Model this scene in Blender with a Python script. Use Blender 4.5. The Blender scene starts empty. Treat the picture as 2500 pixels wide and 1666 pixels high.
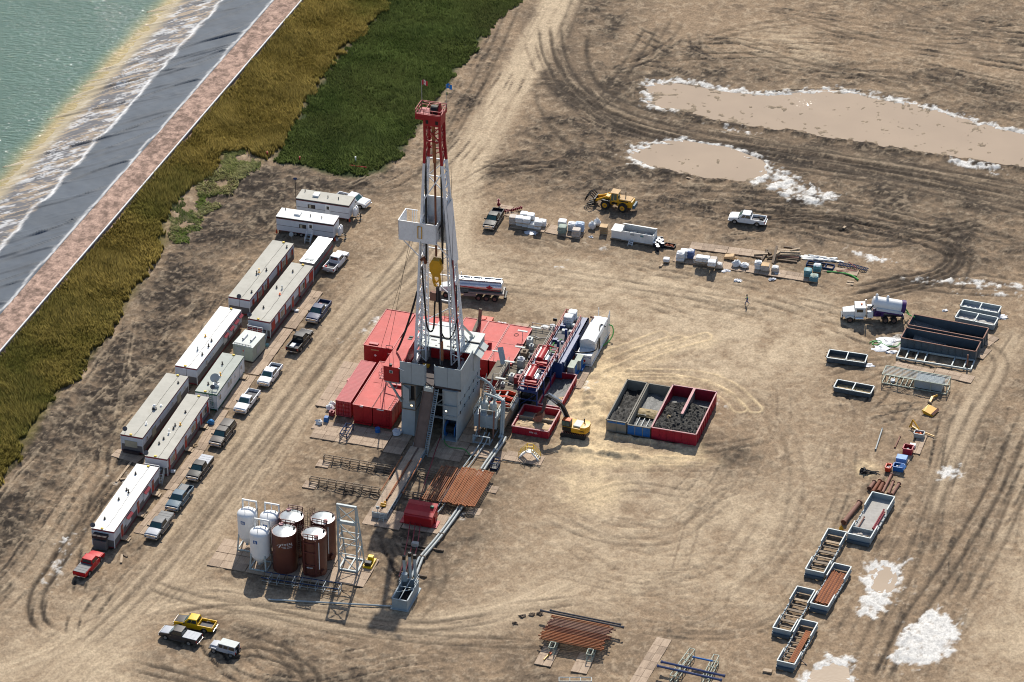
import bpy, bmesh, math, random
import numpy as np
from mathutils import Vector, Matrix
R = math.radians
random.seed(7)
scene = bpy.context.scene
col = scene.collection
# ------------------------------------------------------------------ camera
CAM_H, PITCH, FPX = 323.0, R(31.5), 9500.0          # metres above ground, pitch below horizon, focal length for a 2500 px wide frame
CAM_Y = -CAM_H / math.tan(PITCH)
cam = bpy.data.cameras.new('camera'); camo = bpy.data.objects.new('camera', cam); col.objects.link(camo)
camo.location = (0, CAM_Y, CAM_H); camo.rotation_euler = (math.pi/2 - PITCH, 0, 0)
cam.sensor_width = 36; cam.lens = 36 * FPX / 2500; cam.clip_start = 5; cam.clip_end = 6000
scene.camera = camo
# ------------------------------------------------------------------ sky and sun
SUN_EL, SUN_AZ = R(43), R(83.6)                      # azimuth as a math angle from +x towards +y (behind the scene)
w = bpy.data.worlds.new('World'); scene.world = w; w.use_nodes = True
wn = w.node_tree.nodes; bg = wn['Background']; sky = wn.new('ShaderNodeTexSky')
sky.sky_type = 'NISHITA'; sky.sun_disc = False; sky.sun_elevation = SUN_EL; sky.sun_rotation = math.pi/2 - SUN_AZ
sky.altitude = 500; sky.air_density = 1.0; sky.dust_density = 1.5
w.node_tree.links.new(sky.outputs[0], bg.inputs[0]); bg.inputs[1].default_value = 0.11
sl = bpy.data.lights.new('sun', 'SUN'); so = bpy.data.objects.new('sun', sl); col.objects.link(so)
sl.energy = 4.6; sl.angle = R(0.53); sl.color = (1.0, 0.945, 0.85)
sd = Vector((math.cos(SUN_EL)*math.cos(SUN_AZ), math.cos(SUN_EL)*math.sin(SUN_AZ), math.sin(SUN_EL)))
so.rotation_euler = sd.to_track_quat('Z', 'Y').to_euler()
scene.view_settings.view_transform = 'Standard'; scene.view_settings.look = 'None'
scene.view_settings.exposure = 0.22; scene.view_settings.gamma = 1.0
scene.render.engine = 'CYCLES'
scene.cycles.max_bounces = 4; scene.cycles.diffuse_bounces = 2; scene.cycles.glossy_bounces = 2
scene.cycles.transmission_bounces = 2; scene.cycles.transparent_max_bounces = 4
scene.cycles.sample_clamp_indirect = 3.0; scene.cycles.caustics_reflective = False; scene.cycles.caustics_refractive = False
scene.cycles.use_denoising = True; scene.cycles.filter_width = 1.05
# ------------------------------------------------------------------ survey: a sighted point (survey sheets of the site photograph) -> world
CS = dict(s=(0,0,1), d=(0,0,1/1.0625), a1=(950,200,5.2267), a2=(900,450,3.92), a3=(750,720,3.92), a4=(1100,720,3.92), a5=(950,850,3.92), a6=(480,1180,4.612),
          a7=(700,1050,3.4836), b1=(630,420,5.6), b2=(400,560,3.9208), b3=(260,860,4.6114), b4=(160,1080,4.3545), b5=(360,1460,7.61),
          b6=(1160,440,4.706), b7=(1600,500,4.278), b8=(1980,700,4.612), c1=(1950,950,3.92), c2=(1850,1250,3.769), c3=(1250,1450,3.9217),
          c4=(1450,880,5.8825), c5=(0,0,2.24), c6=(1000,0,2.6133), c7=(1500,100,2.353), c8=(0,900,2.0471), d1=(1440,900,6.92), e1=(880,760,2.56),
          e2=(1150,740,4.48), e3=(1150,900,4.075), e4=(2040,700,6.725), e5=(1400,440,6.725), f7=(1280,760,5.27), f8=(980,760,5.6), f6=(1500,540,8.406))
_c, _s = math.cos(PITCH), math.sin(PITCH)
def at(k, x, y, z=0.0):
    ox, oy, sc = CS[k]; px, py = ox + x/sc, oy + y/sc
    a, b = (px - 1250)/FPX, -(py - 833)/FPX
    t = (z - CAM_H)/(-_s + b*_c)
    return Vector((a*t, (_c + b*_s)*t + CAM_Y, z))
def ang(p, q):
    return math.atan2(q[1]-p[1], q[0]-p[0])
def fit(k, nl, nr, fl, z=0.0):
    """footprint frame from near-left, near-right, far-left corners seen at height z: (origin on the ground, rotz, width, length)"""
    A, B, C = at(k, *nl, z), at(k, *nr, z), at(k, *fl, z)
    a1 = ang(A, C) - math.pi/2; a2 = ang(A, B)
    d = (a2 - a1 + math.pi) % (2*math.pi) - math.pi
    rz = a1 if abs(d) > .5 else a1 + d*.4
    return Vector((A.x, A.y, 0)), rz, (B-A).length, (C-A).length
# ------------------------------------------------------------------ mesh builder
class MB:
    def __init__(s, T=None):
        s.v = []; s.f = []; s.m = []; s.T = T; s.mi = 0
    def add(s, vs, fs):
        n = len(s.v)
        if s.T is not None: vs = [s.T @ Vector(p) for p in vs]
        s.v.extend([tuple(p) for p in vs]); s.f.extend([tuple(i+n for i in f) for f in fs]); s.m.extend([s.mi]*len(fs)); return s
    def box(s, x0, x1, y0, y1, z0, z1):
        return s.add([(x0,y0,z0),(x1,y0,z0),(x1,y1,z0),(x0,y1,z0),(x0,y0,z1),(x1,y0,z1),(x1,y1,z1),(x0,y1,z1)],
                     [(0,3,2,1),(4,5,6,7),(0,1,5,4),(1,2,6,5),(2,3,7,6),(3,0,4,7)])
    def cbox(s, c, sx, sy, sz, rz=0.0):
        M = Matrix.Translation(c) @ Matrix.Rotation(rz, 4, 'Z'); h = (sx/2, sy/2, sz/2)
        vs = [M @ Vector((a*h[0], b*h[1], e*h[2])) for e in (-1,1) for a,b in ((-1,-1),(1,-1),(1,1),(-1,1))]
        return s.add(vs, [(0,3,2,1),(4,5,6,7),(0,1,5,4),(1,2,6,5),(2,3,7,6),(3,0,4,7)])
    def beam(s, p, q, w, h=None, up=(0,0,1)):
        p, q = Vector(p), Vector(q); h = h or w; d = (q-p)
        if d.length < 1e-6: return s
        d.normalize(); u = Vector(up)
        if abs(d.dot(u)) > .98: u = Vector((0,1,0)) if abs(d.y) < .9 else Vector((1,0,0))
        r = d.cross(u).normalized(); u = r.cross(d)
        r = r*w/2; u = u*h/2
        vs = [p-r-u, p+r-u, p+r+u, p-r+u, q-r-u, q+r-u, q+r+u, q-r+u]
        return s.add(vs, [(0,1,2,3),(7,6,5,4),(0,4,5,1),(1,5,6,2),(2,6,7,3),(3,7,4,0)])
    def cyl(s, p, q, r, n=12, r2=None, caps=True):
        p, q = Vector(p), Vector(q); d = (q-p).normalized(); r2 = r if r2 is None else r2
        u = Vector((0,0,1)) if abs(d.z) < .9 else Vector((1,0,0))
        a = d.cross(u).normalized(); b = a.cross(d)
        vs = []
        for c, rr in ((p, r), (q, r2)):
            for i in range(n):
                t = 2*math.pi*i/n; vs.append(c + (a*math.cos(t) + b*math.sin(t))*rr)
        fs = [(i, i+n, (i+1) % n + n, (i+1) % n) for i in range(n)]
        if caps: fs += [tuple(range(n)), tuple(range(2*n-1, n-1, -1))]
        return s.add(vs, fs)
    def tube(s, pts, r, n=6):
        pts = [Vector(p) for p in pts]; vs = []; k = len(pts)
        for i, p in enumerate(pts):
            d = (pts[min(i+1,k-1)] - pts[max(i-1,0)]).normalized()
            u = Vector((0,0,1)) if abs(d.z) < .9 else Vector((1,0,0))
            a = d.cross(u).normalized(); b = a.cross(d)
            for j in range(n):
                t = 2*math.pi*j/n; vs.append(p + (a*math.cos(t) + b*math.sin(t))*r)
        fs = [(i*n+j, i*n+(j+1) % n, (i+1)*n+(j+1) % n, (i+1)*n+j) for i in range(k-1) for j in range(n)]
        fs += [tuple(range(n-1,-1,-1)), tuple((k-1)*n+j for j in range(n))]
        return s.add(vs, fs)
    def lathe(s, prof, n=24, c=(0,0,0)):
        vs = []; k = len(prof)
        for r, z in prof:
            for j in range(n):
                t = 2*math.pi*j/n; vs.append((c[0]+r*math.cos(t), c[1]+r*math.sin(t), c[2]+z))
        fs = [(i*n+j, i*n+(j+1) % n, (i+1)*n+(j+1) % n, (i+1)*n+j) for i in range(k-1) for j in range(n)]
        if prof[0][0] > 1e-4: fs.append(tuple(range(n-1,-1,-1)))
        if prof[-1][0] > 1e-4: fs.append(tuple((k-1)*n+j for j in range(n)))
        return s.add(vs, fs)
    def prism(s, poly, a0, a1, axis='z'):
        """poly: 2D points; axis z -> (x,y), axis x -> (y,z), axis y -> (x,z)"""
        def P(u, v, a): return {'z': (u,v,a), 'x': (a,u,v), 'y': (u,a,v)}[axis]
        n = len(poly); vs = [P(u,v,a0) for u,v in poly] + [P(u,v,a1) for u,v in poly]
        return s.add(vs, [tuple(range(n-1,-1,-1)), tuple(range(n,2*n))] + [(i, (i+1) % n, (i+1) % n+n, i+n) for i in range(n)])
    def quad(s, *p): return s.add(p, [tuple(range(len(p)))])
    def loft(s, rings, close=True, caps=True):
        n = len(rings[0]); vs = [p for r in rings for p in r]
        m = n if close else n-1
        fs = [(i*n+j, i*n+(j+1) % n, (i+1)*n+(j+1) % n, (i+1)*n+j) for i in range(len(rings)-1) for j in range(m)]
        if caps: fs += [tuple(range(n-1,-1,-1)), tuple((len(rings)-1)*n+j for j in range(n))]
        return s.add(vs, fs)
    def blob(s, c, rx, ry, rz, n=10, m=6, amp=.0, seed=0, flat=None):
        rnd = random.Random(seed); vs = []; c = Vector(c)
        for i in range(m+1):
            ph = math.pi*i/m
            for j in range(n):
                t = 2*math.pi*j/n; k = 1 + amp*(rnd.random()-.5)*2
                z = math.cos(ph)*rz*k
                if flat is not None: z = max(z, flat)
                vs.append(c + Vector((rx*k*math.sin(ph)*math.cos(t), ry*k*math.sin(ph)*math.sin(t), z)))
        return s.add(vs, [((i+1)*n+j, (i+1)*n+(j+1) % n, i*n+(j+1) % n, i*n+j) for i in range(m) for j in range(n)])
    def rail(s, pts, h=1.05, step=1.8, r=.035, mids=1, z0=0):
        """a handrail along pts: posts, top rail, mid rails"""
        pts = [Vector(p) for p in pts]; up = Vector((0,0,1))
        for a, b in zip(pts, pts[1:]):
            n = max(1, round((b-a).length/step))
            for i in range(n+1): p = a.lerp(b, i/n); s.beam(p + up*z0, p+up*h, r*1.6)
            for k in range(mids+1):
                z = h - k*(h*.5); s.beam(a+up*z, b+up*z, r*1.8)
        return s
    def build(s, name, mat, parent=None, smooth=False, bevel=0.0, seg=2):
        me = bpy.data.meshes.new(name); me.from_pydata(s.v, [], s.f)
        mats = mat if isinstance(mat, (list, tuple)) else [mat]
        for m_ in mats: me.materials.append(M[m_] if isinstance(m_, str) else m_)
        if len(mats) > 1: me.polygons.foreach_set('material_index', s.m)
        bm = bmesh.new(); bm.from_mesh(me)
        bmesh.ops.recalc_face_normals(bm, faces=bm.faces)
        if bevel > 0:
            es = [e for e in bm.edges if len(e.link_faces) == 2 and e.calc_face_angle(0) > .5]
            bmesh.ops.bevel(bm, geom=es, offset=bevel, segments=seg, profile=.7, affect='EDGES', clamp_overlap=True)
        bm.to_mesh(me); bm.free()
        if smooth: me.polygons.foreach_set('use_smooth', [True]*len(me.polygons)); me.set_sharp_from_angle(angle=R(38))
        me.update()
        o = bpy.data.objects.new(name, me); col.objects.link(o)
        if parent is not None: o.parent = parent
        return o
def _kk(kind):
    def f(name, mat, parent, *a, smooth=False, bevel=0.0, seg=2):
        mb = MB(); getattr(mb, kind)(*a); return mb.build(name, mat, parent, smooth, bevel, seg)
    return f
kbox, kcyl, kbeam, kprism, kquad, ktube, klathe, kblob, krail = [_kk(k) for k in 'box cyl beam prism quad tube lathe blob rail'.split()]
def thing(name, label, cat, loc=(0,0,0), rz=0.0, group=None):
    o = bpy.data.objects.new(name, None); col.objects.link(o); o.empty_display_size = .3
    o.location = loc; o.rotation_euler = (0,0,rz); o['label'] = label; o['category'] = cat
    if group: o['group'] = group
    return o
def tag(o, label=None, cat=None, group=None, kind=None, loc=None, rz=None):
    if label: o['label'] = label
    if cat: o['category'] = cat
    if group: o['group'] = group
    if kind: o['kind'] = kind
    if loc is not None: o.location = loc
    if rz is not None: o.rotation_euler = (0,0,rz)
    return o
def copy_tree(o, parent=None, swap=None):
    c = o.copy(); col.objects.link(c); c.parent = parent
    if swap and c.type == 'MESH':
        for i, sl_ in enumerate(c.material_slots):
            nm = sl_.material.name
            if nm in swap: sl_.link = 'OBJECT'; sl_.material = M[swap[nm]]
    for ch in list(o.children): copy_tree(ch, c, swap)
    return c
def text_mesh(name, body, mat, parent, size, T, depth=.012, align='CENTER'):
    cu = bpy.data.curves.new(name, 'FONT'); cu.body = body; cu.size = size; cu.extrude = depth; cu.align_x = align; cu.align_y = 'CENTER'
    cu.resolution_u = 2
    t = bpy.data.objects.new(name, cu); col.objects.link(t)
    bpy.context.view_layer.update()
    me = bpy.data.meshes.new_from_object(t.evaluated_get(bpy.context.evaluated_depsgraph_get())); me.name = name
    bpy.data.objects.remove(t); bpy.data.curves.remove(cu)
    me.transform(T); me.materials.clear(); me.materials.append(M[mat])
    o = bpy.data.objects.new(name, me); col.objects.link(o); o.parent = parent
    return o
def face_T(o, right, up):
    """matrix that lays x/y text on the plane at o spanned by right and up"""
    r = Vector(right).normalized(); u = Vector(up).normalized(); n = r.cross(u)
    m = Matrix((r, u, n)).transposed().to_4x4(); m.translation = o
    return m
# ------------------------------------------------------------------ materials
M = {}
def new_mat(name):
    m = bpy.data.materials.new(name); m.use_nodes = True; M[name] = m
    nt = m.node_tree; return m, nt, nt.nodes, nt.links, nt.nodes['Principled BSDF']
def paint(name, c, rough=.5, metal=0.0, var=.18, scale=.8, dirt=.25, dcol=(.22,.17,.12), bump=.0, bscale=8., spec=.3, coat=0.0):
    """painted / weathered surface: tonal drift, patchy dirt, light relief"""
    m, nt, N, L, b = new_mat(name)
    tc = N.new('ShaderNodeTexCoord'); oi = N.new('ShaderNodeObjectInfo')
    ad = N.new('ShaderNodeVectorMath'); ad.operation = 'ADD'
    mu = N.new('ShaderNodeVectorMath'); mu.operation = 'SCALE'; mu.inputs['Scale'].default_value = 37.
    L.new(oi.outputs['Random'], mu.inputs[0]); L.new(tc.outputs['Object'], ad.inputs[0]); L.new(mu.outputs[0], ad.inputs[1])
    n1 = N.new('ShaderNodeTexNoise'); n1.inputs['Scale'].default_value = scale; n1.inputs['Detail'].default_value = 6; n1.inputs['Roughness'].default_value = .62
    L.new(ad.outputs[0], n1.inputs['Vector'])
    mr = N.new('ShaderNodeMapRange'); mr.inputs[1].default_value = .25; mr.inputs[2].default_value = .75
    mr.inputs[3].default_value = 1-var; mr.inputs[4].default_value = 1+var
    L.new(n1.outputs[0], mr.inputs[0])
    hs = N.new('ShaderNodeMix'); hs.data_type = 'RGBA'; hs.blend_type = 'MULTIPLY'; hs.inputs[0].default_value = 1
    hs.inputs[6].default_value = (*c, 1); L.new(mr.outputs[0], hs.inputs[7])
    n2 = N.new('ShaderNodeTexNoise'); n2.inputs['Scale'].default_value = scale*2.7; n2.inputs['Detail'].default_value = 8; n2.inputs['Roughness'].default_value = .7
    L.new(ad.outputs[0], n2.inputs['Vector'])
    r2 = N.new('ShaderNodeMapRange'); r2.inputs[1].default_value = .5; r2.inputs[2].default_value = .78; r2.inputs[4].default_value = dirt
    L.new(n2.outputs[0], r2.inputs[0])
    mx = N.new('ShaderNodeMix'); mx.data_type = 'RGBA'; L.new(r2.outputs[0], mx.inputs[0]); L.new(hs.outputs[2], mx.inputs[6]); mx.inputs[7].default_value = (*dcol, 1)
    L.new(mx.outputs[2], b.inputs['Base Color'])
    rr = N.new('ShaderNodeMapRange'); rr.inputs[3].default_value = max(.05, rough-.1); rr.inputs[4].default_value = min(1, rough+.15)
    L.new(n2.outputs[0], rr.inputs[0]); L.new(rr.outputs[0], b.inputs['Roughness'])
    b.inputs['Metallic'].default_value = metal; b.inputs['Specular IOR Level'].default_value = spec
    if coat: b.inputs['Coat Weight'].default_value = coat; b.inputs['Coat Roughness'].default_value = .12
    if bump:
        n3 = N.new('ShaderNodeTexNoise'); n3.inputs['Scale'].default_value = bscale; n3.inputs['Detail'].default_value = 4
        L.new(ad.outputs[0], n3.inputs['Vector'])
        bp = N.new('ShaderNodeBump'); bp.inputs['Strength'].default_value = bump; bp.inputs['Distance'].default_value = .06
        L.new(n3.outputs[0], bp.inputs['Height']); L.new(bp.outputs[0], b.inputs['Normal'])
    return m
def wood(name, c1, c2, rough=.85):
    m, nt, N, L, b = new_mat(name)
    tc = N.new('ShaderNodeTexCoord'); mp = N.new('ShaderNodeMapping'); mp.inputs['Scale'].default_value = (6, .5, 6)
    L.new(tc.outputs['Object'], mp.inputs[0])
    n1 = N.new('ShaderNodeTexNoise'); n1.inputs['Scale'].default_value = 1.0; n1.inputs['Detail'].default_value = 6; L.new(mp.outputs[0], n1.inputs['Vector'])
    n2 = N.new('ShaderNodeTexNoise'); n2.inputs['Scale'].default_value = .9; n2.inputs['Detail'].default_value = 7; n2.inputs['Roughness'].default_value = .7; L.new(tc.outputs['Object'], n2.inputs['Vector'])
    a = N.new('ShaderNodeMath'); a.operation = 'MULTIPLY_ADD'; a.inputs[1].default_value = .5; L.new(n1.outputs[0], a.inputs[0])
    h = N.new('ShaderNodeMath'); h.operation = 'MULTIPLY'; h.inputs[1].default_value = .5; L.new(n2.outputs[0], h.inputs[0]); L.new(h.outputs[0], a.inputs[2])
    r = N.new('ShaderNodeMapRange'); r.inputs[1].default_value = .36; r.inputs[2].default_value = .64; L.new(a.outputs[0], r.inputs[0])
    mx = N.new('ShaderNodeMix'); mx.data_type = 'RGBA'; mx.inputs[6].default_value = (*c1, 1); mx.inputs[7].default_value = (*c2, 1)
    L.new(r.outputs[0], mx.inputs[0]); L.new(mx.outputs[2], b.inputs['Base Color']); b.inputs['Roughness'].default_value = rough
    bp = N.new('ShaderNodeBump'); bp.inputs['Strength'].default_value = .3; bp.inputs['Distance'].default_value = .03
    L.new(n1.outputs[0], bp.inputs['Height']); L.new(bp.outputs[0], b.inputs['Normal'])
    return m
MUD = (.2,.155,.11)
paint('white_paint', (.72,.73,.72), .45, dirt=.22, dcol=(.42,.37,.3))
paint('white_clean', (.8,.8,.79), .4, var=.06, dirt=.08, dcol=(.5,.46,.4))
paint('trailer_white', (.62,.64,.67), .5, var=.08, dirt=.2, dcol=(.4,.36,.3))
paint('white_roof', (.82,.81,.77), .75, var=.05, dirt=.12, dcol=(.5,.46,.38), scale=.4)
paint('grey_roof', (.47,.45,.39), .8, var=.12, dirt=.35, dcol=(.3,.28,.23), scale=.35)
paint('green_roof', (.43,.45,.40), .8, var=.12, dirt=.3, dcol=(.3,.29,.24), scale=.35)
paint('trailer_grey', (.14,.13,.13), .7, var=.15, dirt=.3, dcol=MUD)
paint('trim_red', (.22,.02,.03), .5, dirt=.15)
paint('door_red', (.38,.03,.02), .5, dirt=.1)
paint('trim_green', (.02,.12,.07), .5, dirt=.15)
paint('dark_trim', (.045,.03,.03), .6)
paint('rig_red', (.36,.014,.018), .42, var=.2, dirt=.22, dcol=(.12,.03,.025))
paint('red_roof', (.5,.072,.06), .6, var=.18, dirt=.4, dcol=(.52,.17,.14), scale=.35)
paint('container_red', (.42,.05,.06), .5, var=.14, dirt=.2, dcol=(.25,.06,.05))
paint('rig_grey', (.36,.41,.425), .5, var=.12, dirt=.22, dcol=(.2,.2,.19), scale=.5)
paint('rig_pale', (.52,.55,.52), .55, var=.08, dirt=.2, dcol=(.4,.38,.33))
paint('mast_white', (.78,.8,.82), .4, var=.1, dirt=.25, dcol=(.3,.22,.16), scale=1.2)
paint('mast_red', (.33,.016,.022), .45, var=.2, dirt=.2, dcol=(.12,.04,.03))
paint('handrail_red', (.38,.06,.06), .5, dirt=.2, dcol=(.3,.12,.1))
paint('handrail_grey', (.34,.32,.28), .6, dirt=.35)
paint('deck_brown', (.17,.145,.11), .85, var=.25, dirt=.4, dcol=(.3,.25,.19), scale=1.2)
paint('deck_dark', (.055,.055,.065), .6, var=.3, dirt=.4, dcol=(.16,.15,.14), scale=1.4)
paint('floor_dark', (.06,.045,.045), .7, var=.3, dirt=.3)
paint('ramp_brown', (.19,.125,.095), .75, var=.25, dirt=.45, dcol=(.24,.17,.13), scale=.9)
paint('tank_blue', (.02,.05,.17), .4, var=.2, dirt=.15)
paint('bin_blue', (.02,.13,.38), .5, var=.15, dirt=.25)
paint('frame_blue', (.012,.03,.085), .7, dirt=.2, spec=.1)
paint('steel_grey', (.33,.36,.36), .5, metal=.0, var=.15, dirt=.3, dcol=(.26,.22,.17))
paint('bin_grey', (.3,.35,.37), .55, var=.15, dirt=.35, dcol=(.25,.2,.15))
paint('tank_slate', (.075,.1,.12), .5, var=.2, dirt=.3, dcol=(.1,.07,.05))
paint('bin_red', (.34,.012,.03), .5, var=.2, dirt=.3, dcol=(.2,.05,.05))
paint('bin_rim', (.5,.25,.25), .6, var=.2, dirt=.3)
paint('bin_concrete', (.25,.23,.19), .8, var=.2, dirt=.5, dcol=(.34,.27,.19))
paint('sludge', (.035,.033,.03), .72, var=.5, dirt=.6, dcol=(.1,.095,.085), bump=.9, bscale=2.2, scale=2.0, spec=.25)
paint('sludge_grey', (.13,.13,.125), .6, var=.35, dirt=.6, dcol=(.5,.5,.48), bump=.6, bscale=3., scale=1.6)
paint('sludge_tan', (.3,.22,.1), .6, var=.4, dirt=.6, dcol=(.12,.09,.05), bump=.8, bscale=4., scale=2.5)
paint('white_powder', (.75,.75,.72), .9, var=.15, dirt=.3, dcol=(.45,.4,.33), bump=.5)
paint('sand', (.55,.41,.25), .95, var=.12, dirt=.35, dcol=(.42,.3,.18), bump=.7, bscale=2.5, scale=1.0)
paint('tank_brown', (.115,.03,.018), .42, var=.2, dirt=.25, dcol=(.15,.05,.03), scale=.5, spec=.6)
paint('tank_rail', (.12,.03,.025), .5, dirt=.2)
paint('galvanised', (.36,.38,.39), .33, metal=.9, var=.25, dirt=.2, dcol=(.2,.2,.2), scale=.5)
paint('galv_frame', (.4,.45,.45), .45, var=.1, dirt=.2, dcol=(.25,.22,.18))
paint('silver_metal', (.62,.64,.67), .28, metal=.9, var=.08, dirt=.12, scale=.5)
paint('pipe_rust', (.34,.125,.05), .7, var=.4, dirt=.5, dcol=(.16,.06,.03), scale=1.5)
paint('pipe_rust_dark', (.2,.07,.035), .7, var=.35, dirt=.4, dcol=(.1,.05,.035), scale=1.5)
paint('pipe_brown', (.24,.12,.085), .7, var=.25, dirt=.4, dcol=(.14,.07,.05))
paint('pipe_grey', (.35,.37,.36), .45, var=.12, dirt=.3, dcol=(.25,.22,.18))
paint('pipe_dark', (.06,.06,.07), .4, var=.2, dirt=.25, metal=.3)
paint('pipe_red', (.25,.03,.04), .5, dirt=.25)
paint('frame_rust', (.22,.17,.12), .75, var=.25, dirt=.45, dcol=(.13,.08,.05))
paint('frame_green', (.36,.4,.33), .6, var=.15, dirt=.35)
paint('yellow_machine', (.62,.32,.018), .4, var=.12, dirt=.25, dcol=(.35,.22,.08))
paint('yellow_bright', (.78,.5,.01), .4, var=.08, dirt=.12)
paint('orange', (.62,.12,.02), .5, dirt=.2)
paint('orange_red', (.6,.06,.02), .5, dirt=.15)
paint('black', (.012,.012,.013), .5, var=.3, dirt=.15, dcol=(.08,.07,.06))
paint('rubber', (.022,.021,.021), .85, var=.3, dirt=.45, dcol=(.13,.1,.075), scale=2.)
paint('rim_steel', (.42,.42,.42), .35, metal=.7, dirt=.3)
paint('rim_brown', (.2,.12,.09), .6, dirt=.3)
paint('chrome', (.75,.75,.75), .14, metal=1.0, var=.05, dirt=.1)
paint('headlight', (.75,.77,.78), .12, var=.05, dirt=.05)
paint('taillight', (.4,.01,.01), .25, var=.05, dirt=.05)
paint('glass_dark', (.012,.022,.022), .06, var=.2, dirt=.08, spec=.8)
paint('glass_teal', (.03,.09,.085), .06, var=.2, dirt=.08, spec=.8)
paint('window_glass', (.05,.05,.045), .08, var=.2, dirt=.1, spec=.7)
paint('blind', (.42,.38,.28), .7)
paint('bag_white', (.72,.73,.73), .6, var=.14, dirt=.3, dcol=(.5,.47,.42), bump=.8, bscale=5., scale=2.5)
paint('bag_tan', (.55,.48,.41), .7, var=.15, dirt=.3, bump=.7, bscale=5., scale=2.5)
paint('bag_blue', (.45,.55,.68), .5, var=.15, dirt=.2, bump=.6, bscale=5., scale=2.5)
paint('bag_navy', (.1,.15,.32), .5, var=.2, dirt=.2, bump=.6, bscale=5.)
paint('bag_teal', (.14,.3,.33), .5, var=.2, dirt=.2, bump=.4, bscale=5.)
paint('bag_green', (.3,.36,.3), .6, var=.15, dirt=.2, bump=.6, bscale=5.)
paint('tarp', (.6,.61,.64), .5, var=.15, dirt=.2, bump=1., bscale=3.)
paint('cardboard', (.48,.3,.13), .85, dirt=.2)
paint('box_tan', (.6,.42,.24), .85, dirt=.15)
paint('barrel_blue', (.015,.03,.12), .35, dirt=.1)
paint('barrel_black', (.012,.016,.03), .35, dirt=.1)
paint('hose_green', (.06,.32,.06), .45, dirt=.15)
paint('hose_black', (.015,.015,.016), .5, dirt=.1)
paint('cloth_blue', (.02,.06,.2), .85, dirt=.1)
paint('vest', (.35,.5,.1), .8, dirt=.05)
paint('skin', (.35,.2,.14), .6, dirt=.05)
paint('brick_clay', (.32,.1,.05), .85)
paint('flag_red', (.5,.03,.05), .8, dirt=.05)
paint('flag_white', (.75,.75,.75), .8, dirt=.05)
paint('flag_blue', (.02,.2,.6), .8, dirt=.05)
paint('sign_blue', (.02,.1,.32), .5, dirt=.1)
paint('lettering', (.8,.8,.8), .5, var=.05, dirt=.1)
paint('lettering_dark', (.015,.02,.03), .5, var=.05, dirt=.1)
paint('lettering_blue', (.02,.07,.3), .5, var=.05, dirt=.1)
paint('lettering_red', (.42,.015,.02), .5, var=.05, dirt=.1)
paint('concrete', (.4,.38,.35), .9, dirt=.3)
paint('lamp_lens', (.75,.66,.45), .3, dirt=.0)
wood('mat_wood', (.3,.212,.145), (.48,.362,.255))
wood('mat_wood_dark', (.22,.155,.105), (.38,.28,.195))
wood('plank', (.3,.22,.14), (.5,.38,.26))
wood('timber_dark', (.07,.05,.035), (.2,.14,.09))
for nm, c in dict(car_white=(.74,.75,.76), car_black=(.016,.016,.018), car_grey=(.12,.125,.13), car_blue=(.015,.035,.1), car_teal=(.05,.11,.16), car_red=(.5,.006,.012),
                  car_yellow=(.78,.46,.005), car_brown=(.06,.05,.046), car_silver=(.4,.42,.46), car_tan=(.3,.27,.24)).items():
    paint(nm, c, .45, var=.05, dirt=.16, dcol=(.16,.13,.1), spec=.25)
paint('red_roof2', (.38,.05,.055), .55, var=.12, dirt=.2, dcol=(.55,.3,.28))
paint('red_roof3', (.42,.035,.035), .45, var=.12, dirt=.15, dcol=(.5,.15,.13))
paint('tarp_white', (.74,.75,.74), .6, var=.08, dirt=.2, dcol=(.5,.5,.48), bump=.4, bscale=1.5)
m_, nt_0, N_, L_, b_0 = new_mat('lamp_lit'); b_0.inputs['Base Color'].default_value = (.8,.7,.5,1); b_0.inputs['Emission Color'].default_value = (1,.8,.45,1); b_0.inputs['Emission Strength'].default_value = 3.0
paint('sign_sky', (.1,.28,.6), .5, dirt=.15)
paint('bin_blue2', (.12,.28,.6), .5, dirt=.15)
paint('bag_blue2', (.05,.25,.55), .5, dirt=.15)
paint('pipe_blue', (.05,.07,.16), .35, metal=.5, dirt=.2)
paint('bin_pale', (.5,.5,.48), .8, dirt=.25)
paint('trailer_dark', (.1,.105,.115), .45, var=.12, dirt=.2)
# ------------------------------------------------------------------ noise on arrays
def vnoise(x, y, seed):
    rs = np.random.RandomState(seed); tb = rs.rand(256, 256).astype(np.float32)
    xi = np.floor(x).astype(np.int64); yi = np.floor(y).astype(np.int64); fx = (x-xi).astype(np.float32); fy = (y-yi).astype(np.float32)
    fx = fx*fx*(3-2*fx); fy = fy*fy*(3-2*fy)
    x0, x1, y0, y1 = xi & 255, (xi+1) & 255, yi & 255, (yi+1) & 255
    return (tb[x0,y0]*(1-fx) + tb[x1,y0]*fx)*(1-fy) + (tb[x0,y1]*(1-fx) + tb[x1,y1]*fx)*fy
def fbm(x, y, sc, seed, octv=4, gain=.55):
    a, s, t = 1., 0., 0.; f = sc
    for i in range(octv):
        s = s + a*vnoise(x*f + 17.3*i, y*f - 9.1*i, seed+i); t += a; a *= gain; f *= 2.03
    return s/t
def sstep(a, b, x): t = np.clip((x-a)/(b-a), 0, 1); return t*t*(3-2*t)
def W2(k, pts, z=0.0): return np.array([[at(k, *p, z).x, at(k, *p, z).y] for p in pts])
def smooth_line(P, n=8):
    """Catmull-Rom through the points"""
    P = np.asarray(P); Q = np.vstack([2*P[0]-P[1], P, 2*P[-1]-P[-2]]); out = []
    for i in range(1, len(Q)-2):
        for t in np.linspace(0, 1, n, endpoint=False):
            a, b, c, d = Q[i-1:i+3]
            out.append(.5*((2*b)+(-a+c)*t+(2*a-5*b+4*c-d)*t*t+(-a+3*b-3*c+d)*t**3))
    out.append(P[-1]); return np.array(out)
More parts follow.
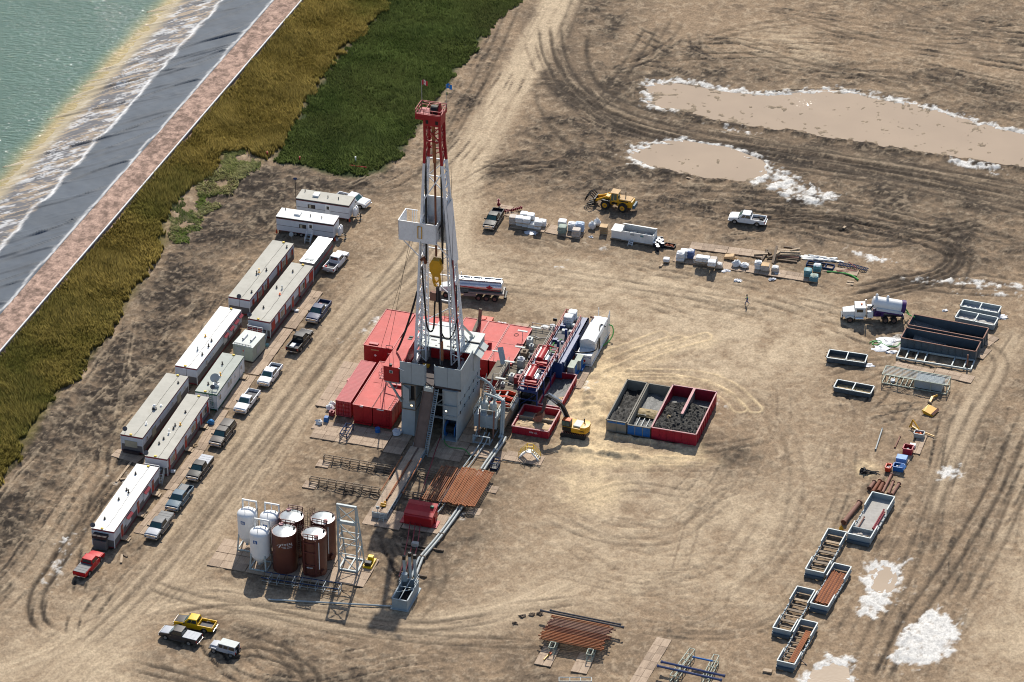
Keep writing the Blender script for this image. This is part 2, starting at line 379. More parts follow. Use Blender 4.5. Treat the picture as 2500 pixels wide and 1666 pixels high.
# ------------------------------------------------------------------ terrain
NR, NC = 850, 800
gy = np.linspace(-108, 150, NR); gu = np.linspace(-1, 1, NC)
wy = np.interp(gy, [-108, 150], [82, 108])
Yg = np.repeat(gy[:,None], NC, 1); Xg = wy[:,None]*gu[None,:]
X = Xg.ravel(); Y = Yg.ravel(); NP = X.size
def seg_dist(P, maxd):
    """signed distance and arc length to a polyline, for points closer than maxd (index array returned)"""
    lo, hi = P.min(0)-maxd, P.max(0)+maxd
    idx = np.nonzero((X > lo[0]) & (X < hi[0]) & (Y > lo[1]) & (Y < hi[1]))[0]
    x, y = X[idx], Y[idx]; best = np.full(len(idx), 1e9); sg = np.zeros(len(idx)); al = np.zeros(len(idx)); s0 = 0.
    for a, b in zip(P, P[1:]):
        d = b-a; l = np.hypot(*d)
        if l < 1e-6: continue
        d = d/l
        t = np.clip((x-a[0])*d[0]+(y-a[1])*d[1], 0, l); px, py = x-a[0]-t*d[0], y-a[1]-t*d[1]
        q = np.hypot(px, py); m = q < best
        best[m] = q[m]; sg[m] = np.sign(d[0]*py[m]-d[1]*px[m]); al[m] = s0+t[m]; s0 += l
    k = best < maxd
    return idx[k], best[k]*sg[k], al[k], s0
def poly_sd(P, maxd, sh=0.0):
    """signed distance to a polygon (positive inside)"""
    lo, hi = P.min(0)-maxd, P.max(0)+maxd
    idx = np.nonzero((X > lo[0]) & (X < hi[0]) & (Y > lo[1]) & (Y < hi[1]))[0]
    x, y = X[idx], Y[idx]+sh; best = np.full(len(idx), 1e9); ins = np.zeros(len(idx), bool)
    for a, b in zip(P, np.roll(P, -1, 0)):
        d = b-a; l2 = d@d+1e-12
        t = np.clip(((x-a[0])*d[0]+(y-a[1])*d[1])/l2, 0, 1)
        best = np.minimum(best, np.hypot(x-a[0]-t*d[0], y-a[1]-t*d[1]))
        c = (a[1] > y) != (b[1] > y)
        with np.errstate(divide='ignore', invalid='ignore'):
            ins ^= c & (x < (b[0]-a[0])*(y-a[1])/(b[1]-a[1]+1e-12)+a[0])
    return idx, np.where(ins, best, -best)
N1 = fbm(X, Y, .045, 1, 5); N2 = fbm(X, Y, .22, 11, 5, .6); N3 = fbm(X, Y, .9, 21, 3, .6); N4 = fbm(X*.7+Y*.15, Y*1.0-X*.2, .42, 31, 4, .65)
FN = np.clip((fbm(X*1.0+Y*.1, Y*.9, 1.25, 131, 3, .75)-.5)*2.4+.5, 0, 1); FM = np.clip((fbm(X, Y, .7, 141, 3, .7)-.5)*2.4+.5, 0, 1)
wob = (N2-.5)*5 + (N3-.5)*1.6
D = np.full(NP, .0, np.float32); PL = np.zeros(NP, np.float32); SA = np.zeros(NP, np.float32); CR = np.zeros(NP, np.float32); HT = np.zeros(NP, np.float32)
WET = np.zeros(NP, np.float32); GOLD = np.zeros(NP, np.float32); GREEN = np.zeros(NP, np.float32); RG = np.full(NP, .5, np.float32); GRAV = np.zeros(NP, np.float32); COMP = np.zeros(NP, np.float32); STK = np.zeros(NP, np.float32); RUT = np.zeros(NP, np.float32)
def zone(arr, k, pts, val, feather=4., wb=1.0):
    i, d = poly_sd(W2(k, pts), feather+6); m = sstep(-feather, feather, d + wob[i]*wb)*val
    arr[i] = np.maximum(arr[i], m)
def road(arr, k, pts, half, val, feather=2.5, streak=.35, wb=.5):
    P = smooth_line(W2(k, pts)); i, d, s, tot = seg_dist(P, half+feather+4)
    m = sstep(half+feather, half-feather, np.abs(d)+wob[i]*wb)
    st = fbm(d*1.6, s*.05, 1., 41, 4, .65); COMP[i] = np.maximum(COMP[i], m); STK[i] = np.where(m > .3, (st-.5)*2.2, STK[i])
    arr[i] = np.maximum(arr[i], m*val*(1-streak+streak*2*st)); HT[i] += m*(fbm(d*1.2, s*.04, 1., 45, 3)-.5)*.1
def ruts(k, pts, gauge=1.75, w=.34, dark=.7, depth=.09, fade=True, tread=.0, z=0.):
    P = smooth_line(W2(k, pts)); i, d, s, tot = seg_dist(P, gauge/2+w*3)
    q = np.abs(np.abs(d)-gauge/2); m = np.exp(-(q/w)**2)*(.55+.9*fbm(X[i], Y[i], .5, 51, 3)*.9)
    if fade: m = m*np.clip(np.minimum(s, tot-s)/3., 0, 1)
    if tread: m = m*(1-tread*.5*(1+np.sin(s*11)))
    RUT[i] = np.maximum(RUT[i], np.clip(m*dark*1.25, 0, 1)); PL[i] *= 1-np.clip(m*dark, 0, 1)*.9
    HT[i] += -m*depth*1.6*dark + np.exp(-((q-w*1.7)/(w*.7))**2)*depth*1.1*dark
# dark and damp soil
zone(D, 'd', [(1230,150),(1500,150),(1700,190),(2353,250),(2500,420),(2500,640),(2250,650),(1990,560),(1760,555),(1560,540),(1360,500),(1180,470),(1080,420),(1090,340),(1230,250)], .66, 7)
zone(D, 'd', [(1330,470),(1500,440),(1900,450),(2150,500),(2200,600),(1900,560),(1560,560),(1350,520)], .62, 6)
zone(D, 'd', [(1290,330),(1430,300),(1550,400),(1450,440),(1250,430),(1180,380)], .8, 6)
zone(D, 'd', [(1240,-60),(1500,-60),(1480,60),(1420,190),(1290,250),(1210,300),(1230,150)], .5, 7)
zone(D, 'd', [(1480,120),(1900,110),(2353,190),(2500,260),(2353,300),(2100,225),(1900,195),(1700,205),(1500,180)], .62, 6)
zone(D, 'd', [(1600,-60),(2500,-60),(2500,150),(2000,60),(1700,20)], .42, 6)
zone(D, 'd', [(560,385),(700,390),(880,405),(930,330),(960,330),(880,440),(700,470),(640,560),(520,640),(420,830),(300,960),(180,1090),(60,1230),(0,1330),(-60,1330),(-60,1160),(100,950),(230,800),(330,650),(400,540)], .95, 6)
zone(D, 'd', [(400,560),(640,480),(650,560),(560,660),(440,800),(330,930),(200,1080),(60,1260),(-60,1400),(-60,1250),(120,1000),(300,760)], .62, 7)
zone(D, 'd', [(960,330),(1120,80),(1200,10),(1230,40),(1100,260),(990,420),(930,470)], .52, 5)
zone(D, 'd', [(730,640),(790,640),(700,800),(600,960),(500,1080),(400,1220),(300,1290),(340,1200),(500,1000),(620,820)], .35, 4)
zone(D, 'd', [(720,1010),(1200,1010),(1180,1200),(1130,1260),(900,1460),(830,1460),(560,1380),(500,1290),(720,1180)], .42, 6)
zone(D, 'd', [(380,1440),(560,1400),(760,1470),(1000,1500),(1240,1480),(1300,1568),(1300,1640),(560,1640),(640,1540),(500,1500),(370,1500)], .5, 6)
zone(D, 'd', [(1620,1010),(1750,1020),(1770,1070),(1690,1090),(1600,1060)], .75, 3)
zone(D, 'd', [(2060,560),(2200,530),(2240,560),(2190,640),(2000,680),(1960,660),(2100,620)], .6, 4)
zone(D, 'd', [(2240,1000),(2353,800),(2420,800),(2420,1000),(2300,1200),(2200,1350),(2120,1360),(2230,1150)], .35, 6)
zone(D, 'd', [(1480,520),(1880,540),(1870,700),(1520,660),(1200,600),(1100,560),(1110,500)], .3, 5)
# pale, dry, driven surfaces
road(D, 'd', [(1255,40),(1270,140),(1340,230),(1450,285),(1600,320),(1800,350),(2000,385),(2200,420),(2420,470)], 5.5, .72, 2.5, .5)
road(PL, 'd', [(1310,-60),(1285,10),(1230,110),(1170,210),(1110,310),(1070,400),(1050,500),(1050,590)], 3.1, 1.15, 2.0, .4)
road(PL, 'd', [(1120,-60),(1080,330),(1020,470),(960,600),(860,690),(760,810),(660,930),(560,1070),(470,1190),(370,1330),(260,1440),(150,1560),(80,1660)][1:], 4.6, .72, 3.2, .5)
zone(PL, 'd', [(1040,560),(1200,590),(1450,600),(1700,655),(1900,700),(1960,760),(1850,860),(1700,900),(1500,830),(1400,760),(1180,660),(1000,650)], .72, 8)
zone(PL, 'd', [(1250,1080),(1500,1060),(1750,1120),(1850,900),(1920,1000),(1900,1200),(1780,1420),(1500,1400),(1200,1420),(1050,1420),(1180,1260)], .5, 9)
road(PL, 'd', [(-40,1560),(160,1480),(330,1400),(480,1375),(620,1400),(820,1420),(1000,1440),(1180,1400),(1330,1330)], 3.4, .75, 3, .5)
road(PL, 'd', [(2353,560),(2420,700),(2330,780),(2220,960),(2190,1050),(2160,1160),(2230,1200),(2080,1450),(1990,1640)][2:6], 2.2, .6, 2, .4)
zone(PL, 'd', [(2353,960),(2420,960),(2420,1568),(2200,1620),(2240,1400),(2300,1150)], .55, 5)
zone(PL, 'd', [(100,1600),(60,1480),(180,1420),(330,1330),(380,1400),(300,1500),(280,1620)], .8, 6)
zone(PL, 'd', [(1700,60),(1850,70),(1930,120),(1850,150),(1720,130)], .5, 5)
zone(PL, 'd', [(150,1050),(250,1060),(160,1250),(80,1400),(10,1500),(-40,1440),(60,1300)], .25, 5)
# drilling sand
zone(SA, 'd', [(1300,860),(1400,810),(1440,870),(1400,960),(1420,1000),(1400,1040),(1330,1050),(1300,1020),(1290,940)], .95, 2.5, .5)
zone(SA, 'd', [(1290,1040),(1400,1035),(1600,1030),(1640,1060),(1560,1075),(1380,1070),(1300,1060)], .75, 2.2, .6)
zone(SA, 'd', [(1300,1100),(1390,1090),(1430,1120),(1390,1170),(1300,1165)], .45, 3)
zone(SA, 'd', [(1330,830),(1600,770),(1640,790),(1450,860),(1640,870),(1700,920),(1640,890),(1440,880)], .3, 2)
zone(SA, 's', [(2090,1130),(2135,1122),(2150,1150),(2120,1165),(2095,1160)], .6, 1.2, .4)
for q in [[(1380,845),(1470,808),(1560,780)],[(1395,862),(1500,812),(1620,775)],[(1370,825),(1440,800),(1520,770)],[(1440,868),(1560,872),(1660,905),(1700,940)],[(1450,858),(1600,862),(1680,890),(1735,940)],[(1330,1035),(1450,1055),(1600,1062)]]:
    P = smooth_line(W2('d', q)); i, d, s, tot = seg_dist(P, 3)
    for o in (-1.1, 1.1):
        m = np.exp(-((d-o)/.22)**2)*(.5+.8*fbm(X[i],Y[i],.6,61,2)); HT[i] += m*.12; SA[i] = np.maximum(SA[i], m*.8)
# wheel ruts
for q, g, dk in [([(1250,60),(1262,130),(1310,215),(1390,270),(1500,312),(1650,335),(1800,362),(2000,395),(2200,430),(2400,470)], 2.0, .55),
        ([(1275,60),(1290,140),(1340,215),(1430,262),(1560,300),(1750,335),(1950,365),(2200,405),(2400,440)], 2.0, .6),
        ([(1215,190),(1270,190),(1330,220),(1420,280),(1560,325),(1800,380),(2100,430),(2400,500)], 1.9, .55),
        ([(1350,75),(1350,140),(1380,200),(1450,240),(1540,268)], .0, .75), ([(1230,205),(1240,250),(1290,320),(1360,350),(1450,380)], .0, .5),
        ([(1100,392),(1180,388),(1260,378),(1300,384)], 2.1, .95), ([(1120,370),(1230,383),(1330,362)], 2.0, .4), ([(1110,380),(1250,372),(1340,395),(1400,420)], 1.7, .4),
        ([(1770,505),(1900,508),(2050,538),(2140,560),(2190,590),(2160,625),(2080,645),(1960,668)], 2.2, 1.0),
        ([(1640,478),(1760,495),(1920,500),(2060,520),(2150,530),(2260,512)], 2.0, .8), ([(1700,500),(1850,530),(2000,560),(2110,550),(2230,520)], 2.0, .6),
        ([(2180,560),(2200,600),(2150,640),(2040,665),(1950,690)], 2.1, .85), ([(2150,540),(2215,580),(2205,640),(2190,680)], 2.0, .6),
        ([(2000,690),(2100,660),(2250,640),(2353,655)], 2.0, .55), ([(1560,440),(1750,455),(1950,470),(2150,520),(2353,560)], 2.1, .5),
        ([(2040,650),(2200,668),(2353,675)], 2.0, .6),
        ([(285,1085),(230,1150),(175,1230),(120,1310),(85,1370),(85,1420),(115,1455)], 1.9, .75), ([(255,1080),(190,1190),(140,1270),(95,1350)], 1.6, .4),
        ([(2190,770),(2130,900),(2200,1000)][:1]+[(2300,830),(2240,960),(2180,1080),(2130,1200),(2090,1300),(2010,1450),(1960,1568)], 2.0, .35),
        ([(2340,1000),(2270,1150),(2180,1300),(2090,1430),(2020,1568)], 2.2, .6), ([(2353,1100),(2300,1230),(2210,1390)], 2.0, .4),
        ([(330,1340),(480,1385),(700,1410),(950,1440),(1150,1420)], 2.0, .35), ([(380,1420),(560,1400),(760,1440),(1000,1470),(1230,1480)], 2.0, .4),
        ([(480,1510),(600,1500),(700,1540),(720,1600)], 2.0, .7), ([(560,1470),(650,1500),(690,1568)], 1.9, .6), ([(300,1530),(420,1560),(560,1600)], 1.9, .6),
        ([(870,1160),(960,1230),(1010,1330),(940,1440)], 1.9, .3), ([(880,1220),(900,1280),(960,1330)], 1.2, .5),
        ([(1240,1180),(1400,1240),(1560,1230),(1650,1130)], 2.0, .18), ([(1300,1250),(1450,1330),(1640,1300),(1740,1180)], 2.1, .18), ([(1330,1150),(1450,1120),(1600,1140)], 2.0, .3),
        ([(1000,470),(940,580),(850,690),(740,820),(620,990),(500,1140),(360,1320),(200,1480)], 2.0, .3), ([(1030,500),(950,640),(840,740),(700,920),(560,1090),(430,1250)], 2.0, .25),
        ([(1120,600),(1350,640),(1600,680),(1850,720)], 2.1, .2), ([(1650,880),(1780,960),(1830,1080),(1800,1250),(1700,1370)], 2.0, .18),
        ([(1760,1010),(1640,1030),(1500,1040)], 1.9, .5), ([(1890,860),(1960,840),(2060,830)], 1.8, .45), ([(1900,900),(1990,905),(2040,890)], 1.8, .45),
        ([(1180,15),(1120,150),(1040,300),(960,420)], 2.0, .5), ([(960,430),(820,440),(720,420)], 2.0, .35), ([(1330,-10),(1290,90)], 1.9, .4), ([(1500,60),(1450,140),(1390,230),(1330,260)], 2.2, .5), ([(1560,40),(1480,180)], 2.2, .35),
        ([(1700,110),(1900,160),(2100,180),(2353,240)], 2.2, .45), ([(1800,30),(2000,90),(2200,120),(2400,130)], 2.2, .35), ([(2000,-20),(2200,60),(2400,90)], 2.2, .35), ([(1550,110),(1750,60),(1950,40)], 2.2, .3)]:
    ruts('d', q, g, .36 if g else .5, dk)
# many faint passes of wheels and crawler tracks, splatted along guide routes
TRK = np.zeros(NP, np.float32); TRH = np.zeros(NP, np.float32)
def splat(P, gauge, w, st, tread=0.0, period=.6, depth=.06):
    d = np.diff(P, axis=0); l = np.hypot(d[:,0], d[:,1]); s = np.r_[0, np.cumsum(l)]; n = int(s[-1]/.13)
    if n < 8: return
    q = np.linspace(0, s[-1], n); px, py = np.interp(q, s, P[:,0]), np.interp(q, s, P[:,1]); tx, ty = np.gradient(px), np.gradient(py); r = np.hypot(tx, ty)+1e-9; nx, ny = -ty/r, tx/r
    env = np.clip(np.minimum(q, s[-1]-q)/4, 0, 1)*st*1.25*sstep(.25, .75, vnoise(q*.16, q*0+st*50+P[0,0], 7)); tr = 1-tread*(.5+.5*np.sin(q*2*np.pi/period))
    for sd in (-1, 1):
        for k in np.linspace(-2.6*w, 2.6*w, 15):
            o = sd*gauge/2+k; x, y = px+nx*o, py+ny*o; rr = np.round((y+108)/258*(NR-1)).astype(int); ww = np.interp(y, [-108,150], [82,108]); cc_ = np.round((x/ww+1)/2*(NC-1)).astype(int)
            ok = (rr >= 0) & (rr < NR) & (cc_ >= 0) & (cc_ < NC); ix = rr[ok]*NC+cc_[ok]; g = np.exp(-(k/w)**2)
            if g > .03: np.maximum.at(TRK, ix, (env*tr*g)[ok])
            h_ = (-g*tr + .7*np.exp(-((abs(k)-1.7*w)/(.6*w))**2))*env*depth/max(st, .05)*min(1, st*1.6)
            if sd == -1: np.minimum.at(TRH, ix, h_[ok].astype(np.float32))
            else: np.maximum.at(TRH, ix, np.where(TRH[ix] < -.01, TRH[ix], h_[ok]).astype(np.float32))
GUIDES = [([(1040,470),(960,600),(860,690),(740,830),(640,960),(540,1090),(430,1240),(330,1360),(200,1490),(80,1600)],5.5,28,.34,0), ([(1320,-40),(1230,110),(1160,220),(1090,340),(1050,450),(1030,560)],5,16,.22,0), ([(1050,590),(1200,610),(1450,640),(1700,690),(1900,740),(2000,800)],7,26,.4,0),
    ([(1250,1160),(1400,1230),(1560,1240),(1680,1160),(1760,1050),(1830,960)],10,20,.34,0), ([(1200,1420),(1450,1400),(1700,1380),(1850,1150),(1880,980),(1850,860)],9,18,.34,0), ([(60,1580),(300,1440),(480,1385),(700,1410),(950,1440),(1180,1420),(1400,1400)],4.5,20,.34,0),
    ([(2353,740),(2250,900),(2170,1080),(2100,1300),(1990,1560)],5,20,.5,0), ([(2420,900),(2330,1100),(2230,1300),(2120,1560)],6,20,.5,0), ([(1230,60),(1270,160),(1360,260),(1520,315),(1750,350),(2000,390),(2400,470)],4.5,22,.7,.5), ([(1450,120),(1700,130),(1950,150),(2400,230)],10,24,.6,.3), ([(1500,30),(1800,40),(2100,60),(2400,60)],10,22,.5,.2), ([(1350,-20),(1450,70),(1500,140),(1480,190)],9,14,.5,.3),
    ([(640,440),(560,600),(450,760),(330,920),(200,1100),(70,1290),(-40,1420)],8,30,.75,.95), ([(700,450),(850,430),(960,360),(1060,220),(1160,60)],5,18,.7,.95), ([(1330,490),(1480,470),(1650,490),(1850,510),(2050,560)],4,18,.85,.95), ([(1230,430),(1400,440),(1600,450),(1850,470),(2200,540)],5,16,.7,.6), ([(1000,480),(1150,420),(1280,400),(1420,430)],5,14,.55,.4),
    ([(1120,520),(1300,560),(1600,610),(1900,670)],3,10,.4,.5), ([(1880,880),(2000,860),(2060,800),(2000,720)],6,14,.5,0), ([(1900,1000),(2000,960),(2100,900)],6,10,.45,0), ([(600,1420),(500,1470),(560,1540),(700,1560),(900,1520),(1100,1490)],4,18,.65,.4), ([(860,1180),(900,1300),(930,1420)],4,8,.5,.3), ([(700,1020),(760,1130),(640,1180)],4,8,.5,.4), ([(1290,1060),(1450,1060),(1650,1080)],2.5,10,.5,.6), ([(80,1200),(150,1120),(230,1000)],6,8,.6,.9), ([(120,1480),(200,1380),(300,1260)],4,10,.5,.2)]
rgn = random.Random(99)
for pts, spread_, n_, st, tr in GUIDES:
    P = smooth_line(W2('d', pts), 10); d = np.gradient(P, axis=0); nn = np.stack([-d[:,1], d[:,0]], 1)/np.hypot(d[:,0], d[:,1])[:,None]
    for _ in range(n_):
        m = len(P); a = rgn.randint(0, int(m*.55)); b_ = min(m, a+rgn.randint(int(m*.25), m)); ph = rgn.uniform(0, 6.3); off = rgn.gauss(0, spread_*.55) + np.sin(np.linspace(0, rgn.uniform(.5,3), b_-a)+ph)*spread_*.25 + np.linspace(-1, 1, b_-a)*rgn.gauss(0, spread_*.45)
        splat(P[a:b_]+nn[a:b_]*off[:,None], rgn.choice((1.75,1.9,2.1)), rgn.choice((.18,.24,.3)), st*rgn.uniform(.3,1.0), tr*rgn.choice((1,1,.4)), rgn.choice((.55,.7)), rgn.uniform(.04,.09))
D = np.maximum(D, np.clip(TRK*1.7, 0, 1)*.95); PL *= 1-np.clip(TRK*1.5, 0, 1)*.8; HT += TRH*1.8; RID = np.clip(TRH, 0, 1)*9
def rig_xy(x, y): c_, s_ = math.cos(R(-17)), math.sin(R(-17)); return -12.7+x*c_-y*s_, -28.2+x*s_+y*c_
for x, y, rx, ry, hz_ in ((19.6,13.2,1.9,2.6,.75),(22.3,15.5,1.7,2.2,.6),(19.8,18.6,1.2,2.4,.6),(18.9,9.6,.8,1.2,.5),(23.8,12.0,1.2,1.9,.45),(21.5,18.0,1.4,1.5,.4),(22.3,3.2,2.6,.6,.55),(26.8,3.5,3.0,.55,.5),(31.5,4.0,3.2,.55,.45),(28.8,8.6,3.4,.6,.6),(35,8.5,3.4,.55,.4)):
    mx0, my0 = rig_xy(x, y); c_, s_ = math.cos(R(17)), math.sin(R(17)); i = np.nonzero((abs(X-mx0) < 9) & (abs(Y-my0) < 9))[0]; dx, dy = X[i]-mx0, Y[i]-my0; u_, v_ = dx*c_-dy*s_, dx*s_+dy*c_
    g = np.exp(-((u_/rx)**2+(v_/ry)**2))*(.55+.9*FM[i]); HT[i] += g*hz_; SA[i] = np.maximum(SA[i], np.clip(g*1.7, 0, .95))
# puddles and salt crust
PUD = dict(
    large=[(1500,197),(1545,190),(1620,203),(1700,217),(1800,225),(1890,212),(1980,222),(2080,240),(2180,268),(2270,292),(2353,312),(2430,330),(2440,392),(2353,382),(2270,372),(2150,352),(2000,327),(1850,302),(1700,283),(1580,258),(1495,240)],
    small=[(1462,350),(1500,333),(1570,330),(1660,345),(1730,368),(1748,385),(1735,410),(1690,416),(1600,402),(1520,385),(1475,370)],
    yard=[(2018,1318),(2035,1310),(2042,1320),(2040,1345),(2025,1350),(2012,1336)],
    corner=[(1895,1535),(1915,1525),(1932,1538),(1928,1590),(1870,1600),(1880,1560)])
for nm, pts in PUD.items():
    i, d = poly_sd(W2('d', pts), 9); d = d + (N3[i]-.5)*(2.2 if nm in ('large','small') else .8) + (N2[i]-.5)*2
    HT[i] -= sstep(-2.5, 2., d)*.24; WET[i] = np.maximum(WET[i], sstep(-.6,.8,d))
    _, dn = poly_sd(W2('d', pts), 9, -3.2); _, ds = poly_sd(W2('d', pts), 9, 3.0); north = sstep(-1.5, 1.0, dn + wob[i]*.3); south = sstep(-1.2, .8, ds)*(1-WET[i])
    if nm == 'large': wgt = np.clip(north + sstep(at('d',1540,220).x+2, at('d',1520,220).x-2, X[i]), 0, 1)
    elif nm == 'small': wgt = np.clip(north + sstep(at('d',1520,360).x, at('d',1490,360).x, X[i]) + sstep(at('d',1690,400).x, at('d',1740,400).x, X[i]), 0, 1)
    else: wgt = 1.0
    if nm in ('large','small'): bank = np.exp(-((d+1.1)/.75)**2)*(1-np.minimum(wgt, 1)); D[i] = np.maximum(D[i], bank*1.1); HT[i] += bank*.3
    cv_ = sstep(-3.6, -.2, d)*wgt*1.12 + (FN[i]-.5)*.75 + (FM[i]-.5)*.5
    CR[i] = np.maximum(CR[i], np.where(d > -6, cv_, 0)*(1-WET[i])*(.2+.8*np.minimum(wgt*1.2, 1)))
for pts, v in [([(1735,395),(1800,392),(1835,405),(1860,430),(1935,450),(1890,472),(1800,455),(1760,430)], .8), ([(1985,1300),(2010,1290),(2090,1285),(2065,1335),(2040,1400),(2010,1420),(1968,1418),(1985,1355)], 1.0),
        ([(2105,1412),(2150,1398),(2185,1415),(2212,1450),(2180,1500),(2110,1535),(2045,1525),(2062,1470)], 1.15), ([(1875,1530),(1905,1505),(1960,1512),(1950,1560),(1930,1600),(1860,1600)], 1.0), ([(2150,1085),(2207,1068),(2197,1093),(2165,1102)], .9),
        ([(806,782),(862,728),(884,724),(872,744),(826,790)], .45), ([(100,1350),(150,1235),(178,1222),(168,1260),(125,1340)], .4), ([(1965,582),(2050,590),(2060,603),(1985,600)], .9), ([(262,1086),(300,1062),(325,1075),(298,1118),(270,1108)], .35),
        ([(2080,645),(2240,640),(2353,655),(2353,668),(2200,655)], .7), ([(2200,675),(2353,668),(2353,682)], .6), ([(1630,285),(1730,300),(1750,312),(1660,300)], .6), ([(1900,275),(2040,300),(2000,312)], .0), ([(2160,360),(2300,378),(2290,400),(2190,380)], .7),
        ([(1340,885),(1385,868),(1380,885),(1350,905)], .5), ([(1270,610),(1290,606),(1292,614)], .8), ([(1360,555),(1390,560),(1395,580),(1370,578)], .5), ([(1290,515),(1360,530),(1340,548)], 0), ([(1040,1190),(1060,1180),(1070,1195)], .4), ([(700,1000),(760,1010),(740,1030)], .0),
        ([(2020,780),(2080,770),(2075,800),(2035,805)], .7), ([(1510,240),(1560,252),(1545,262),(1495,250)], .8), ([(1690,600),(1720,605),(1715,615)], .6), ([(1640,920),(1665,935),(1650,950)], .7)]:
    i, d = poly_sd(W2('d', pts), 3); d = d + (N3[i]-.5)*1.6 + (N4[i]-.5)*1.2
    CR[i] = np.maximum(CR[i], (sstep(-1.4, 1.2, d)*1.15*v + (FN[i]-.5)*.8 + (FM[i]-.5)*.5)*(d > -2.6)*(v > 0))
# grass areas
GOLD_P = [(735,-60),(925,-60),(905,0),(800,110),(700,240),(640,345),(600,375),(565,345),(520,360),(470,410),(420,450),(390,490),(380,560),(330,640),(250,760),(180,850),(110,935),(50,1040),(-10,1120),(-80,1200),(-80,900),(0,815),(200,560),(500,240)]
GREEN_P = [(905,-10),(925,-60),(1240,-60),(1185,0),(1130,60),(1030,190),(960,290),(930,340),(880,395),(830,407),(770,403),(700,385),(628,370),(640,345),(700,240),(800,110)]
PATCH_P = [(600,378),(565,347),(520,362),(470,412),(420,452),(390,490),(382,555),(420,560),(480,500),(540,430),(590,390)]
zone(GOLD, 'd', GOLD_P, 1, 1.2, .35); zone(GREEN, 'd', GREEN_P, 1, 1.0, .25); GOLD *= 1-GREEN
# pond bank profile: t = distance towards the pond from the fence line
BERM = 1.6
FA, FB = at('s', 743, 0, BERM), at('s', 0, 866, BERM)
fu = np.array([FB.x-FA.x, FB.y-FA.y]); fu /= np.hypot(*fu); fn = np.array([fu[1], -fu[0]])
if fn[0] > 0: fn = -fn
def tdist(x, y): return (x-FA.x)*fn[0] + (y-FA.y)*fn[1]
def t_at(p, z): q = at('s', *p, z); return tdist(q.x, q.y)
T_LIN = np.mean([t_at(p, BERM) for p in ((670,0),(553,134),(58,696))])
T_CRU = np.mean([t_at(p, .1) for p in ((542,0),(254,326),(71,527))])
T_WAT = np.mean([t_at(p, -.9) for p in ((422,0),(223,223),(0,498))])
tt = tdist(X, Y)
Hprof = np.interp(tt, [-9, -1.2, -.4, T_LIN, T_CRU, T_WAT, T_WAT+14], [0, 1.1, BERM, BERM, .1, -.9, -2.2])
Hprof = np.where(tt > T_LIN-.3, Hprof-.35*sstep(T_LIN-.3, T_LIN+1.5, tt), Hprof)
GRAV = sstep(-.9, -.3, tt)*sstep(T_LIN+1, T_LIN+.2, tt)
site = sstep(2.0, -6.0, tt)
# relief
def zs(n): return (n-n.mean())/n.std()
z1, z2, z3, z4, zf = zs(N1), zs(N2), zs(N3), zs(N4), zs(FN)
rough = np.clip(.055 + .055*sstep(.25, .7, D) - .035*PL, .02, .14)*(1-.6*COMP)
tread = np.sin((X*.55 - Y*.83)*5.2 + (N2-.5)*9)
zone(RG, 'd', [(380,640),(640,480),(660,560),(560,660),(330,980),(60,1290),(-60,1400),(-60,1240),(120,1000)], 1.0, 6)
zone(RG, 'd', [(960,330),(1120,80),(1200,10),(1230,40),(1100,260),(990,420),(700,470),(640,440)], .9, 5)
zone(RG, 'd', [(1360,440),(1900,480),(2050,560),(1600,550),(1300,500)], .85, 5)
HT = HT + ((z3*.55+z4*.55+zf*.5)*rough*1.0 + tread*.055*sstep(.55, .9, RG)*(.3+N2))*site + (N1-.5)*.2*site
H = HT*(.25+.75*site) + Hprof
edge = np.minimum(np.minimum(X+wy.repeat(NC), wy.repeat(NC)-X)/8, np.minimum(Y+108, 150-Y)/8).clip(0, 1)
H = H*np.where(tt > -10, 1, edge)
# colour
def C(*c): return np.array(c, np.float32)
mid, pale, dark, vdark = C(.272,.194,.124), C(.505,.396,.268), C(.083,.062,.045), C(.025,.019,.015)
def mix(a, b, m): return a*(1-m[:,None]) + b*m[:,None]
nz = 1-.62*COMP
Dn = np.clip(D*1.0 + nz*(.11*z1 + .11*z2 + .10*z4 + .08*z3 + .10*zf*(.6+D)) - .16*STK + .03, 0, 1)
Pn = np.clip(PL*(1+nz*(.25*z2+.22*z3+.16*z4)+.35*STK) + .07*zf*nz + .04*z1 + RID*.7, 0, 1)
colr = np.repeat(mid[None], NP, 0)
colr = mix(colr, dark[None], Dn*(1-.75*Pn)); colr = mix(colr, vdark[None], np.clip((Dn-.64)*2.4, 0, 1)*(1-Pn)); colr = mix(colr, pale[None], Pn*.9)
colr = mix(colr, C(.43,.33,.225)[None], np.clip((zf-.5)*.9, 0, 1)*.55*(1-Dn*.4))
colr = mix(colr, C(.05,.038,.028)[None], np.clip(RUT*1.15, 0, 1)*.92)
colr = mix(colr, C(.60,.46,.28)[None], np.clip(SA*(1+.25*z2+.2*z3), 0, 1))
colr = mix(colr, C(.66,.64,.60)[None], np.clip((CR-.56)*2.2, 0, 1)*.95); colr = mix(colr, C(.3,.235,.165)[None], WET*.8)
colr = mix(colr, C(.12,.1,.03)[None]*(.6+.8*N2[:,None]), GOLD*.95); colr = mix(colr, C(.035,.05,.014)[None], GREEN)
colr = mix(colr, C(.33,.225,.175)[None]*(.55+.9*FN[:,None]), GRAV)
colr = mix(colr, C(.2,.2,.21)[None], (tt > T_LIN+.6)*1.0)
colr *= (.86+.28*fbm(X, Y, 1.7, 71, 2))[:,None]
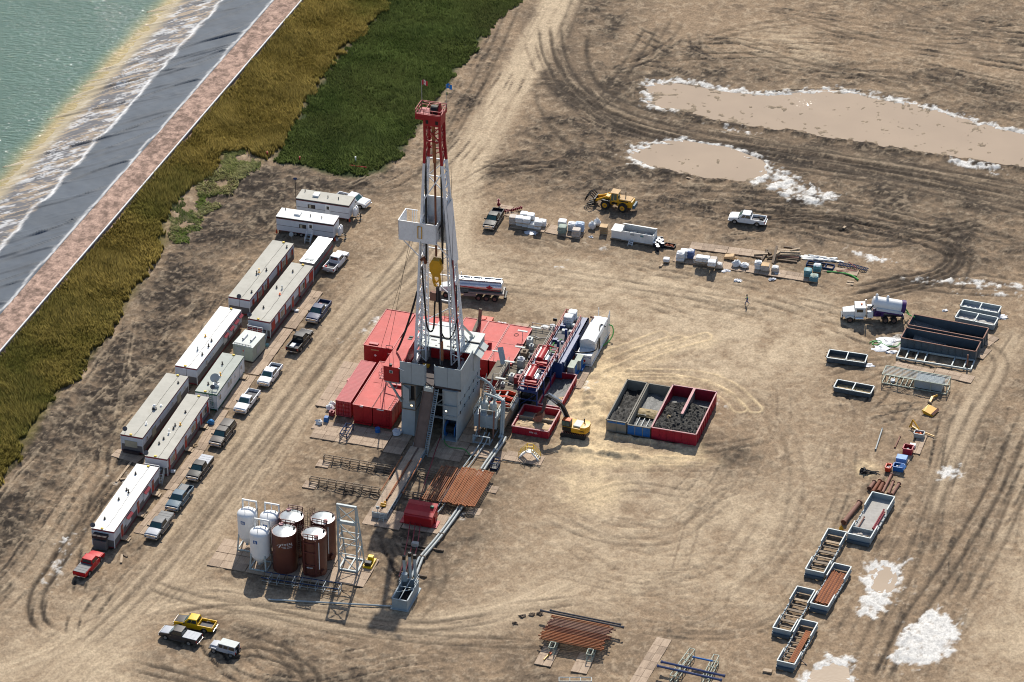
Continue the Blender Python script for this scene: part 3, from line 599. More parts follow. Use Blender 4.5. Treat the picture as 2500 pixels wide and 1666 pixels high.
# mesh: fine terrain and four outer sheets to the horizon
verts = np.stack([X, Y, H], 1)
ii = np.arange(NP).reshape(NR, NC)
q = np.stack([ii[:-1,:-1], ii[:-1,1:], ii[1:,1:], ii[1:,:-1]], -1).reshape(-1, 4)
BIG = 2600.
ov = np.array([(-82,-108,0),(82,-108,0),(108,150,0),(-108,150,0),(-BIG,-BIG,0),(BIG,-BIG,0),(BIG,BIG,0),(-BIG,BIG,0)], float)
cz = [H[0], H[NC-1], H[-1], H[-NC]]
for k in range(4): ov[k,2] = min(cz[k], 0) - .02
oq = np.array([(4,5,1,0),(5,6,2,1),(6,7,3,2),(7,4,0,3)])+NP
allv = np.vstack([verts, ov]); allq = np.vstack([q, oq])
me = bpy.data.meshes.new('ground'); me.vertices.add(len(allv)); me.vertices.foreach_set('co', allv.ravel().astype(np.float32))
me.loops.add(allq.size); me.loops.foreach_set('vertex_index', allq.ravel().astype(np.int32))
me.polygons.add(len(allq)); me.polygons.foreach_set('loop_start', (np.arange(len(allq))*4).astype(np.int32))
me.polygons.foreach_set('use_smooth', np.ones(len(allq), bool))
at_ = me.color_attributes.new('soil', 'FLOAT_COLOR', 'POINT')
cc = np.ones((len(allv), 4), np.float32); cc[:NP,:3] = np.clip(colr, .01, .9); cc[NP:,:3] = mid
at_.data.foreach_set('color', cc.ravel()); me.update(calc_edges=True); me.validate()
ground = bpy.data.objects.new('ground', me); col.objects.link(ground); ground['kind'] = 'structure'; ground['label'] = 'rutted tan and dark brown bare earth of the drilling pad'
def gz(x, y):
    """terrain height at a point"""
    r = np.clip((y+108)/258*(NR-1), 0, NR-1); w_ = np.interp(y, [-108,150], [82,108]); c = np.clip((x/w_+1)/2*(NC-1), 0, NC-1)
    return H.reshape(NR, NC)[np.round(r).astype(int), np.round(c).astype(int)]
m, nt, N, L, b = new_mat('soil_ground'); me.materials.append(m)
va = N.new('ShaderNodeVertexColor'); va.layer_name = 'soil'; tc = N.new('ShaderNodeTexCoord')
n1 = N.new('ShaderNodeTexNoise'); n1.inputs['Scale'].default_value = 2.6; n1.inputs['Detail'].default_value = 6; n1.inputs['Roughness'].default_value = .66
mp = N.new('ShaderNodeMapping'); mp.inputs['Rotation'].default_value = (0,0,R(-20)); mp.inputs['Scale'].default_value = (1.1,.85,1)
L.new(tc.outputs['Object'], mp.inputs[0]); L.new(mp.outputs[0], n1.inputs['Vector'])
r1 = N.new('ShaderNodeMapRange'); r1.inputs[1].default_value = .3; r1.inputs[2].default_value = .72; r1.inputs[3].default_value = .66; r1.inputs[4].default_value = 1.28; L.new(n1.outputs[0], r1.inputs[0])
mx = N.new('ShaderNodeMix'); mx.data_type = 'RGBA'; mx.blend_type = 'MULTIPLY'; mx.inputs[0].default_value = 1
L.new(va.outputs[0], mx.inputs[6]); L.new(r1.outputs[0], mx.inputs[7]); L.new(mx.outputs[2], b.inputs['Base Color'])
b.inputs['Roughness'].default_value = .92; b.inputs['Specular IOR Level'].default_value = .15
bp = N.new('ShaderNodeBump'); bp.inputs['Strength'].default_value = .5; bp.inputs['Distance'].default_value = .09; L.new(n1.outputs[0], bp.inputs['Height']); L.new(bp.outputs[0], b.inputs['Normal'])
# ------------------------------------------------------------------ water
def water_mat(name, c, rough, scale, strength, stretch=(1,1,1), attr=None, dist=.1, spec=.5, spot=None):
    m, nt, N, L, b = new_mat(name); tc = N.new('ShaderNodeTexCoord'); mp = N.new('ShaderNodeMapping'); mp.inputs['Scale'].default_value = stretch; mp.inputs['Rotation'].default_value = (0,0,R(25))
    L.new(tc.outputs['Object'], mp.inputs[0])
    n = N.new('ShaderNodeTexNoise'); n.inputs['Scale'].default_value = scale; n.inputs['Detail'].default_value = 5; L.new(mp.outputs[0], n.inputs['Vector'])
    bp = N.new('ShaderNodeBump'); bp.inputs['Strength'].default_value = strength; bp.inputs['Distance'].default_value = dist; L.new(n.outputs[0], bp.inputs['Height']); L.new(bp.outputs[0], b.inputs['Normal'])
    if spot is not None:      # a gust-rippled patch
        mq = N.new('ShaderNodeMapping'); mq.vector_type = 'TEXTURE'; mq.inputs['Location'].default_value = spot; mq.inputs['Scale'].default_value = (11,9,9); L.new(tc.outputs['Object'], mq.inputs[0])
        gr = N.new('ShaderNodeTexGradient'); gr.gradient_type = 'QUADRATIC_SPHERE'; L.new(mq.outputs[0], gr.inputs[0]); ma = N.new('ShaderNodeMath'); ma.operation = 'MULTIPLY_ADD'; ma.inputs[1].default_value = 1.2; ma.inputs[2].default_value = strength; L.new(gr.outputs['Fac'], ma.inputs[0]); L.new(ma.outputs[0], bp.inputs['Strength']); n.inputs['Scale'].default_value = 2.2
    n2 = N.new('ShaderNodeTexNoise'); n2.inputs['Scale'].default_value = .12; n2.inputs['Detail'].default_value = 5; L.new(mp.outputs[0], n2.inputs['Vector'])
    r = N.new('ShaderNodeMapRange'); r.inputs[3].default_value = .85; r.inputs[4].default_value = 1.15; L.new(n2.outputs[0], r.inputs[0])
    mx = N.new('ShaderNodeMix'); mx.data_type = 'RGBA'; mx.blend_type = 'MULTIPLY'; mx.inputs[0].default_value = 1; L.new(r.outputs[0], mx.inputs[7])
    if attr: va = N.new('ShaderNodeVertexColor'); va.layer_name = attr; L.new(va.outputs[0], mx.inputs[6])
    else: mx.inputs[6].default_value = (*c, 1)
    L.new(mx.outputs[2], b.inputs['Base Color']); b.inputs['Roughness'].default_value = rough; b.inputs['Specular IOR Level'].default_value = spec; b.inputs['IOR'].default_value = 1.33
water_mat('puddle_water', (.36,.272,.188), .09, 1.6, .10, dist=.05, spot=at('d',1850,236))
water_mat('pond_water', (.2,.3,.24), .07, .8, .5, (1.,2.2,1), attr='depth', dist=.35)
for nm, lab in (('large','long muddy brown puddle with white salt edges'), ('small','smaller muddy brown puddle beyond the wheel loader'), ('yard','tiny tan puddle inside the white salt patch'), ('corner','small puddle at the bottom edge of the picture')):
    P = W2('d', PUD[nm]); c = P.mean(0); P = c + (P-c)*1.0
    P2 = []
    for a, b_ in zip(P, np.roll(P,-1,0)):
        d = b_-a; n_ = np.array([d[1],-d[0]])/np.hypot(*d); P2 += [a, (a+b_)/2]
    P2 = np.array(P2); cen = P2.mean(0); g = P2-cen; P2 = cen + g*(1+1.6/np.hypot(g[:,0],g[:,1]))[:,None]
    mb = MB(); mb.add([(p[0], p[1], -.07) for p in P2], [tuple(range(len(P2)))]); o = mb.build('puddle', 'puddle_water'); tag(o, lab, kind='structure')
# pond
ns, nt_ = 240, 30
S0, S1 = -60., 260.
def fxy(s, t): return FA.x + fu[0]*s + fn[0]*t, FA.y + fu[1]*s + fn[1]*t
def strip(name, ts, S, zf, cf, attr, mat):
    Sg, Tg = np.meshgrid(S, ts, indexing='ij'); xs, ys = fxy(Sg, Tg); zs = zf(Sg, Tg)
    n, k = Sg.shape; id_ = np.arange(n*k).reshape(n, k); qq = np.stack([id_[:-1,:-1], id_[1:,:-1], id_[1:,1:], id_[:-1,1:]], -1).reshape(-1,4)
    me = bpy.data.meshes.new(name); me.from_pydata(np.stack([xs,ys,zs],-1).reshape(-1,3).tolist(), [], qq.tolist())
    a = me.color_attributes.new(attr, 'FLOAT_COLOR', 'POINT'); c4 = np.ones((n*k,4), np.float32); c4[:,:3] = cf(Sg.ravel(), Tg.ravel()); a.data.foreach_set('color', c4.ravel())
    me.polygons.foreach_set('use_smooth', [True]*len(me.polygons)); me.materials.append(M[mat]); me.update()
    bm = bmesh.new(); bm.from_mesh(me); bmesh.ops.recalc_face_normals(bm, faces=bm.faces)
    if sum(f.normal.z for f in bm.faces) < 0: bmesh.ops.reverse_faces(bm, faces=bm.faces)
    bm.to_mesh(me); bm.free()
    o = bpy.data.objects.new(name, me); col.objects.link(o); return o
def wcol(s, t):
    d = t-T_WAT + (fbm(s,t,.12,81,3)-.5)*2.2; k = sstep(.3, 5.5, d)[:,None]
    y = C(.36,.28,.12)[None]*(1-sstep(1.0,4.0,d)[:,None]) + C(.22,.24,.12)[None]*sstep(1.0,4.0,d)[:,None]
    return y*(1-k) + (C(.078,.135,.1)[None]*(.9+.2*fbm(s,t,.03,85,3))[:,None])*k
o = strip('pond_water', np.concatenate([np.linspace(T_WAT-2.5,T_WAT+12,50), np.linspace(T_WAT+14,T_WAT+150,40)]), np.linspace(S0,S1,200), lambda s,t: s*0-.95, wcol, 'depth', 'pond_water')
tag(o, 'green pond water with a yellow shallow edge', kind='structure')
m, nt, N, L, b = new_mat('liner'); va = N.new('ShaderNodeVertexColor'); va.layer_name = 'tint'; L.new(va.outputs[0], b.inputs['Base Color']); b.inputs['Roughness'].default_value = .62; b.inputs['Specular IOR Level'].default_value = .25
Sl = np.linspace(S0, S1, 2100); tl = np.linspace(T_LIN-.15, T_WAT+3.5, 64)
wr = [(random.uniform(S0,S1), random.uniform(.5,1.4), random.random()) for _ in range(260)]
def lz(s, t):
    z = np.interp(t, [T_LIN-.2, T_LIN+.3, T_CRU, T_WAT, T_WAT+14], [BERM+.03, BERM-.05, .1, -.9, -2.2])
    q_ = (t-T_LIN); env = sstep(.1, 1.5, q_)
    for s0, a_, r_ in wr:
        c = s0 + q_*(.7+.35*r_) + np.sin(q_*.4+s0)*.6; z = z + env*np.exp(-((s-c)/(.16+.1*r_))**2)*(.22 if r_ > .4 else .1)*a_
    return z + (fbm(s, t, .5, 91, 3)-.5)*.12*env
def lcol(s, t):
    n = fbm(s, t, .25, 93, 4); base = C(.07,.087,.11)[None]*(.75+.5*n)[:,None]
    lo = sstep(T_CRU-.6, T_CRU+.4, t + (fbm(s,t,.4,95,3)-.5)*1.6)
    ps = s-.95*t; st = fbm(ps*1.1+np.sin(t)*.4, t*.4, 1.0, 97, 5, .75); st2 = fbm(ps*.9+7, t*.5, 1.0, 101, 5, .75)
    low = mix(np.repeat(C(.1,.1,.11)[None], len(s), 0), C(.36,.27,.18)[None], sstep(.5,.6,st)*.8); low = mix(low, C(.55,.55,.55)[None], sstep(.55,.63,st2)*.8)
    low = mix(low, C(.42,.34,.2)[None], sstep(T_WAT-2.5, T_WAT+.2, t)*.8)
    c = mix(base, low, lo)
    white = np.exp(-((t-T_CRU+(n-.5)*1.8)/.28)**2)*.8 + np.exp(-((t-T_LIN-.25+(n-.5)*1.6)/.22)**2)*.7
    return mix(c, C(.75,.74,.72)[None], np.clip(white*(.5+n), 0, 1))
o = strip('pond_liner', tl, Sl, lz, lcol, 'tint', 'liner'); tag(o, 'wrinkled grey pond liner with white salt lines and tan mud streaks', kind='structure')
# ------------------------------------------------------------------ fence on the berm
paint('fence_shade_band', (.33,.29,.29), .8, dirt=.3)  # shadow and bank below the rail, put into one grey colour
s_end = (FB.x-FA.x)*fu[0]+(FB.y-FA.y)*fu[1] + 12
fr = thing('berm_fence', 'low fence with a white top rail and grey panels as its shadow band along the gravel berm', 'fence', (FA.x, FA.y, 0))
def fl_(s, z=0, t=0): x, y = fxy(s, t); return Vector((x-FA.x, y-FA.y, z))
seglen = 6.0; nseg = int((s_end+14)/seglen)
base_p = None
for i in range(nseg):
    s0 = -14+i*seglen; a, b_ = fl_(s0), fl_(s0+seglen); bend = math.sin(s0*.05)*.12
    kbeam('panel','fence_shade_band',fr,a+Vector((0,0,BERM+.28)),b_+Vector((0,0,BERM+.28)),.03,.5)  # grey sheet standing in for the shadow and bank under the rail
    kcyl('rail','white_clean',fr,a+Vector((0,0,BERM+.6)),b_+Vector((0,0,BERM+.6)),.13,8)
    kcyl('post','steel_grey',fr,a+Vector((0,0,BERM-.3)),a+Vector((0,0,BERM+.55)),.05,6)
# ------------------------------------------------------------------ grass
m, nt, N, L, b = new_mat('grass_blade'); va = N.new('ShaderNodeVertexColor'); va.layer_name = 'tint'; L.new(va.outputs[0], b.inputs['Base Color']); b.inputs['Roughness'].default_value = .7; b.inputs['Specular IOR Level'].default_value = .2
tl_ = N.new('ShaderNodeBsdfTranslucent'); L.new(va.outputs[0], tl_.inputs['Color']); ms = N.new('ShaderNodeMixShader'); ms.inputs[0].default_value = .5; L.new(b.outputs[0], ms.inputs[1]); L.new(tl_.outputs[0], ms.inputs[2]); L.new(ms.outputs[0], N['Material Output'].inputs[0])
def grass(name, label, poly, n, hgt, wid, cols, seed, keep=None, lean=.35):
    rs = np.random.RandomState(seed); P = W2('d', poly); lo, hi = P.min(0), P.max(0)
    lo = np.maximum(lo, [-112,-100]); hi = np.minimum(hi, [112,140])
    px = rs.uniform(lo[0], hi[0], n*6); py = rs.uniform(lo[1], hi[1], n*6); ins = np.zeros(len(px), bool)
    qx = px + (fbm(px,py,.25,seed+3,4,.7)-.5)*6; qy = py + (fbm(px,py,.25,seed+7,4,.7)-.5)*6
    for a, b_ in zip(P, np.roll(P,-1,0)):
        c = (a[1] > qy) != (b_[1] > qy); ins ^= c & (qx < (b_[0]-a[0])*(qy-a[1])/(b_[1]-a[1]+1e-12)+a[0])
    ins &= tdist(px, py) < -.5
    ins &= fbm(px, py, .35, seed+11, 3) > (keep or 0)
    px, py = px[ins][:n], py[ins][:n]; k = len(px); z = gz(px, py)
    clump = fbm(px, py, .22, seed+1, 4); big = fbm(px, py, .05, seed+5, 3)
    hh = hgt*(.45+1.1*clump)*rs.uniform(.6,1.25,k); ww = wid*rs.uniform(.6,1.4,k); th = rs.uniform(0, 6.283, k)
    la = lean*hh*rs.uniform(.3,1.4,k); ld = 1.1*np.pi + (fbm(px,py,.12,seed+9,3)-.5)*7
    dx, dy = np.cos(th)*ww/2, np.sin(th)*ww/2
    v0 = np.stack([px-dx, py-dy, z-.05], 1); v1 = np.stack([px+dx, py+dy, z-.05], 1)
    mx_, my_ = px+np.cos(ld)*la*.35, py+np.sin(ld)*la*.35
    v2 = np.stack([mx_+dx*.8, my_+dy*.8, z+hh*.6], 1); v3 = np.stack([mx_-dx*.8, my_-dy*.8, z+hh*.6], 1); v4 = np.stack([px+np.cos(ld)*la, py+np.sin(ld)*la, z+hh], 1)
    V = np.stack([v0,v1,v2,v3,v4], 1).reshape(-1,3); b0 = np.arange(k)*5
    Q4 = np.stack([b0,b0+1,b0+2,b0+3],1); T3 = np.stack([b0+3,b0+2,b0+4],1)
    loops = np.concatenate([np.concatenate([Q4,T3],1).ravel()]); starts = np.stack([np.arange(k)*7, np.arange(k)*7+4],1).ravel()
    me = bpy.data.meshes.new(name); me.vertices.add(len(V)); me.vertices.foreach_set('co', V.ravel().astype(np.float32)); me.loops.add(len(loops)); me.loops.foreach_set('vertex_index', loops.astype(np.int32))
    me.polygons.add(len(starts)); me.polygons.foreach_set('loop_start', starts.astype(np.int32))
    ca, cb, cc_ = [np.array(c_) for c_ in cols]; mixv = np.clip((clump-.5)*2.4+.5+rs.uniform(-.25,.25,k), 0, 1)[:,None]; m2 = np.clip((big-.5)*3.5+.4, 0, 1)[:,None]
    cv = (ca*(1-mixv)+cb*mixv)*(1-m2)+(cc_*(1-mixv*.5)+cb*mixv*.5)*m2; cv = cv*rs.uniform(.7,1.3,k)[:,None]
    c5 = np.ones((k,5,4), np.float32); c5[:,:,:3] = cv[:,None,:]
    a = me.color_attributes.new('tint', 'FLOAT_COLOR', 'POINT'); a.data.foreach_set('color', c5.ravel()); me.materials.append(M['grass_blade']); me.update(calc_edges=True); me.validate()
    o = bpy.data.objects.new(name, me); col.objects.link(o); tag(o, label, kind='stuff'); return o
grass('golden_reeds', 'tall golden olive reeds on the bank below the fence', GOLD_P, 140000, .85, .16, [(.22,.17,.045),(.36,.28,.085),(.16,.155,.04)], 5)
grass('green_grass', 'dark green weeds beside the dirt road', GREEN_P, 80000, .5, .19, [(.065,.095,.025),(.13,.17,.05),(.1,.115,.038)], 105)
grass('flattened_grass', 'pale flattened grass with green shoots at the edge of the dirt', PATCH_P, 7000, .4, .16, [(.14,.2,.04),(.55,.47,.28),(.2,.26,.06)], 205, keep=.42, lean=1.3)
# ================================================================== the rig and everything laid out on its axes
RZ = R(-17.0); RO = Vector((-12.7, -28.2, 0)); RM = Matrix.Translation(RO) @ Matrix.Rotation(RZ, 4, 'Z')
def rl(x, y, z=0.0): return RM @ Vector((x, y, z))
def rt(name, label, cat, x, y, z=0.0, group=None, rz=0.0): return thing(name, label, cat, rl(x, y, z), RZ+rz, group)
V = Vector
def ladder(mb, a, b, wdir, w=.5, step=.35, r=.05):
    a, b, wd = V(a), V(b), V(wdir).normalized()*w/2
    mb.beam(a-wd, b-wd, r); mb.beam(a+wd, b+wd, r); n = int((b-a).length/step)
    for i in range(1, n): p = a.lerp(b, i/n); mb.beam(p-wd, p+wd, r*.7)
    return mb
def stairs(parent, a, b, w, mat='steel_grey', rail='handrail_grey', wdir=(1,0,0), sides=(-1,1)):
    """stringers, treads and handrails as parts of parent; a bottom, b top"""
    a, b, wd = V(a), V(b), V(wdir).normalized()*w/2; n = max(3, int(abs(b.z-a.z)/.22))
    mb = MB(); mb.beam(a-wd, b-wd, .06, .22); mb.beam(a+wd, b+wd, .06, .22); mb.build('stringer', mat, parent)
    d = (b-a).normalized(); h = V((d.x, d.y, 0)).normalized()
    for i in range(1, n):
        p = a.lerp(b, i/n); kbeam('tread',mat,parent,p-wd*.96,p+wd*.96,.24,.04)
    mb = MB()
    for s in sides: mb.rail([a+wd*s*1.02, b+wd*s*1.02], 1.0, 1.6)
    if sides: mb.build('handrail', rail, parent)
# ------------------------------------------------------------------ wooden rig mats
def mat_grid(x0, x1, y0, y1, label, nx=1, ny=1, frame=True, kx=.55, mat='mat_wood', z=0.03, at_frame=None, group='wooden rig mats', seedv=0, th=.14):
    """one mat: a timber bed made of boards between a pale frame"""
    rnd = random.Random(int((x0*13+y0*7)*10)+seedv)
    c = ((x0+x1)/2, (y0+y1)/2); lx, ly = x1-x0, y1-y0
    o = rt('rig_mat', label, 'mat', c[0], c[1], z, group) if at_frame is None else thing('rig_mat', label, 'mat', at_frame[0], at_frame[1], group)
    long_x = lx > ly
    kbox('bed','mat_wood_dark',o,-lx/2,lx/2,-ly/2,ly/2,0,th*.6)
    # boards across the bed, grouped into panels that can be told apart
    n = max(2, round((lx if long_x else ly)/2.0)); m_ = 2
    for i in range(n):
        for j in range(m_):
            if long_x: a0, a1 = -lx/2+lx*i/n, -lx/2+lx*(i+1)/n; b0, b1 = -ly/2+ly*j/m_, -ly/2+ly*(j+1)/m_
            else: a0, a1 = -lx/2+lx*j/m_, -lx/2+lx*(j+1)/m_; b0, b1 = -ly/2+ly*i/n, -ly/2+ly*(i+1)/n
            g = .022; h = th*.6+.045+rnd.uniform(-.012,.012)
            mb = MB(); mb.box(a0+g, a1-g, b0+g, b1-g, th*.6-.01, h)
            mb.build('board', mat if rnd.random() < .8 else 'mat_wood_dark', o)
    return o
MATS = [(-17.4,-11.4,-5.4,-3.0,'rig mat at the left end of the row in front of the red buildings'), (-11.4,-5.5,-5.2,-3.0,'rig mat under the blue frame before the red buildings'),
        (-18.0,-11.8,-3.0,-.4,'rig mat in the shadow of the red container'), (-11.8,-5.5,-3.0,-.4,'rig mat in the shadow below the double red building'),
        (-5.4,-2.5,-6.0,-.3,'rig mat left of the steep ramp foot'), (-5.4,-4.35,-.2,10,'rig mat strip between red building and grey substructure'),
        (1.5,6.6,-5.3,-2.4,'rig mat right of the ramp foot crossed by the red hose'), (1.5,6.6,-2.4,.2,'rig mat before the reel opening of the substructure'), (4.6,8.2,.3,4.2,'rig mat beside the grey substructure wall'),
        (4.6,6.2,4.3,13,'rig mat strip along the shaded substructure side'), (6.7,12.6,-3.1,-.6,'rig mat carrying the big grey pipes'), (12.6,18.6,-2.7,-.1,'rig mat under the yellow railed crossover stairs'),
        (-2.2,3.6,-25.3,-20.6,'rig mat under the lower end of the catwalk'), (3.7,9.6,-24.6,-19.6,'rig mat under the red pipe shelter'),
        (-19.6,-16.4,3.4,17.0,'rig mat strip left of the red container'), (-17.8,-8.0,28.6,30.4,'rig mat behind the large red building'), (-3.6,7.6,30.6,33.2,'rig mat behind the ribbed red roofs'),
        (7.8,11.0,31.2,37.0,'rig mat behind the mud tanks with white sacks'), (16.8,18.4,20.0,26.4,'rig mat in front of the white container'), (3.0,5.2,33.6,36.2,'small rig mat lying behind the red roofs')]
for q in MATS: mat_grid(*q)
# ------------------------------------------------------------------ drilling rig
rig = rt('drilling_rig', 'tall drilling rig with red and white mast on a grey blue substructure', 'rig', 0, 0)
def seams(mb, x, y0, y1, z0, z1, nv, zs, off=.02):
    for z in zs: mb.box(x-off, x+off, y0, y1, z-.03, z+.03)
    for i in range(1, nv): y = y0+(y1-y0)*i/nv; mb.box(x-off*.8, x+off*.8, y-.025, y+.025, z0, z1)
for sx in (-1, 1):
    xa, xb = (-4.35,-2.2) if sx < 0 else (2.25,4.5)
    if sx < 0: mb = MB(); mb.prism([(-.35,0),(11.8,0),(11.8,4.3),(.25,4.3)], xa, xb, 'x')
    else:
        mb = MB(); mb.prism([(-.35,0),(11.8,0),(11.8,4.3),(.25,4.3)], xb-.12, xb, 'x'); mb.prism([(-.35,0),(11.8,0),(11.8,4.3),(.25,4.3)], xa, xa+.12, 'x')
        mb.box(xa+.12, xb-.12, 3.2, 11.8, 0, 4.3); mb.box(xa+.12, xb-.12, .3, 3.2, 3.6, 4.3); mb.box(xa+.12, xb-.12, -.3, 3.2, .02, .2)
    mb.build('lower_box', 'rig_grey', rig, bevel=.04, seg=1)
    kbox('middle_box','rig_grey',rig,xa,xb,.35,11.8,4.36,6.05,bevel=.04,seg=1)
    kbox('upper_box','rig_grey',rig,xa-.05,xb+.05,.5,11.8,6.12,8.75,bevel=.04,seg=1)
    # frame edges, lugs and the working lamp
    mb = MB(); 
    for z in (4.33, 6.08, 8.76): mb.box(xa-.08, xb+.08, .2, 11.9, z-.06, z+.06)
    mb.box(xa-.06, xa+.08, .28, .4, 4.4, 8.7); mb.box(xb-.08, xb+.06, .28, .4, 4.4, 8.7)
    mb.build('edge_frame', 'frame_rust' if sx < 0 else 'steel_grey', rig)
    for k in range(5):
        for z in (4.33, 6.08):
            mb = MB(); x = xb if sx > 0 else xa
            mb.box(x-.02, x+.1, 1.6+k*2.2, 1.78+k*2.2, z-.24, z+.24) if sx > 0 else mb.box(x-.16, x+.02, 1.6+k*2.2, 1.95+k*2.2, z-.3, z+.3)
            mb.build('lug', 'black', rig)
    lx = -2.75 if sx < 0 else 2.75
    lp = MB(); lp.box(lx-.2, lx+.2, .18, .34, 5.0, 5.35); lo = lp.build('work_lamp', 'steel_grey', rig)
    lp = MB(); lp.box(lx-.14, lx+.14, .15, .18, 5.06, 5.29); lp.build('lens', 'lamp_lit', lo) if 'lamp_lit' in M else None
mb = MB(); mb.quad((-4.2,.3,5.9),(-3.0,-.15,5.6),(-3.0,-.2,8.3),(-4.2,.25,8.6)); mb.quad((-4.2,.36,5.9),(-4.2,.31,8.6),(-3.0,-.14,8.3),(-3.0,-.09,5.6)); mb.build('hatch_door', 'rig_grey', rig)
kbox('dark_opening','black',rig,-2.9,-2.3,.38,.52,6.2,8.6)
reel = MB(); reel.cyl((2.55,1.2,1.5),(4.1,1.2,1.5),.7,20); reel = reel.build('cable_reel', 'hose_black', rig, smooth=True)
for x in (2.5, 4.1): kcyl('reel_flange','bin_blue',reel,(x-.06,1.2,1.5),(x+.06,1.2,1.5),1.25,24,smooth=True)
# centre bay: cross members and dark machinery
mb = MB(); 
for z in (2.0, 4.3, 6.2): mb.beam((-2.2,3,z),(2.25,3,z),.25,.3); mb.beam((-2.2,8,z),(2.25,8,z),.25,.3)
mb.beam((-2.2,3,2),(2.25,3,6.2),.16); mb.beam((2.25,8,2),(-2.2,8,6.2),.16); mb.build('cross_brace', 'steel_grey', rig)
mb = MB(); mb.box(-1.6,1.7,4,9,1.2,3.6); mb.cyl((0,6,3.6),(0,6,6.5),.9,16); mb.cyl((0,6,6.5),(0,6,8.6),.55,14); mb.build('wellhead_stack', 'black', rig)
kbox('back_panel','rig_grey',rig,-2.2,2.25,11.2,11.7,0,8.7)
# floor and walls
kbox('rig_floor','floor_dark',rig,-4.75,5.0,.55,12.7,8.82,9.15)
def wallp(x0, x1, y0, y1, z0, z1, mat='rig_grey', n='wall_panel'):
    mb = MB(); mb.box(x0, x1, y0, y1, z0, z1); return mb.build(n, mat, rig, bevel=.02, seg=1)
for x0, x1 in ((-4.65,-2.75),(-2.72,-.7)): wallp(x0, x1, .42, .54, 8.85, 12.6)
for x0, x1 in ((.95,2.9),(2.93,4.95)): wallp(x0, x1, .6, .72, 8.85, 12.6)
kbeam('wall_panel','rig_grey',rig,(.62,1.15,10.72),(.98,.62,10.72),.08,3.75)
wallp(-.72, -.64, .5, 1.2, 8.85, 12.5)
for y0, y1 in ((.74,3.8),(3.82,6.9)): wallp(4.9, 5.02, y0, y1, 8.85, 12.6)
kprism('wall_panel','rig_grey',rig,[(6.92,8.85),(12.6,8.85),(12.6,11.85),(8.2,11.85),(6.92,10.6)], 4.9, 5.02, 'x')
kprism('wall_panel','rig_red',rig,[(.6,9.1),(8,9.1),(8,12.2),(5.2,12.1),(.6,10.6)], -4.72, -4.62, 'x')
wallp(-4.6, 4.9, 12.45, 12.6, 9.2, 11.8)
rf = MB(); rf.box(-4.1,5.15,6.75,9.6,11.86,12.02); rf = rf.build('house_roof', 'rig_pale', rig)
rf2 = MB(); rf2.box(-4.1,5.15,9.75,12.65,11.95,12.12); rf2.build('house_roof', 'rig_pale', rig)
kbox('roof_gutter','black',rig,-4.1,5.15,9.58,9.77,11.8,12.2)
for x, y, wx, wy_ in ((-2.3,8.6,.9,.25),(-.9,7.9,.5,.16),(.6,7.4,1.5,.35),(1.3,8.6,.45,.16),(-1.2,7.2,.3,.2)): kbox('roof_slot','black',rf,x,x+wx,y,y+wy_,12.021,12.05)
for x in (-2.9, 3.6):
    mb = MB(); ladder(mb, (x,6.9,12.06), (x,9.5,12.06), (1,0,0), .5, .5, .07); mb.build('roof_ladder', 'steel_grey', rf)
kbox('corner_post','steel_grey',rig,4.95,5.1,6.7,6.85,8.9,12)
for y in (7.4, 9.6):
    mb = MB(); mb.add([(5.04,y,11.6),(5.04,y+1.7,11.6),(6.1,y+1.7,10.9),(6.1,y,10.9),(5.04,y,11.54),(5.04,y+1.7,11.54),(6.1,y+1.7,10.84),(6.1,y,10.84)], [(0,1,2,3),(7,6,5,4),(0,3,7,4),(1,5,6,2),(2,6,7,3)]); mb.build('awning', 'rig_pale', rig)
# drawworks and floor kit
dw = MB(); dw.cyl((-.3,9.0,10.4),(3.1,9.0,10.4),1.15,24); dw.box(-2.2,-.6,8.2,10.6,9.15,11.2); dw.box(3.2,4.2,8.0,10.4,9.15,11.3); dw.box(-.6,3.2,8.4,10.2,9.15,9.6); dw.build('drawworks', 'rig_red', rig, smooth=True)
kbox('drum_opening','black',rig,.9,2.0,7.78,7.86,10.3,10.75)
kbox('control_stand','steel_grey',rig,-3.4,-2.4,7.2,7.6,9.15,10.7)
kbox('floor_pad','yellow_machine',rig,-2.7,-1.6,5.2,5.9,9.15,9.4)
kbox('floor_box','yellow_machine',rig,3.6,4.2,2.0,2.6,9.15,9.7)
kcyl('rotary_table','pipe_dark',rig,(.1,4.6,9.15),(.1,4.6,9.5),.75,18)
mb = MB()
for i in range(5): mb.beam((-.6+i*.28,.2,9.0),(-.6+i*.28,.9,9.0),.06)
mb.beam((-.7,.2,9.0),(.8,.2,9.0),.08); mb.box(-.7,.75,-.05,.2,8.3,8.95); mb.build('v_door_grate', 'rig_pale', rig)
# V-door ramp with its side stair
rp = MB(); rp.prism([(.55,8.85),(-4.85,1.15),(-4.85,.75),(.55,8.3)], -.8, .85, 'x'); rp = rp.build('ramp', 'ramp_brown', rig)
for x in (-.84, .82): kbeam('ramp_edge','ramp_brown',rp,(x,.5,8.9),(x,-4.85,1.28),.08,.16)
st = MB(); st.prism([(.5,8.7),(-5.3,.35),(-5.3,.0),(.5,8.3)], 1.42, 1.5, 'x'); st.prism([(.5,8.7),(-5.3,.35),(-5.3,.0),(.5,8.3)], .9, .96, 'x'); st = st.build('ramp_stair', 'rig_grey', rig)
for i in range(30):
    t = i/29; y = .4-5.6*t; z = 8.5-8.05*t; kbox('tread','rig_grey',st,.96,1.42,y-.12,y+.12,z-.03,z+.02)
krail('handrail','handrail_grey',st,[(1.48,-5.2,.4),(1.48,-3.9,2.2)],1.0,1.0)
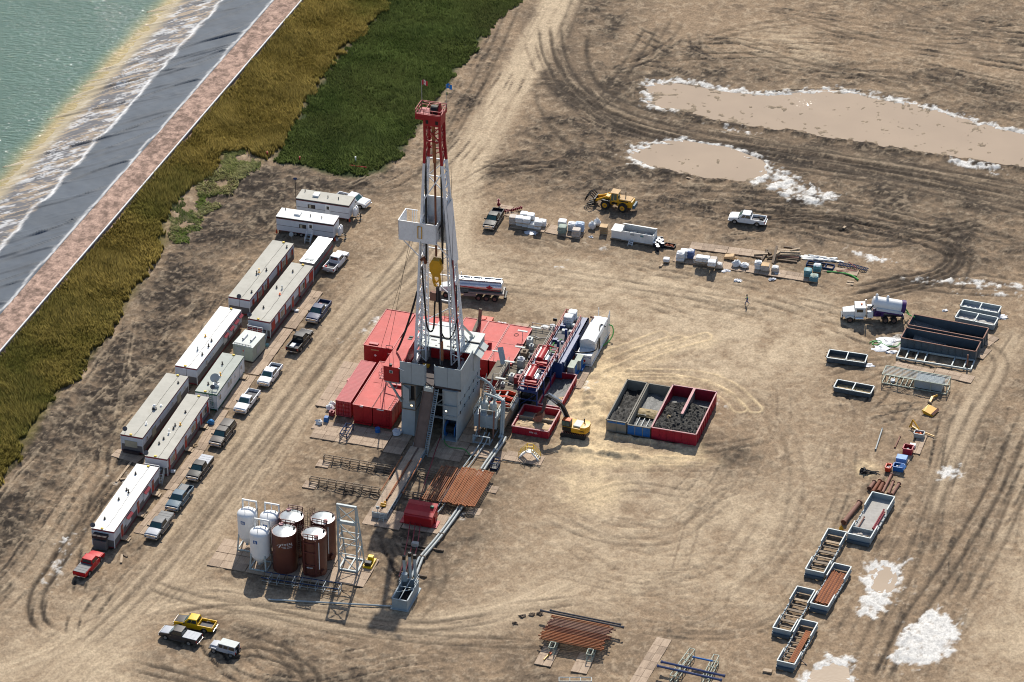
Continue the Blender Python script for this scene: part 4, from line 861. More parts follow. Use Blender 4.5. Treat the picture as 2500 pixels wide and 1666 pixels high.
# mast
ZF, ZT = 9.1, 50.6
def mx_(s, z): t = (z-ZF)/(ZT-ZF); return -.42 - .5*t + s*(3.62 - 2.45*min(1, t*1.08))
def my(b, z): t = (z-ZF)/(ZT-ZF); return (5.9 if b == 0 else 8.6) + (-.35*t if b else .35*t)
def leg(z0, z1, s, b, w, mb, n=8):
    for i in range(n):
        a, c = z0+(z1-z0)*i/n, z0+(z1-z0)*(i+1)/n; mb.beam((mx_(s,a),my(b,a),a),(mx_(s,c),my(b,c),c),w)
mb = MB(); ZR = 44.2
for s in (-1, 1):
    for b in (0, 1): leg(ZF, ZR, s, b, .36, mb)
mast = mb.build('mast', 'mast_white', rig)
for s in (-1, 1):
    mb = MB(); zs = np.linspace(ZF+.3, ZR, 18)
    for i, (a, c) in enumerate(zip(zs, zs[1:])):
        p0, p1 = (mx_(s,a),my(0,a),a), (mx_(s,c),my(1,c),c); q0, q1 = (mx_(s,a),my(1,a),a), (mx_(s,c),my(0,c),c)
        mb.beam(p0, p1, .18) if i % 2 else mb.beam(q0, q1, .18); mb.beam((mx_(s,c),my(0,c),c),(mx_(s,c),my(1,c),c),.18)
        if a < 33:
            f_ = lambda z: s*(1.55-1.1*(z-ZF)/24)
            for bb in (0, 1):
                A0, C0 = V((mx_(s,a)-f_(a),my(bb,a)*.75+my(1-bb,a)*.25,a)), V((mx_(s,c)-f_(c),my(bb,c)*.75+my(1-bb,c)*.25,c)); mb.beam(A0, C0, .2); mb.beam(A0, (mx_(s,c),my(bb,c),c), .12); mb.beam((mx_(s,c),my(bb,c),c), C0, .12)
    mb.build('side_lacing', 'mast_white', mast)
mb = MB(); zs = [15,19.5,24,28.5,33,37.5,41,44]
for i, z in enumerate(zs):
    mb.beam((mx_(-1,z),my(1,z),z),(mx_(1,z),my(1,z),z),.16)
    if i: a = zs[i-1]; mb.beam((mx_(-1 if i % 2 else 1,a),my(1,a),a),(mx_(1 if i % 2 else -1,z),my(1,z),z),.13)
mb.build('back_bracing', 'mast_white', mast)
kbeam('front_strut','mast_white',mast,(mx_(-1,37.6),my(0,37.6),37.6),(mx_(1,43),my(0,43),43),.2)
for s in (-1, 1):
    mb = MB(); x0 = mx_(s,14.5); mb.beam((x0,my(1,15),15.5),(x0+s*.75,11.2,12.2),.28); mb.beam((x0,my(1,14),14),(x0+s*.5,9.6,12.2),.2); mb.cbox(V((x0+s*.7,11.2,12.25)),.7,.7,.25); mb.build('mast_strut', 'rig_pale', mast)
    mb = MB(); mb.cbox(V((mx_(s,9.2),7.2,9.3)),.9,2.8,.4); mb.build('mast_shoe', 'mast_white', mast)
cr = MB()
for s in (-1, 1):
    for b in (0, 1): leg(ZR, ZT, s, b, .36, cr, 2)
zs = np.linspace(ZR, ZT, 5)
for a, c in zip(zs, zs[1:]):
    for s in (-1, 1):
        cr.beam((mx_(s,a),my(0,a),a),(mx_(s,c),my(1,c),c),.14); cr.beam((mx_(s,c),my(0,c),c),(mx_(s,c),my(1,c),c),.14)
    cr.beam((mx_(-1,c),my(1,c),c),(mx_(1,c),my(1,c),c),.15); cr.beam((mx_(-1,a),my(1,a),a),(mx_(1,c),my(1,c),c),.13)
cr.beam((mx_(-1,48),my(0,48),48),(mx_(1,48),my(0,48),48),.2); cr.beam((mx_(-1,48),my(0,48),48),(mx_(1,50.5),my(0,50.5),50.5),.14); cr.beam((mx_(1,48),my(0,48),48),(mx_(-1,50.5),my(0,50.5),50.5),.14)
crown = cr.build('crown_section', 'mast_red', rig)
cx, cy = -.92, 7.3
kbox('crown_block_housing','mast_red',crown,cx-1.35,cx+1.35,cy-1.25,cy+1.25,50.6,52.0,bevel=.03,seg=1)
for x in (cx-.95, cx+.55): kbox('opening','black',crown,x,x+.42,cy-1.28,cy-1.24,50.95,51.55)
mb = MB(); mb.box(cx-2.5,cx+1.5,cy-1.5,cy+1.5,51.95,52.1); mb.box(cx-2.5,cx-1.2,cy-1.5,cy-1.45,51.6,52.1); mb.build('platform', 'mast_red', crown)
krail('handrail','handrail_red',crown,[(cx-2.45,cy-1.45,52.1),(cx+1.45,cy-1.45,52.1),(cx+1.45,cy+1.45,52.1),(cx-2.45,cy+1.45,52.1),(cx-2.45,cy-1.45,52.1)],1.15,1.3,.045)
kbox('kick_plate','mast_red',crown,cx-2.48,cx+1.48,cy-1.5,cy-1.46,52.1,52.55); kbox('kick_plate','mast_red',crown,cx+1.46,cx+1.5,cy-1.46,cy+1.46,52.1,52.55); kcyl('sheave','black',crown,(cx-.5,cy+.2,52.6),(cx+.5,cy+.2,52.6),.75,20); kprism('sheave_guard','mast_red',crown,[(cy-.9,52.1),(cy+1.1,52.1),(cy+.4,53.9),(cy+.1,53.9)], cx+.75, cx+.9, 'x')
mb = MB(); mb.beam((cx-2.0,cy+1.2,53.2),(cx+1.2,cy+1.0,53.2),.09); mb.beam((cx-1.0,cy-1.4,53.2),(cx-1.0,cy+1.2,53.2),.09); mb.build('cross_bar', 'handrail_red', crown)
# racking board and white side shields
rb = MB(); zb = 31.4
x0, x1, y0, y1 = -6.0, -.05, 4.9, 8.6
rb.box(x0,x1,y0,y0+.1,zb,zb+3.1); rb.box(x0,x0+.1,y0,y1,zb+.1,zb+3.0); rb.box(x1-.1,x1,y0,y1-.2,zb,zb+3.1)
rb.box(x0,x1,y0,y0+.25,zb-.2,zb); rb.box(x0+.1,x0+1.9,y0+.1,y1,zb-.1,zb+.05); rb = rb.build('racking_board', 'mast_white', rig)
mb = MB(); mb.beam((x0,y0,zb+3.12),(x1,y0,zb+3.12),.12); mb.beam((x0,y0,zb+3.12),(x0,y1,zb+3.12),.12); mb.beam((x1,y0,zb+3.12),(x1,y1,zb+3.12),.12)
for i in range(3): mb.beam((x0+1.0+i*.35,y1,zb),(x0+1.0+i*.35,y1,zb+3.1),.09)
mb.beam((x0,y1,zb+3.1),(x0+1.9,y1,zb+3.1),.1); mb.beam((-2.6,y0+.1,zb+2.9),(-2.2,y0+.6,zb+4.4),.12); mb.build('board_rail', 'white_clean', rb)
ktube('escape_ring','yellow_machine',rb,[(-2.9,y0-.1,zb+2.6),(-2.9,y0-.15,zb+.6),(-2.3,y0-.15,zb+.6),(-2.3,y0-.1,zb+2.6),(-2.9,y0-.1,zb+2.6)],.07)
sh = MB(); sh.add([(mx_(1,27)+.2,my(0,27)-.1,27),(mx_(1,27)+.25,my(1,27)+.3,27),(mx_(1,37.4)+.2,my(1,37.4)+.3,37.4),(mx_(1,37.4)+.15,my(0,37.4)-.1,37.4)], [(0,1,2,3)]); 
sh.add([(mx_(1,27)+.28,my(0,27)-.1,27),(mx_(1,27)+.33,my(1,27)+.3,27),(mx_(1,37.4)+.28,my(1,37.4)+.3,37.4),(mx_(1,37.4)+.23,my(0,37.4)-.1,37.4)], [(3,2,1,0)]); sh.build('side_shield', 'mast_white', rig)
bs = MB(); z0, z1 = 29.5, 37.4
bs.add([(mx_(-1,z0)-.1,my(1,z0)+.3,z0),(mx_(1,z0)+.2,my(1,z0)+.3,z0),(mx_(1,z1)+.2,my(1,z1)+.3,z1),(mx_(-1,z1)-.1,my(1,z1)+.3,z1),(mx_(-1,z0)-.1,my(1,z0)+.36,z0),(mx_(1,z0)+.2,my(1,z0)+.36,z0),(mx_(1,z1)+.2,my(1,z1)+.36,z1),(mx_(-1,z1)-.1,my(1,z1)+.36,z1)], [(0,1,2,3),(7,6,5,4),(3,2,6,7)])
bs.build('back_shield', 'mast_white', rig)
mb = MB(); mb.add([(mx_(-1,z0)-.15,my(0,z0)+.8,z0),(mx_(-1,z0)-.15,my(1,z0)+.3,z0),(mx_(-1,z1)-.12,my(1,z1)+.3,z1),(mx_(-1,z1)-.12,my(0,z1)+.8,z1)], [(0,1,2,3)]); mb.build('side_shield', 'mast_white', rig)
mb = MB(); mb.beam((x0,y0,zb+.6),(mx_(-1,28),my(0,28),28),.14); mb.beam((x1,y0,zb),(mx_(1,28.4),my(0,28.4),28.4),.14); mb.build('board_brace', 'mast_white', rb)
text_mesh('lettering', 'JOMAX', 'lettering_dark', rb, .75, face_T(V((x1+.03,(y0+y1)/2,zb+2.0)), (0,1,0), (0,0,1)))
text_mesh('lettering', '4', 'lettering_dark', rb, .75, face_T(V((x1+.03,(y0+y1)/2-.2,zb+1.0)), (0,1,0), (0,0,1)))
# strings, standpipe, hoses and lines in the mast
kcyl('drilling_line','pipe_rust_dark',rig,(-.6,6.3,44.5),(-.45,6.0,28.6),.16,10)
kcyl('drilling_line','pipe_rust',rig,(-.9,6.7,50.4),(-.62,6.3,44.5),.27,10)
for xa, xb in ((-2.1,-2.0),(.25,.55)): kcyl('guide_line','hose_black',rig,(xa,6.6,50.5),(xb,6.0,27.5),.16,8)
kcyl('kelly','pipe_dark',rig,(.25,5.6,23.0),(.55,5.2,9.9),.17,8); kcyl('kelly_spinner','pipe_rust',rig,(.5,5.3,14.2),(.62,5.1,11.0),.22,8)
kcyl('tugger_line','pipe_grey',rig,(.1,5.9,21.5),(.15,5.5,9.9),.07,6)
def catenary(p, q, drop, n=16):
    p, q = V(p), V(q); return [p.lerp(q, i/n) - V((0,0,drop*4*(i/n)*(1-i/n))) for i in range(n+1)]
hz = [V((-2.7,5.9,26.5)), V((-2.5,5.7,24)), V((-2.2,5.6,20)), V((-2.0,5.5,17.2)), V((-1.7,5.4,15.9)), V((-1.2,5.4,15.6)), V((-.8,5.4,16.4)), V((-.65,5.4,18.5)), V((-.6,5.5,20.5)), V((-.3,5.5,22.5))]
ktube('rotary_hose','hose_black',rig,[V(p) for p in smooth_line(np.array([list(p) for p in hz]),4)],.14,8,smooth=True)
hz = [V((2.6,6.2,24)), V((2.7,6.0,20)), V((2.6,5.8,17)), V((2.0,5.6,15.2)), V((1.2,5.5,14.6)), V((.5,5.4,15.6)), V((.2,5.4,18)), V((.1,5.4,21)), V((.1,5.5,23))]
ktube('rotary_hose','hose_black',rig,[V(p) for p in smooth_line(np.array([list(p) for p in hz]),4)],.1,8,smooth=True)
ktube('standpipe','pipe_red',rig,[(3.3,5.9,9.5),(2.9,5.9,17),(2.35,5.9,25),(2.2,5.9,28.4)],.1,6)
ktube('hose_gooseneck','pipe_rust_dark',rig,[(mx_(-1,27.5)+.3,5.9,27.6),(mx_(-1,27)+.7,5.8,28.2),(mx_(-1,27)+1.1,5.8,27.2)],.26,10)
ktube('service_hose','hose_black',rig,catenary((mx_(-1,21)-.1,6.0,22),(-7.6,4.2,9.6),1.6,18),.17,7,smooth=True)
for (a, b) in [((-4.2,5,31.6),(-9.5,5.5,3.9)), ((-2.5,4.8,31.5),(-2.2,3.5,9.3)), ((2.3,6,36),(2.4,3.2,9.3)), ((-4.2,7,31),(-13.5,17.5,3.6)), ((1.2,8.5,43),(1.3,9.8,12.1)), ((.4,8.4,44),(-.6,8.2,12.1))]:
    kcyl('wire_line','hose_black',rig,a,b,.03,5)
mb = MB(); mb.beam((-9.9,9.6,3.5),(-8.2,4.2,9.4),.18); mb.beam((-9.9,9.6,3.6),(-9.6,9.6,7.6),.16); mb.beam((-9.6,9.6,7.6),(-5,9.6,8.6),.14); mb.build('hose_davit', 'pipe_red', rig)
# travelling block hung in the mast
tb = rt('travelling_block', 'yellow travelling block and hook hanging in the mast', 'block', -.35, 5.7, 21.3)
kprism('block','yellow_machine',tb,[(-.55,7.0),(.55,7.0),(.95,6.2),(.95,5.2),(.45,4.2),(-.45,4.2),(-.95,5.2),(-.95,6.2)], -.55, .55, 'y',bevel=.08)
mb = MB(); mb.tube([(-.45,0,4.3),(-.5,0,3.3),(-.25,0,2.4),(.3,0,2.1),(.62,0,2.7),(.5,0,3.6),(.45,0,4.3)], .2, 8); mb.tube([(-.5,0,3.6),(0,0,2.9),(.5,0,3.6)], .16, 8); mb.build('hook', 'yellow_machine', tb, smooth=True)
kbox('swivel_box','pipe_brown',tb,-1.0,-.05,-.35,.35,-.2,1.2,bevel=.05); kcyl('swivel','pipe_dark',tb,(.2,0,2.3),(.2,0,-.4),.3,10)
for nm, lab, x, y, mats in (('flag','small red and white maple leaf flag on the crown',cx-2.4,cy+1.5,('flag_red','flag_white')), ('flag','bright blue flag with yellow centre on the crown',cx+1.4,cy+1.4,('flag_blue','yellow_bright'))):
    f = rt(nm, lab, 'flag', x, y, 52.1); kcyl('pole','steel_grey',f,(0,0,0),(0,0,4.4),.045,6)
    def cloth(u0, u1, w0=0., w1=1., off=0.0):
        mb = MB(); n = 6; rings = []
        for i in range(n+1):
            u = u0+(u1-u0)*i/n; w_ = .95*u; zz = .3*math.sin(u*3.0)
            rings.append([(w_, .18*math.sin(u*6)+off, 3.6+zz*.5+.8*w0+.02), (w_, .18*math.sin(u*6)+off, 3.6+zz*.5+.8*w1)])
        for a, b in zip(rings, rings[1:]): mb.quad(a[0], b[0], b[1], a[1])
        return mb
    if mats[0] == 'flag_red':
        for a, b, m_ in ((0,.28,'flag_red'),(.28,.72,'flag_white'),(.72,1,'flag_red')): cloth(a, b).build('cloth', m_, f)
        cloth(.42,.58,.3,.7,-.02).build('maple_leaf', 'flag_red', f)
    else:
        cloth(0,1).build('cloth', 'flag_blue', f); cloth(.4,.62,.3,.7,-.02).build('crest', 'yellow_bright', f)
# ------------------------------------------------------------------ doghouse
dh = rt('doghouse', 'red cabin hanging at floor level left of the rig floor', 'cabin', -7.25, .35, 8.75)
kbox('body','rig_red',dh,0,2.45,0,8.2,0,2.6,bevel=.03,seg=1)
kbox('roof','red_roof',dh,-.06,2.48,-.06,8.26,2.601,2.68)
w_ = kbox('window','white_paint',dh,.95,1.5,-.05,.02,1.55,2.0); kbox('pane','glass_teal',w_,1.0,1.45,-.07,-.045,1.6,1.95)
kbox('roof_vent','black',dh,.9,1.3,.1,.5,2.7,2.95)
mb = MB(); mb.rail([(-.75,.1,.2),(-.75,1.4,.2),(-.1,1.4,.2)], 1.1, 1.3); mb.rail([(-.75,.1,.2),(-.1,.1,.2)],1.1,1.0); mb.box(-.75,0,.1,1.4,.1,.2); mb.build('balcony', 'rig_red', dh)
mb = MB(); mb.beam((2.9,-.1,-3.2),(1.0,-.0,-.2),.25); mb.beam((2.9,5,-3.2),(1.0,5,-.2),.25); mb.box(.1,2.6,.1,8,-.25,0); mb.build('support', 'steel_grey', dh)
ktube('hose_coil','pipe_grey',dh,[V((1.2+.75*math.cos(t),.6+.1*math.sin(3*t),-1.0+.55*math.sin(t))) for t in np.linspace(0,12.4,50)],.06,6)
kbeam('brace','white_clean',dh,(2.4,-.1,2.7),(3.3,.1,3.9-1.6),.1)
# ------------------------------------------------------------------ red buildings
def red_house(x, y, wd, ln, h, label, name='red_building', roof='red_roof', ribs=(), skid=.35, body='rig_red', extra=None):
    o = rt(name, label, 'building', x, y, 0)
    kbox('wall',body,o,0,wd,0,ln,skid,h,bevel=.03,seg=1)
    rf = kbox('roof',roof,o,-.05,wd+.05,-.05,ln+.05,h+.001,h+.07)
    mb = MB(); mb.box(.15,.45,-.35,ln+.3,.17,skid-.002); mb.box(wd-.45,wd-.15,-.35,ln+.3,.17,skid-.002); mb.box(.1,wd-.1,-.3,-.05,.17,skid); mb.build('skid', body, o)
    mb = MB()
    for a, b in (((-.03,-.03),(wd+.03,-.03)),((wd+.03,-.03),(wd+.03,ln+.03)),((-.03,-.03),(-.03,ln+.03)),((-.03,ln+.03),(wd+.03,ln+.03))): mb.beam((*a,h+.1),(*b,h+.1),.12,.1)
    mb.build('roof_edge', body, rf)
    for y_ in ribs: kbox('roof_seam',body,rf,.05,wd-.05,y_,y_+.05,h+.07,h+.1)
    for i in range(1, int(ln/1.5)): kbox('wall_rib',body,o,wd+.002,wd+.05,i*1.5,i*1.5+.1,skid,h)
    for i in range(1, int(wd/1.6)+1):
        xx = i*wd/(int(wd/1.6)+1); kbox('wall_seam',body,o,xx,xx+.06,-.035,-.002,skid,h)
    return o, rf
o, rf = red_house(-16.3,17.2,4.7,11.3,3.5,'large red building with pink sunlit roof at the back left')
kbox('roof_hatch','rig_red',rf,.7,2.2,.4,1.0,3.57,3.75); kbox('vent','cardboard',o,1.2,2.5,-.04,.0,2.85,3.05)
kquad('hazard_diamond','white_clean',o,(1.9,-.045,1.75),(2.15,-.045,2.0),(1.9,-.045,2.25),(1.65,-.045,2.0))
ktube('roof_pipe','pipe_red',rf,[(3.6,.3,3.6),(3.6,.3,3.95),(4.6,.4,3.95),(4.6,.4,3.6)],.07)
o, rf = red_house(-11.5,17.6,4.4,11.2,3.3,'red building with pink roof just right of the large red building'); kbox('roof_hatch','ramp_brown',rf,1.6,2.5,7.0,8.6,3.37,3.75)
mb = MB(); 
for i in range(4): mb.box(1.2,1.8,2+i*.7,2.4+i*.7,3.37,3.5)
mb.build('roof_vent', 'black', rf)
o, rf = red_house(-6.9,17.2,3.1,12.2,3.1,'narrow red building directly behind the mast'); 
mb = MB(); mb.rail([(.1,9.4,3.2),(3.0,9.4,3.2)],1.0,.8); mb.rail([(.1,11.8,3.2),(3.0,11.8,3.2)],1.0,.8); mb.build('walkway_rail', 'handrail_red', rf); kbox('roof_unit','rig_pale',rf,.1,3.0,6.6,9.2,3.2,4.3)
for x, wd, lab in ((-3.65,3.85,'ribbed red roof building left of three behind the rig'), (.3,3.3,'ribbed red roof building in the middle of three behind the rig'), (3.75,3.7,'ribbed red roof building nearest the mud tanks')):
    o, rf = red_house(x, 19.0, wd-.1, 11.3, 3.15, lab, ribs=(5.6,))
    if x > 3: 
        ktube('rope_coil','hose_black',rf,[V((1.8+.35*math.cos(t),8.6+.4*math.sin(t),3.26)) for t in np.linspace(0,9,24)],.03,5)
        mb = MB(); mb.beam((.5,.9,3.2),(.5,.9,4.6),.06); mb.beam((.2,.9,4.6),(1.4,.9,4.6),.25,.12); mb.build('light_pole', 'rig_pale', o)
    if x < 0: mb = MB(); mb.prism([(2.2,10.4),(2.7,10.2),(3.0,6.8),(2.5,6.8)], 3.3, 3.9, 'z'); mb.beam((2.6,10.2,3.2),(2.9,9.9,6.2),.5,.3); mb.build('exhaust_stack', 'deck_brown', o)
    if .2 < x < 1: krail('roof_rail','handrail_grey',rf,[(.4,.6,3.2),(1.6,.6,3.2),(1.6,1.9,3.2)],1.,.8); mb = MB(); mb.add([(1.9,3.2,3.25),(2.8,3.4,3.25),(2.7,3.9,4.1),(2.1,3.7,4.1),(2.3,3.0,3.25)],[(0,1,2,3),(0,4,1),(1,4,2)]); mb.build('roof_scoop', 'rig_red', rf)
o, rf = red_house(-12.35,.6,3.05,13,3.25,'left half of the double red building in front of the doghouse', ribs=()); kbox('roof_hatch','red_roof',rf,.9,2.0,7.0,8.0,3.32,3.36); kbox('lamp','white_clean',o,1.1,1.6,-.1,.2,3.15,3.35)
o, rf = red_house(-9.2,.6,3.1,13,3.25,'right half of the double red building beside the substructure'); kbox('roof_box','rig_red',rf,.9,2.6,6.6,7.8,3.32,3.75); kbox('lamp','white_clean',o,.7,1.8,-.1,.15,3.1,3.25)
mb = MB(); ladder(mb, (2.4,-.08,.4), (2.4,-.08,3.2), (1,0,0), .5, .35, .05); ladder(mb,(2.7,.2,3.4),(2.7,4.6,3.4),(1,0,0),.55,.6,.06); mb.build('ladder', 'rig_red', o)
# corrugated container
ct = rt('shipping_container', 'red corrugated shipping container on the left rig mats', 'container', -15.55, 1.6, 0)
def corr(mb, p, q, z0, z1, n, dpt, nrm):
    p, q, nn = V(p), V(q), V(nrm)*dpt; pts = []
    for i in range(n):
        for u, k in ((0,0),(.35,0),(.5,1),(.85,1)): pts.append(p.lerp(q, (i+u)/n) - nn*k)
    pts.append(V(q)); 
    lo = [V((a.x,a.y,z0)) for a in pts]; hi = [V((a.x,a.y,z1)) for a in pts]
    for i in range(len(pts)-1): mb.quad(lo[i], lo[i+1], hi[i+1], hi[i])
for p, q, nrm, n in (((0,0),(0,12.2),(-1,0,0),30), ((2.44,0),(2.44,12.2),(1,0,0),30), ((0,12.2),(2.44,12.2),(0,1,0),6)):
    mb = MB(); corr(mb, (*p,0), (*q,0), .35, 2.85, n, .05, nrm); mb.build('side_wall', 'container_red', ct)
mb = MB(); n = 34
for i in range(n):
    y0_, y1_ = 12.2*i/n, 12.2*(i+1)/n; mb.quad((0,y0_,2.92),(2.44,y0_,2.92),(2.44,y0_+.18,2.92),(0,y0_+.18,2.92)); mb.quad((0,y0_+.18,2.92),(2.44,y0_+.18,2.92),(2.44,y0_+.24,2.905),(0,y0_+.24,2.905)); mb.quad((0,y0_+.24,2.905),(2.44,y0_+.24,2.905),(2.44,y1_,2.92),(0,y1_,2.92))
mb.build('roof', 'red_roof2' if 'red_roof2' in M else 'red_roof', ct)
mb = MB()
for x in (.06, 2.38):
    for y in (.06, 12.14): mb.box(x-.08,x+.08,y-.08,y+.08,.17,2.95)
for y in (.05,12.15): mb.box(0,2.44,y-.06,y+.06,2.8,2.94); mb.box(0,2.44,y-.06,y+.06,.17,.36)
for x in (.04,2.4): mb.box(x-.05,x+.05,0,12.2,2.82,2.94); mb.box(x-.05,x+.05,0,12.2,.17,.36)
mb.build('frame', 'container_red', ct)
for x in (.12, 1.25):
    d_ = kbox('door','container_red',ct,x,x+1.07,.02,.08,.4,2.8)
    for xx in (x+.3, x+.8): kcyl('lock_rod','rig_red',d_,(xx,-.02,.45),(xx,-.02,2.75),.025,6)
    for zz in (.9,1.6,2.2): kbox('door_rib','rig_red',d_,x+.06,x+1.0,-.005,.02,zz,zz+.25)
# ------------------------------------------------------------------ small items round the red buildings
o = rt('saw_horse', 'dark blue steel frame standing before the red buildings', 'frame', -12.2, -3.1)
mb = MB()
for x in (-.55,.55):
    for y in (-1.5,1.5): mb.beam((x,y,0.15),(x,y,1.25),.12)
    mb.beam((x,-1.5,1.2),(x,1.5,1.2),.12); mb.beam((x,-1.5,.4),(x,1.5,.4),.1)
for y in (-1.5,-.5,.5,1.5): mb.beam((-.55,y,1.2),(.55,y,1.2),.1)
mb.beam((-.55,-1.5,1.2),(.55,-1.5,.4),.08); mb.build('frame', 'frame_blue', o)
o = klathe('cable_drum','bin_blue',None,[(.42,.15),(.42,.35),(.3,.4),(.3,.65),(.42,.7),(.42,.85)],14); tag(o,'small blue drum on the mats before the red building','drum',loc=rl(-7.9,-1.0),rz=RZ)
o = kblob('crumpled_tarp','tarp',None,(0,0,.35),.75,.8,.45,12,7,.28,3,-.3,smooth=True); tag(o,'crumpled white tarp on the mats beside the substructure','tarp',loc=rl(-4.9,-.6,.1),rz=RZ)
o = kprism('bucket','bin_blue',None,[(-.4,.15),(.35,.15),(.3,.95),(-.3,.95)],-.35,.35,'y'); tag(o,'blue plastic tub at the left corner of the mats','tub',loc=rl(-16.4,-.4),rz=RZ)
mb = MB(); mb.box(-.4,.4,-.4,.4,.15,.8); mb.cyl((0,0,.8),(0,0,1.0),.2,8); o = mb.build('red_drum_box', 'pipe_red'); tag(o,'small dark red box beside the red container corner','box',loc=rl(-16.2,1.6),rz=RZ)
for i, (x, y) in enumerate(((-17.0,3.0),(-17.1,4.2),(-17.3,-1.3))):
    o = kblob('rag_heap','bag_white',None,(0,0,.3),.6,.5,.4,10,6,.35,10+i,-.2,smooth=True); tag(o,['pale heap of rags left of the red container, nearest the door','pale heap of rags left of the red container, farther back','pale heap of rags at the left mat corner'][i],'rags',loc=rl(x,y,.1))
o = rt('wall_fan', 'red box on the outer side of the red container', 'box', -15.85, 9.0, 0); kbox('box','rig_red',o,-.35,.3,-.4,.4,1.2,2.2); kbox('stand','rig_red',o,-.3,.0,-.3,.3,0.15,1.2)
o = rt('red_hatch_tank', 'low red lidded tank standing behind the mast', 'tank', -6.4, 32.2, 0)
kbox('tank','rig_red',o,-2.3,2.3,-.9,.9,.2,1.0,bevel=.05)
for x in (-1.6,-.5,.6,1.7): kbox('lid','red_roof',o,x-.5,x+.5,-.85,.85,1.01,1.12)
o = rt('fuel_tank', 'bright orange red box tank behind the ribbed roofs', 'tank', -1.2, 32.9, 0); kbox('tank','orange_red',o,-1.1,1.1,-.9,.9,.15,1.9,bevel=.05); kbox('cap','orange_red',o,-.5,.1,-.4,.4,1.9,2.1)
o = rt('chemical_tote', 'pallet of white plastic jugs behind the ribbed roofs', 'jugs', 1.4, 33.0, 0); kbox('pallet','plank',o,-.8,.8,-.7,.7,.15,.3)
for i in range(3):
    for j in range(2):
        for z in (.3, .95): mb = MB(); mb.box(-.7+i*.5,-.28+i*.5,-.6+j*.6,-.08+j*.6,z,z+.5); mb.cyl((-.5+i*.5,-.3+j*.6,z+.5),(-.5+i*.5,-.3+j*.6,z+.62),.08,6); mb.build('jug','bag_white',o)
o = rt('grey_bin_panel', 'grey steel panel leaning at the corner of the red roofs', 'panel', 6.6, 31.0, 0); kprism('panel','bin_grey',o,[(-1.6,.2),(1.0,.2),(1.0,2.6),(-1.6,1.5)],-.1,.1,'y'); mb = MB(); mb.box(-1.5,.9,-.14,-.1,.6,.75); mb.box(-.2,-.05,-.14,-.1,.3,2.0); mb.build('rib','bin_grey',o)
o = kblob('tarp_heap','tarp',None,(0,0,.5),1.3,.9,.7,14,7,.3,33,-.4,smooth=True); tag(o,'heap of white tarps behind the mud tanks','tarp',loc=rl(9.4,35.2),rz=RZ)
# ------------------------------------------------------------------ sack pallets used all over the site
def sacks(loc, rz, wd, ln, h, mat, label, group, wrap=False, seed=0, rows=None, pal=True, bulge=.06):
    rnd = random.Random(seed); o = thing('sack_pallet', label, 'pallet', loc, rz, group)
    if pal:
        mb = MB()
        for x in np.linspace(-wd/2, wd/2-.1, 5): mb.box(x,x+.12,-ln/2,ln/2,.1,.14)
        for y in (-ln/2,-.06,ln/2-.12): mb.box(-wd/2,wd/2+.02,y,y+.12,0,.1)
        mb.build('pallet','plank',o)
    z = .14 if pal else 0; n = rows or max(1, round((h-z)/.24)); dz = (h-z)/n
    for i in range(n):
        mb = MB(); rings = []; ox, oy = rnd.uniform(-.03,.03), rnd.uniform(-.03,.03)
        for t, k in ((0,.9),(.25,1.0),(.75,1.0),(1,.9)):
            a, b = wd/2*k+rnd.uniform(0,bulge), ln/2*k+rnd.uniform(0,bulge); c = .22*min(a,b)
            rings.append([V((ox+x,oy+y,z+dz*(i+t))) for x,y in ((-a+c,-b),(0,-b*1.02),(a-c,-b),(a,-b+c),(a*1.02,0),(a,b-c),(a-c,b),(0,b*1.02),(-a+c,b),(-a,b-c),(-a*1.02,0),(-a,-b+c))])
        mb.loft(rings); mb.build('sack_layer', mat, o, smooth=True)
    if wrap: kblob('cover',wrap,o,(0,0,h-.05),wd*.5,ln*.5,.22,12,6,.2,seed,-.1,smooth=True)
    return o
sacks(rl(8.3,34.3), RZ, 1.3, 1.2, 1.3, 'bag_tan', 'sack pallet behind the grey leaning panel', 'sack pallets by the mud tanks', 'bag_white', 5)
sacks(rl(10.2,32.6), RZ, 1.6, 1.3, .5, 'bag_white', 'flat white sacks on the mat behind the mud tanks, right one', 'sack pallets by the mud tanks', False, 6)
sacks(rl(9.3,33.1), RZ, .9, .7, .45, 'bag_white', 'small white sacks on the mat behind the mud tanks, left one', 'sack pallets by the mud tanks', False, 7)
# ------------------------------------------------------------------ stair unit between rig and mud tanks
o = rt('stair_tower', 'red stair unit with brown landing between the rig and mud tanks', 'stairs', 5.2, 12.5, 0)
kbox('wall','rig_red',o,0,1.9,.8,6.2,.2,3.6); kbox('landing','deck_brown',o,-.05,1.95,.7,6.3,3.601,3.7)
stairs(o,(.45,-3.8,.2),(.45,.7,3.6),.95); mb = MB(); mb.rail([(1.9,.8,3.7),(1.9,6.2,3.7)],1.05,1.6); mb.rail([(1.0,.8,3.7),(1.9,.8,3.7)],1.05,1.); mb.build('landing_rail','handrail_grey',o)
mb = MB(); mb.add([(.9,5.0,3.9),(1.7,5.4,3.9),(.7,6.9,5.9),(-.1,6.5,5.9),(.9,5.0,3.75),(1.7,5.4,3.75),(.7,6.9,5.75),(-.1,6.5,5.75)],[(0,1,2,3),(7,6,5,4),(0,4,5,1),(1,5,6,2),(2,6,7,3),(3,7,4,0)]); mb.build('gangway','rig_grey',o)
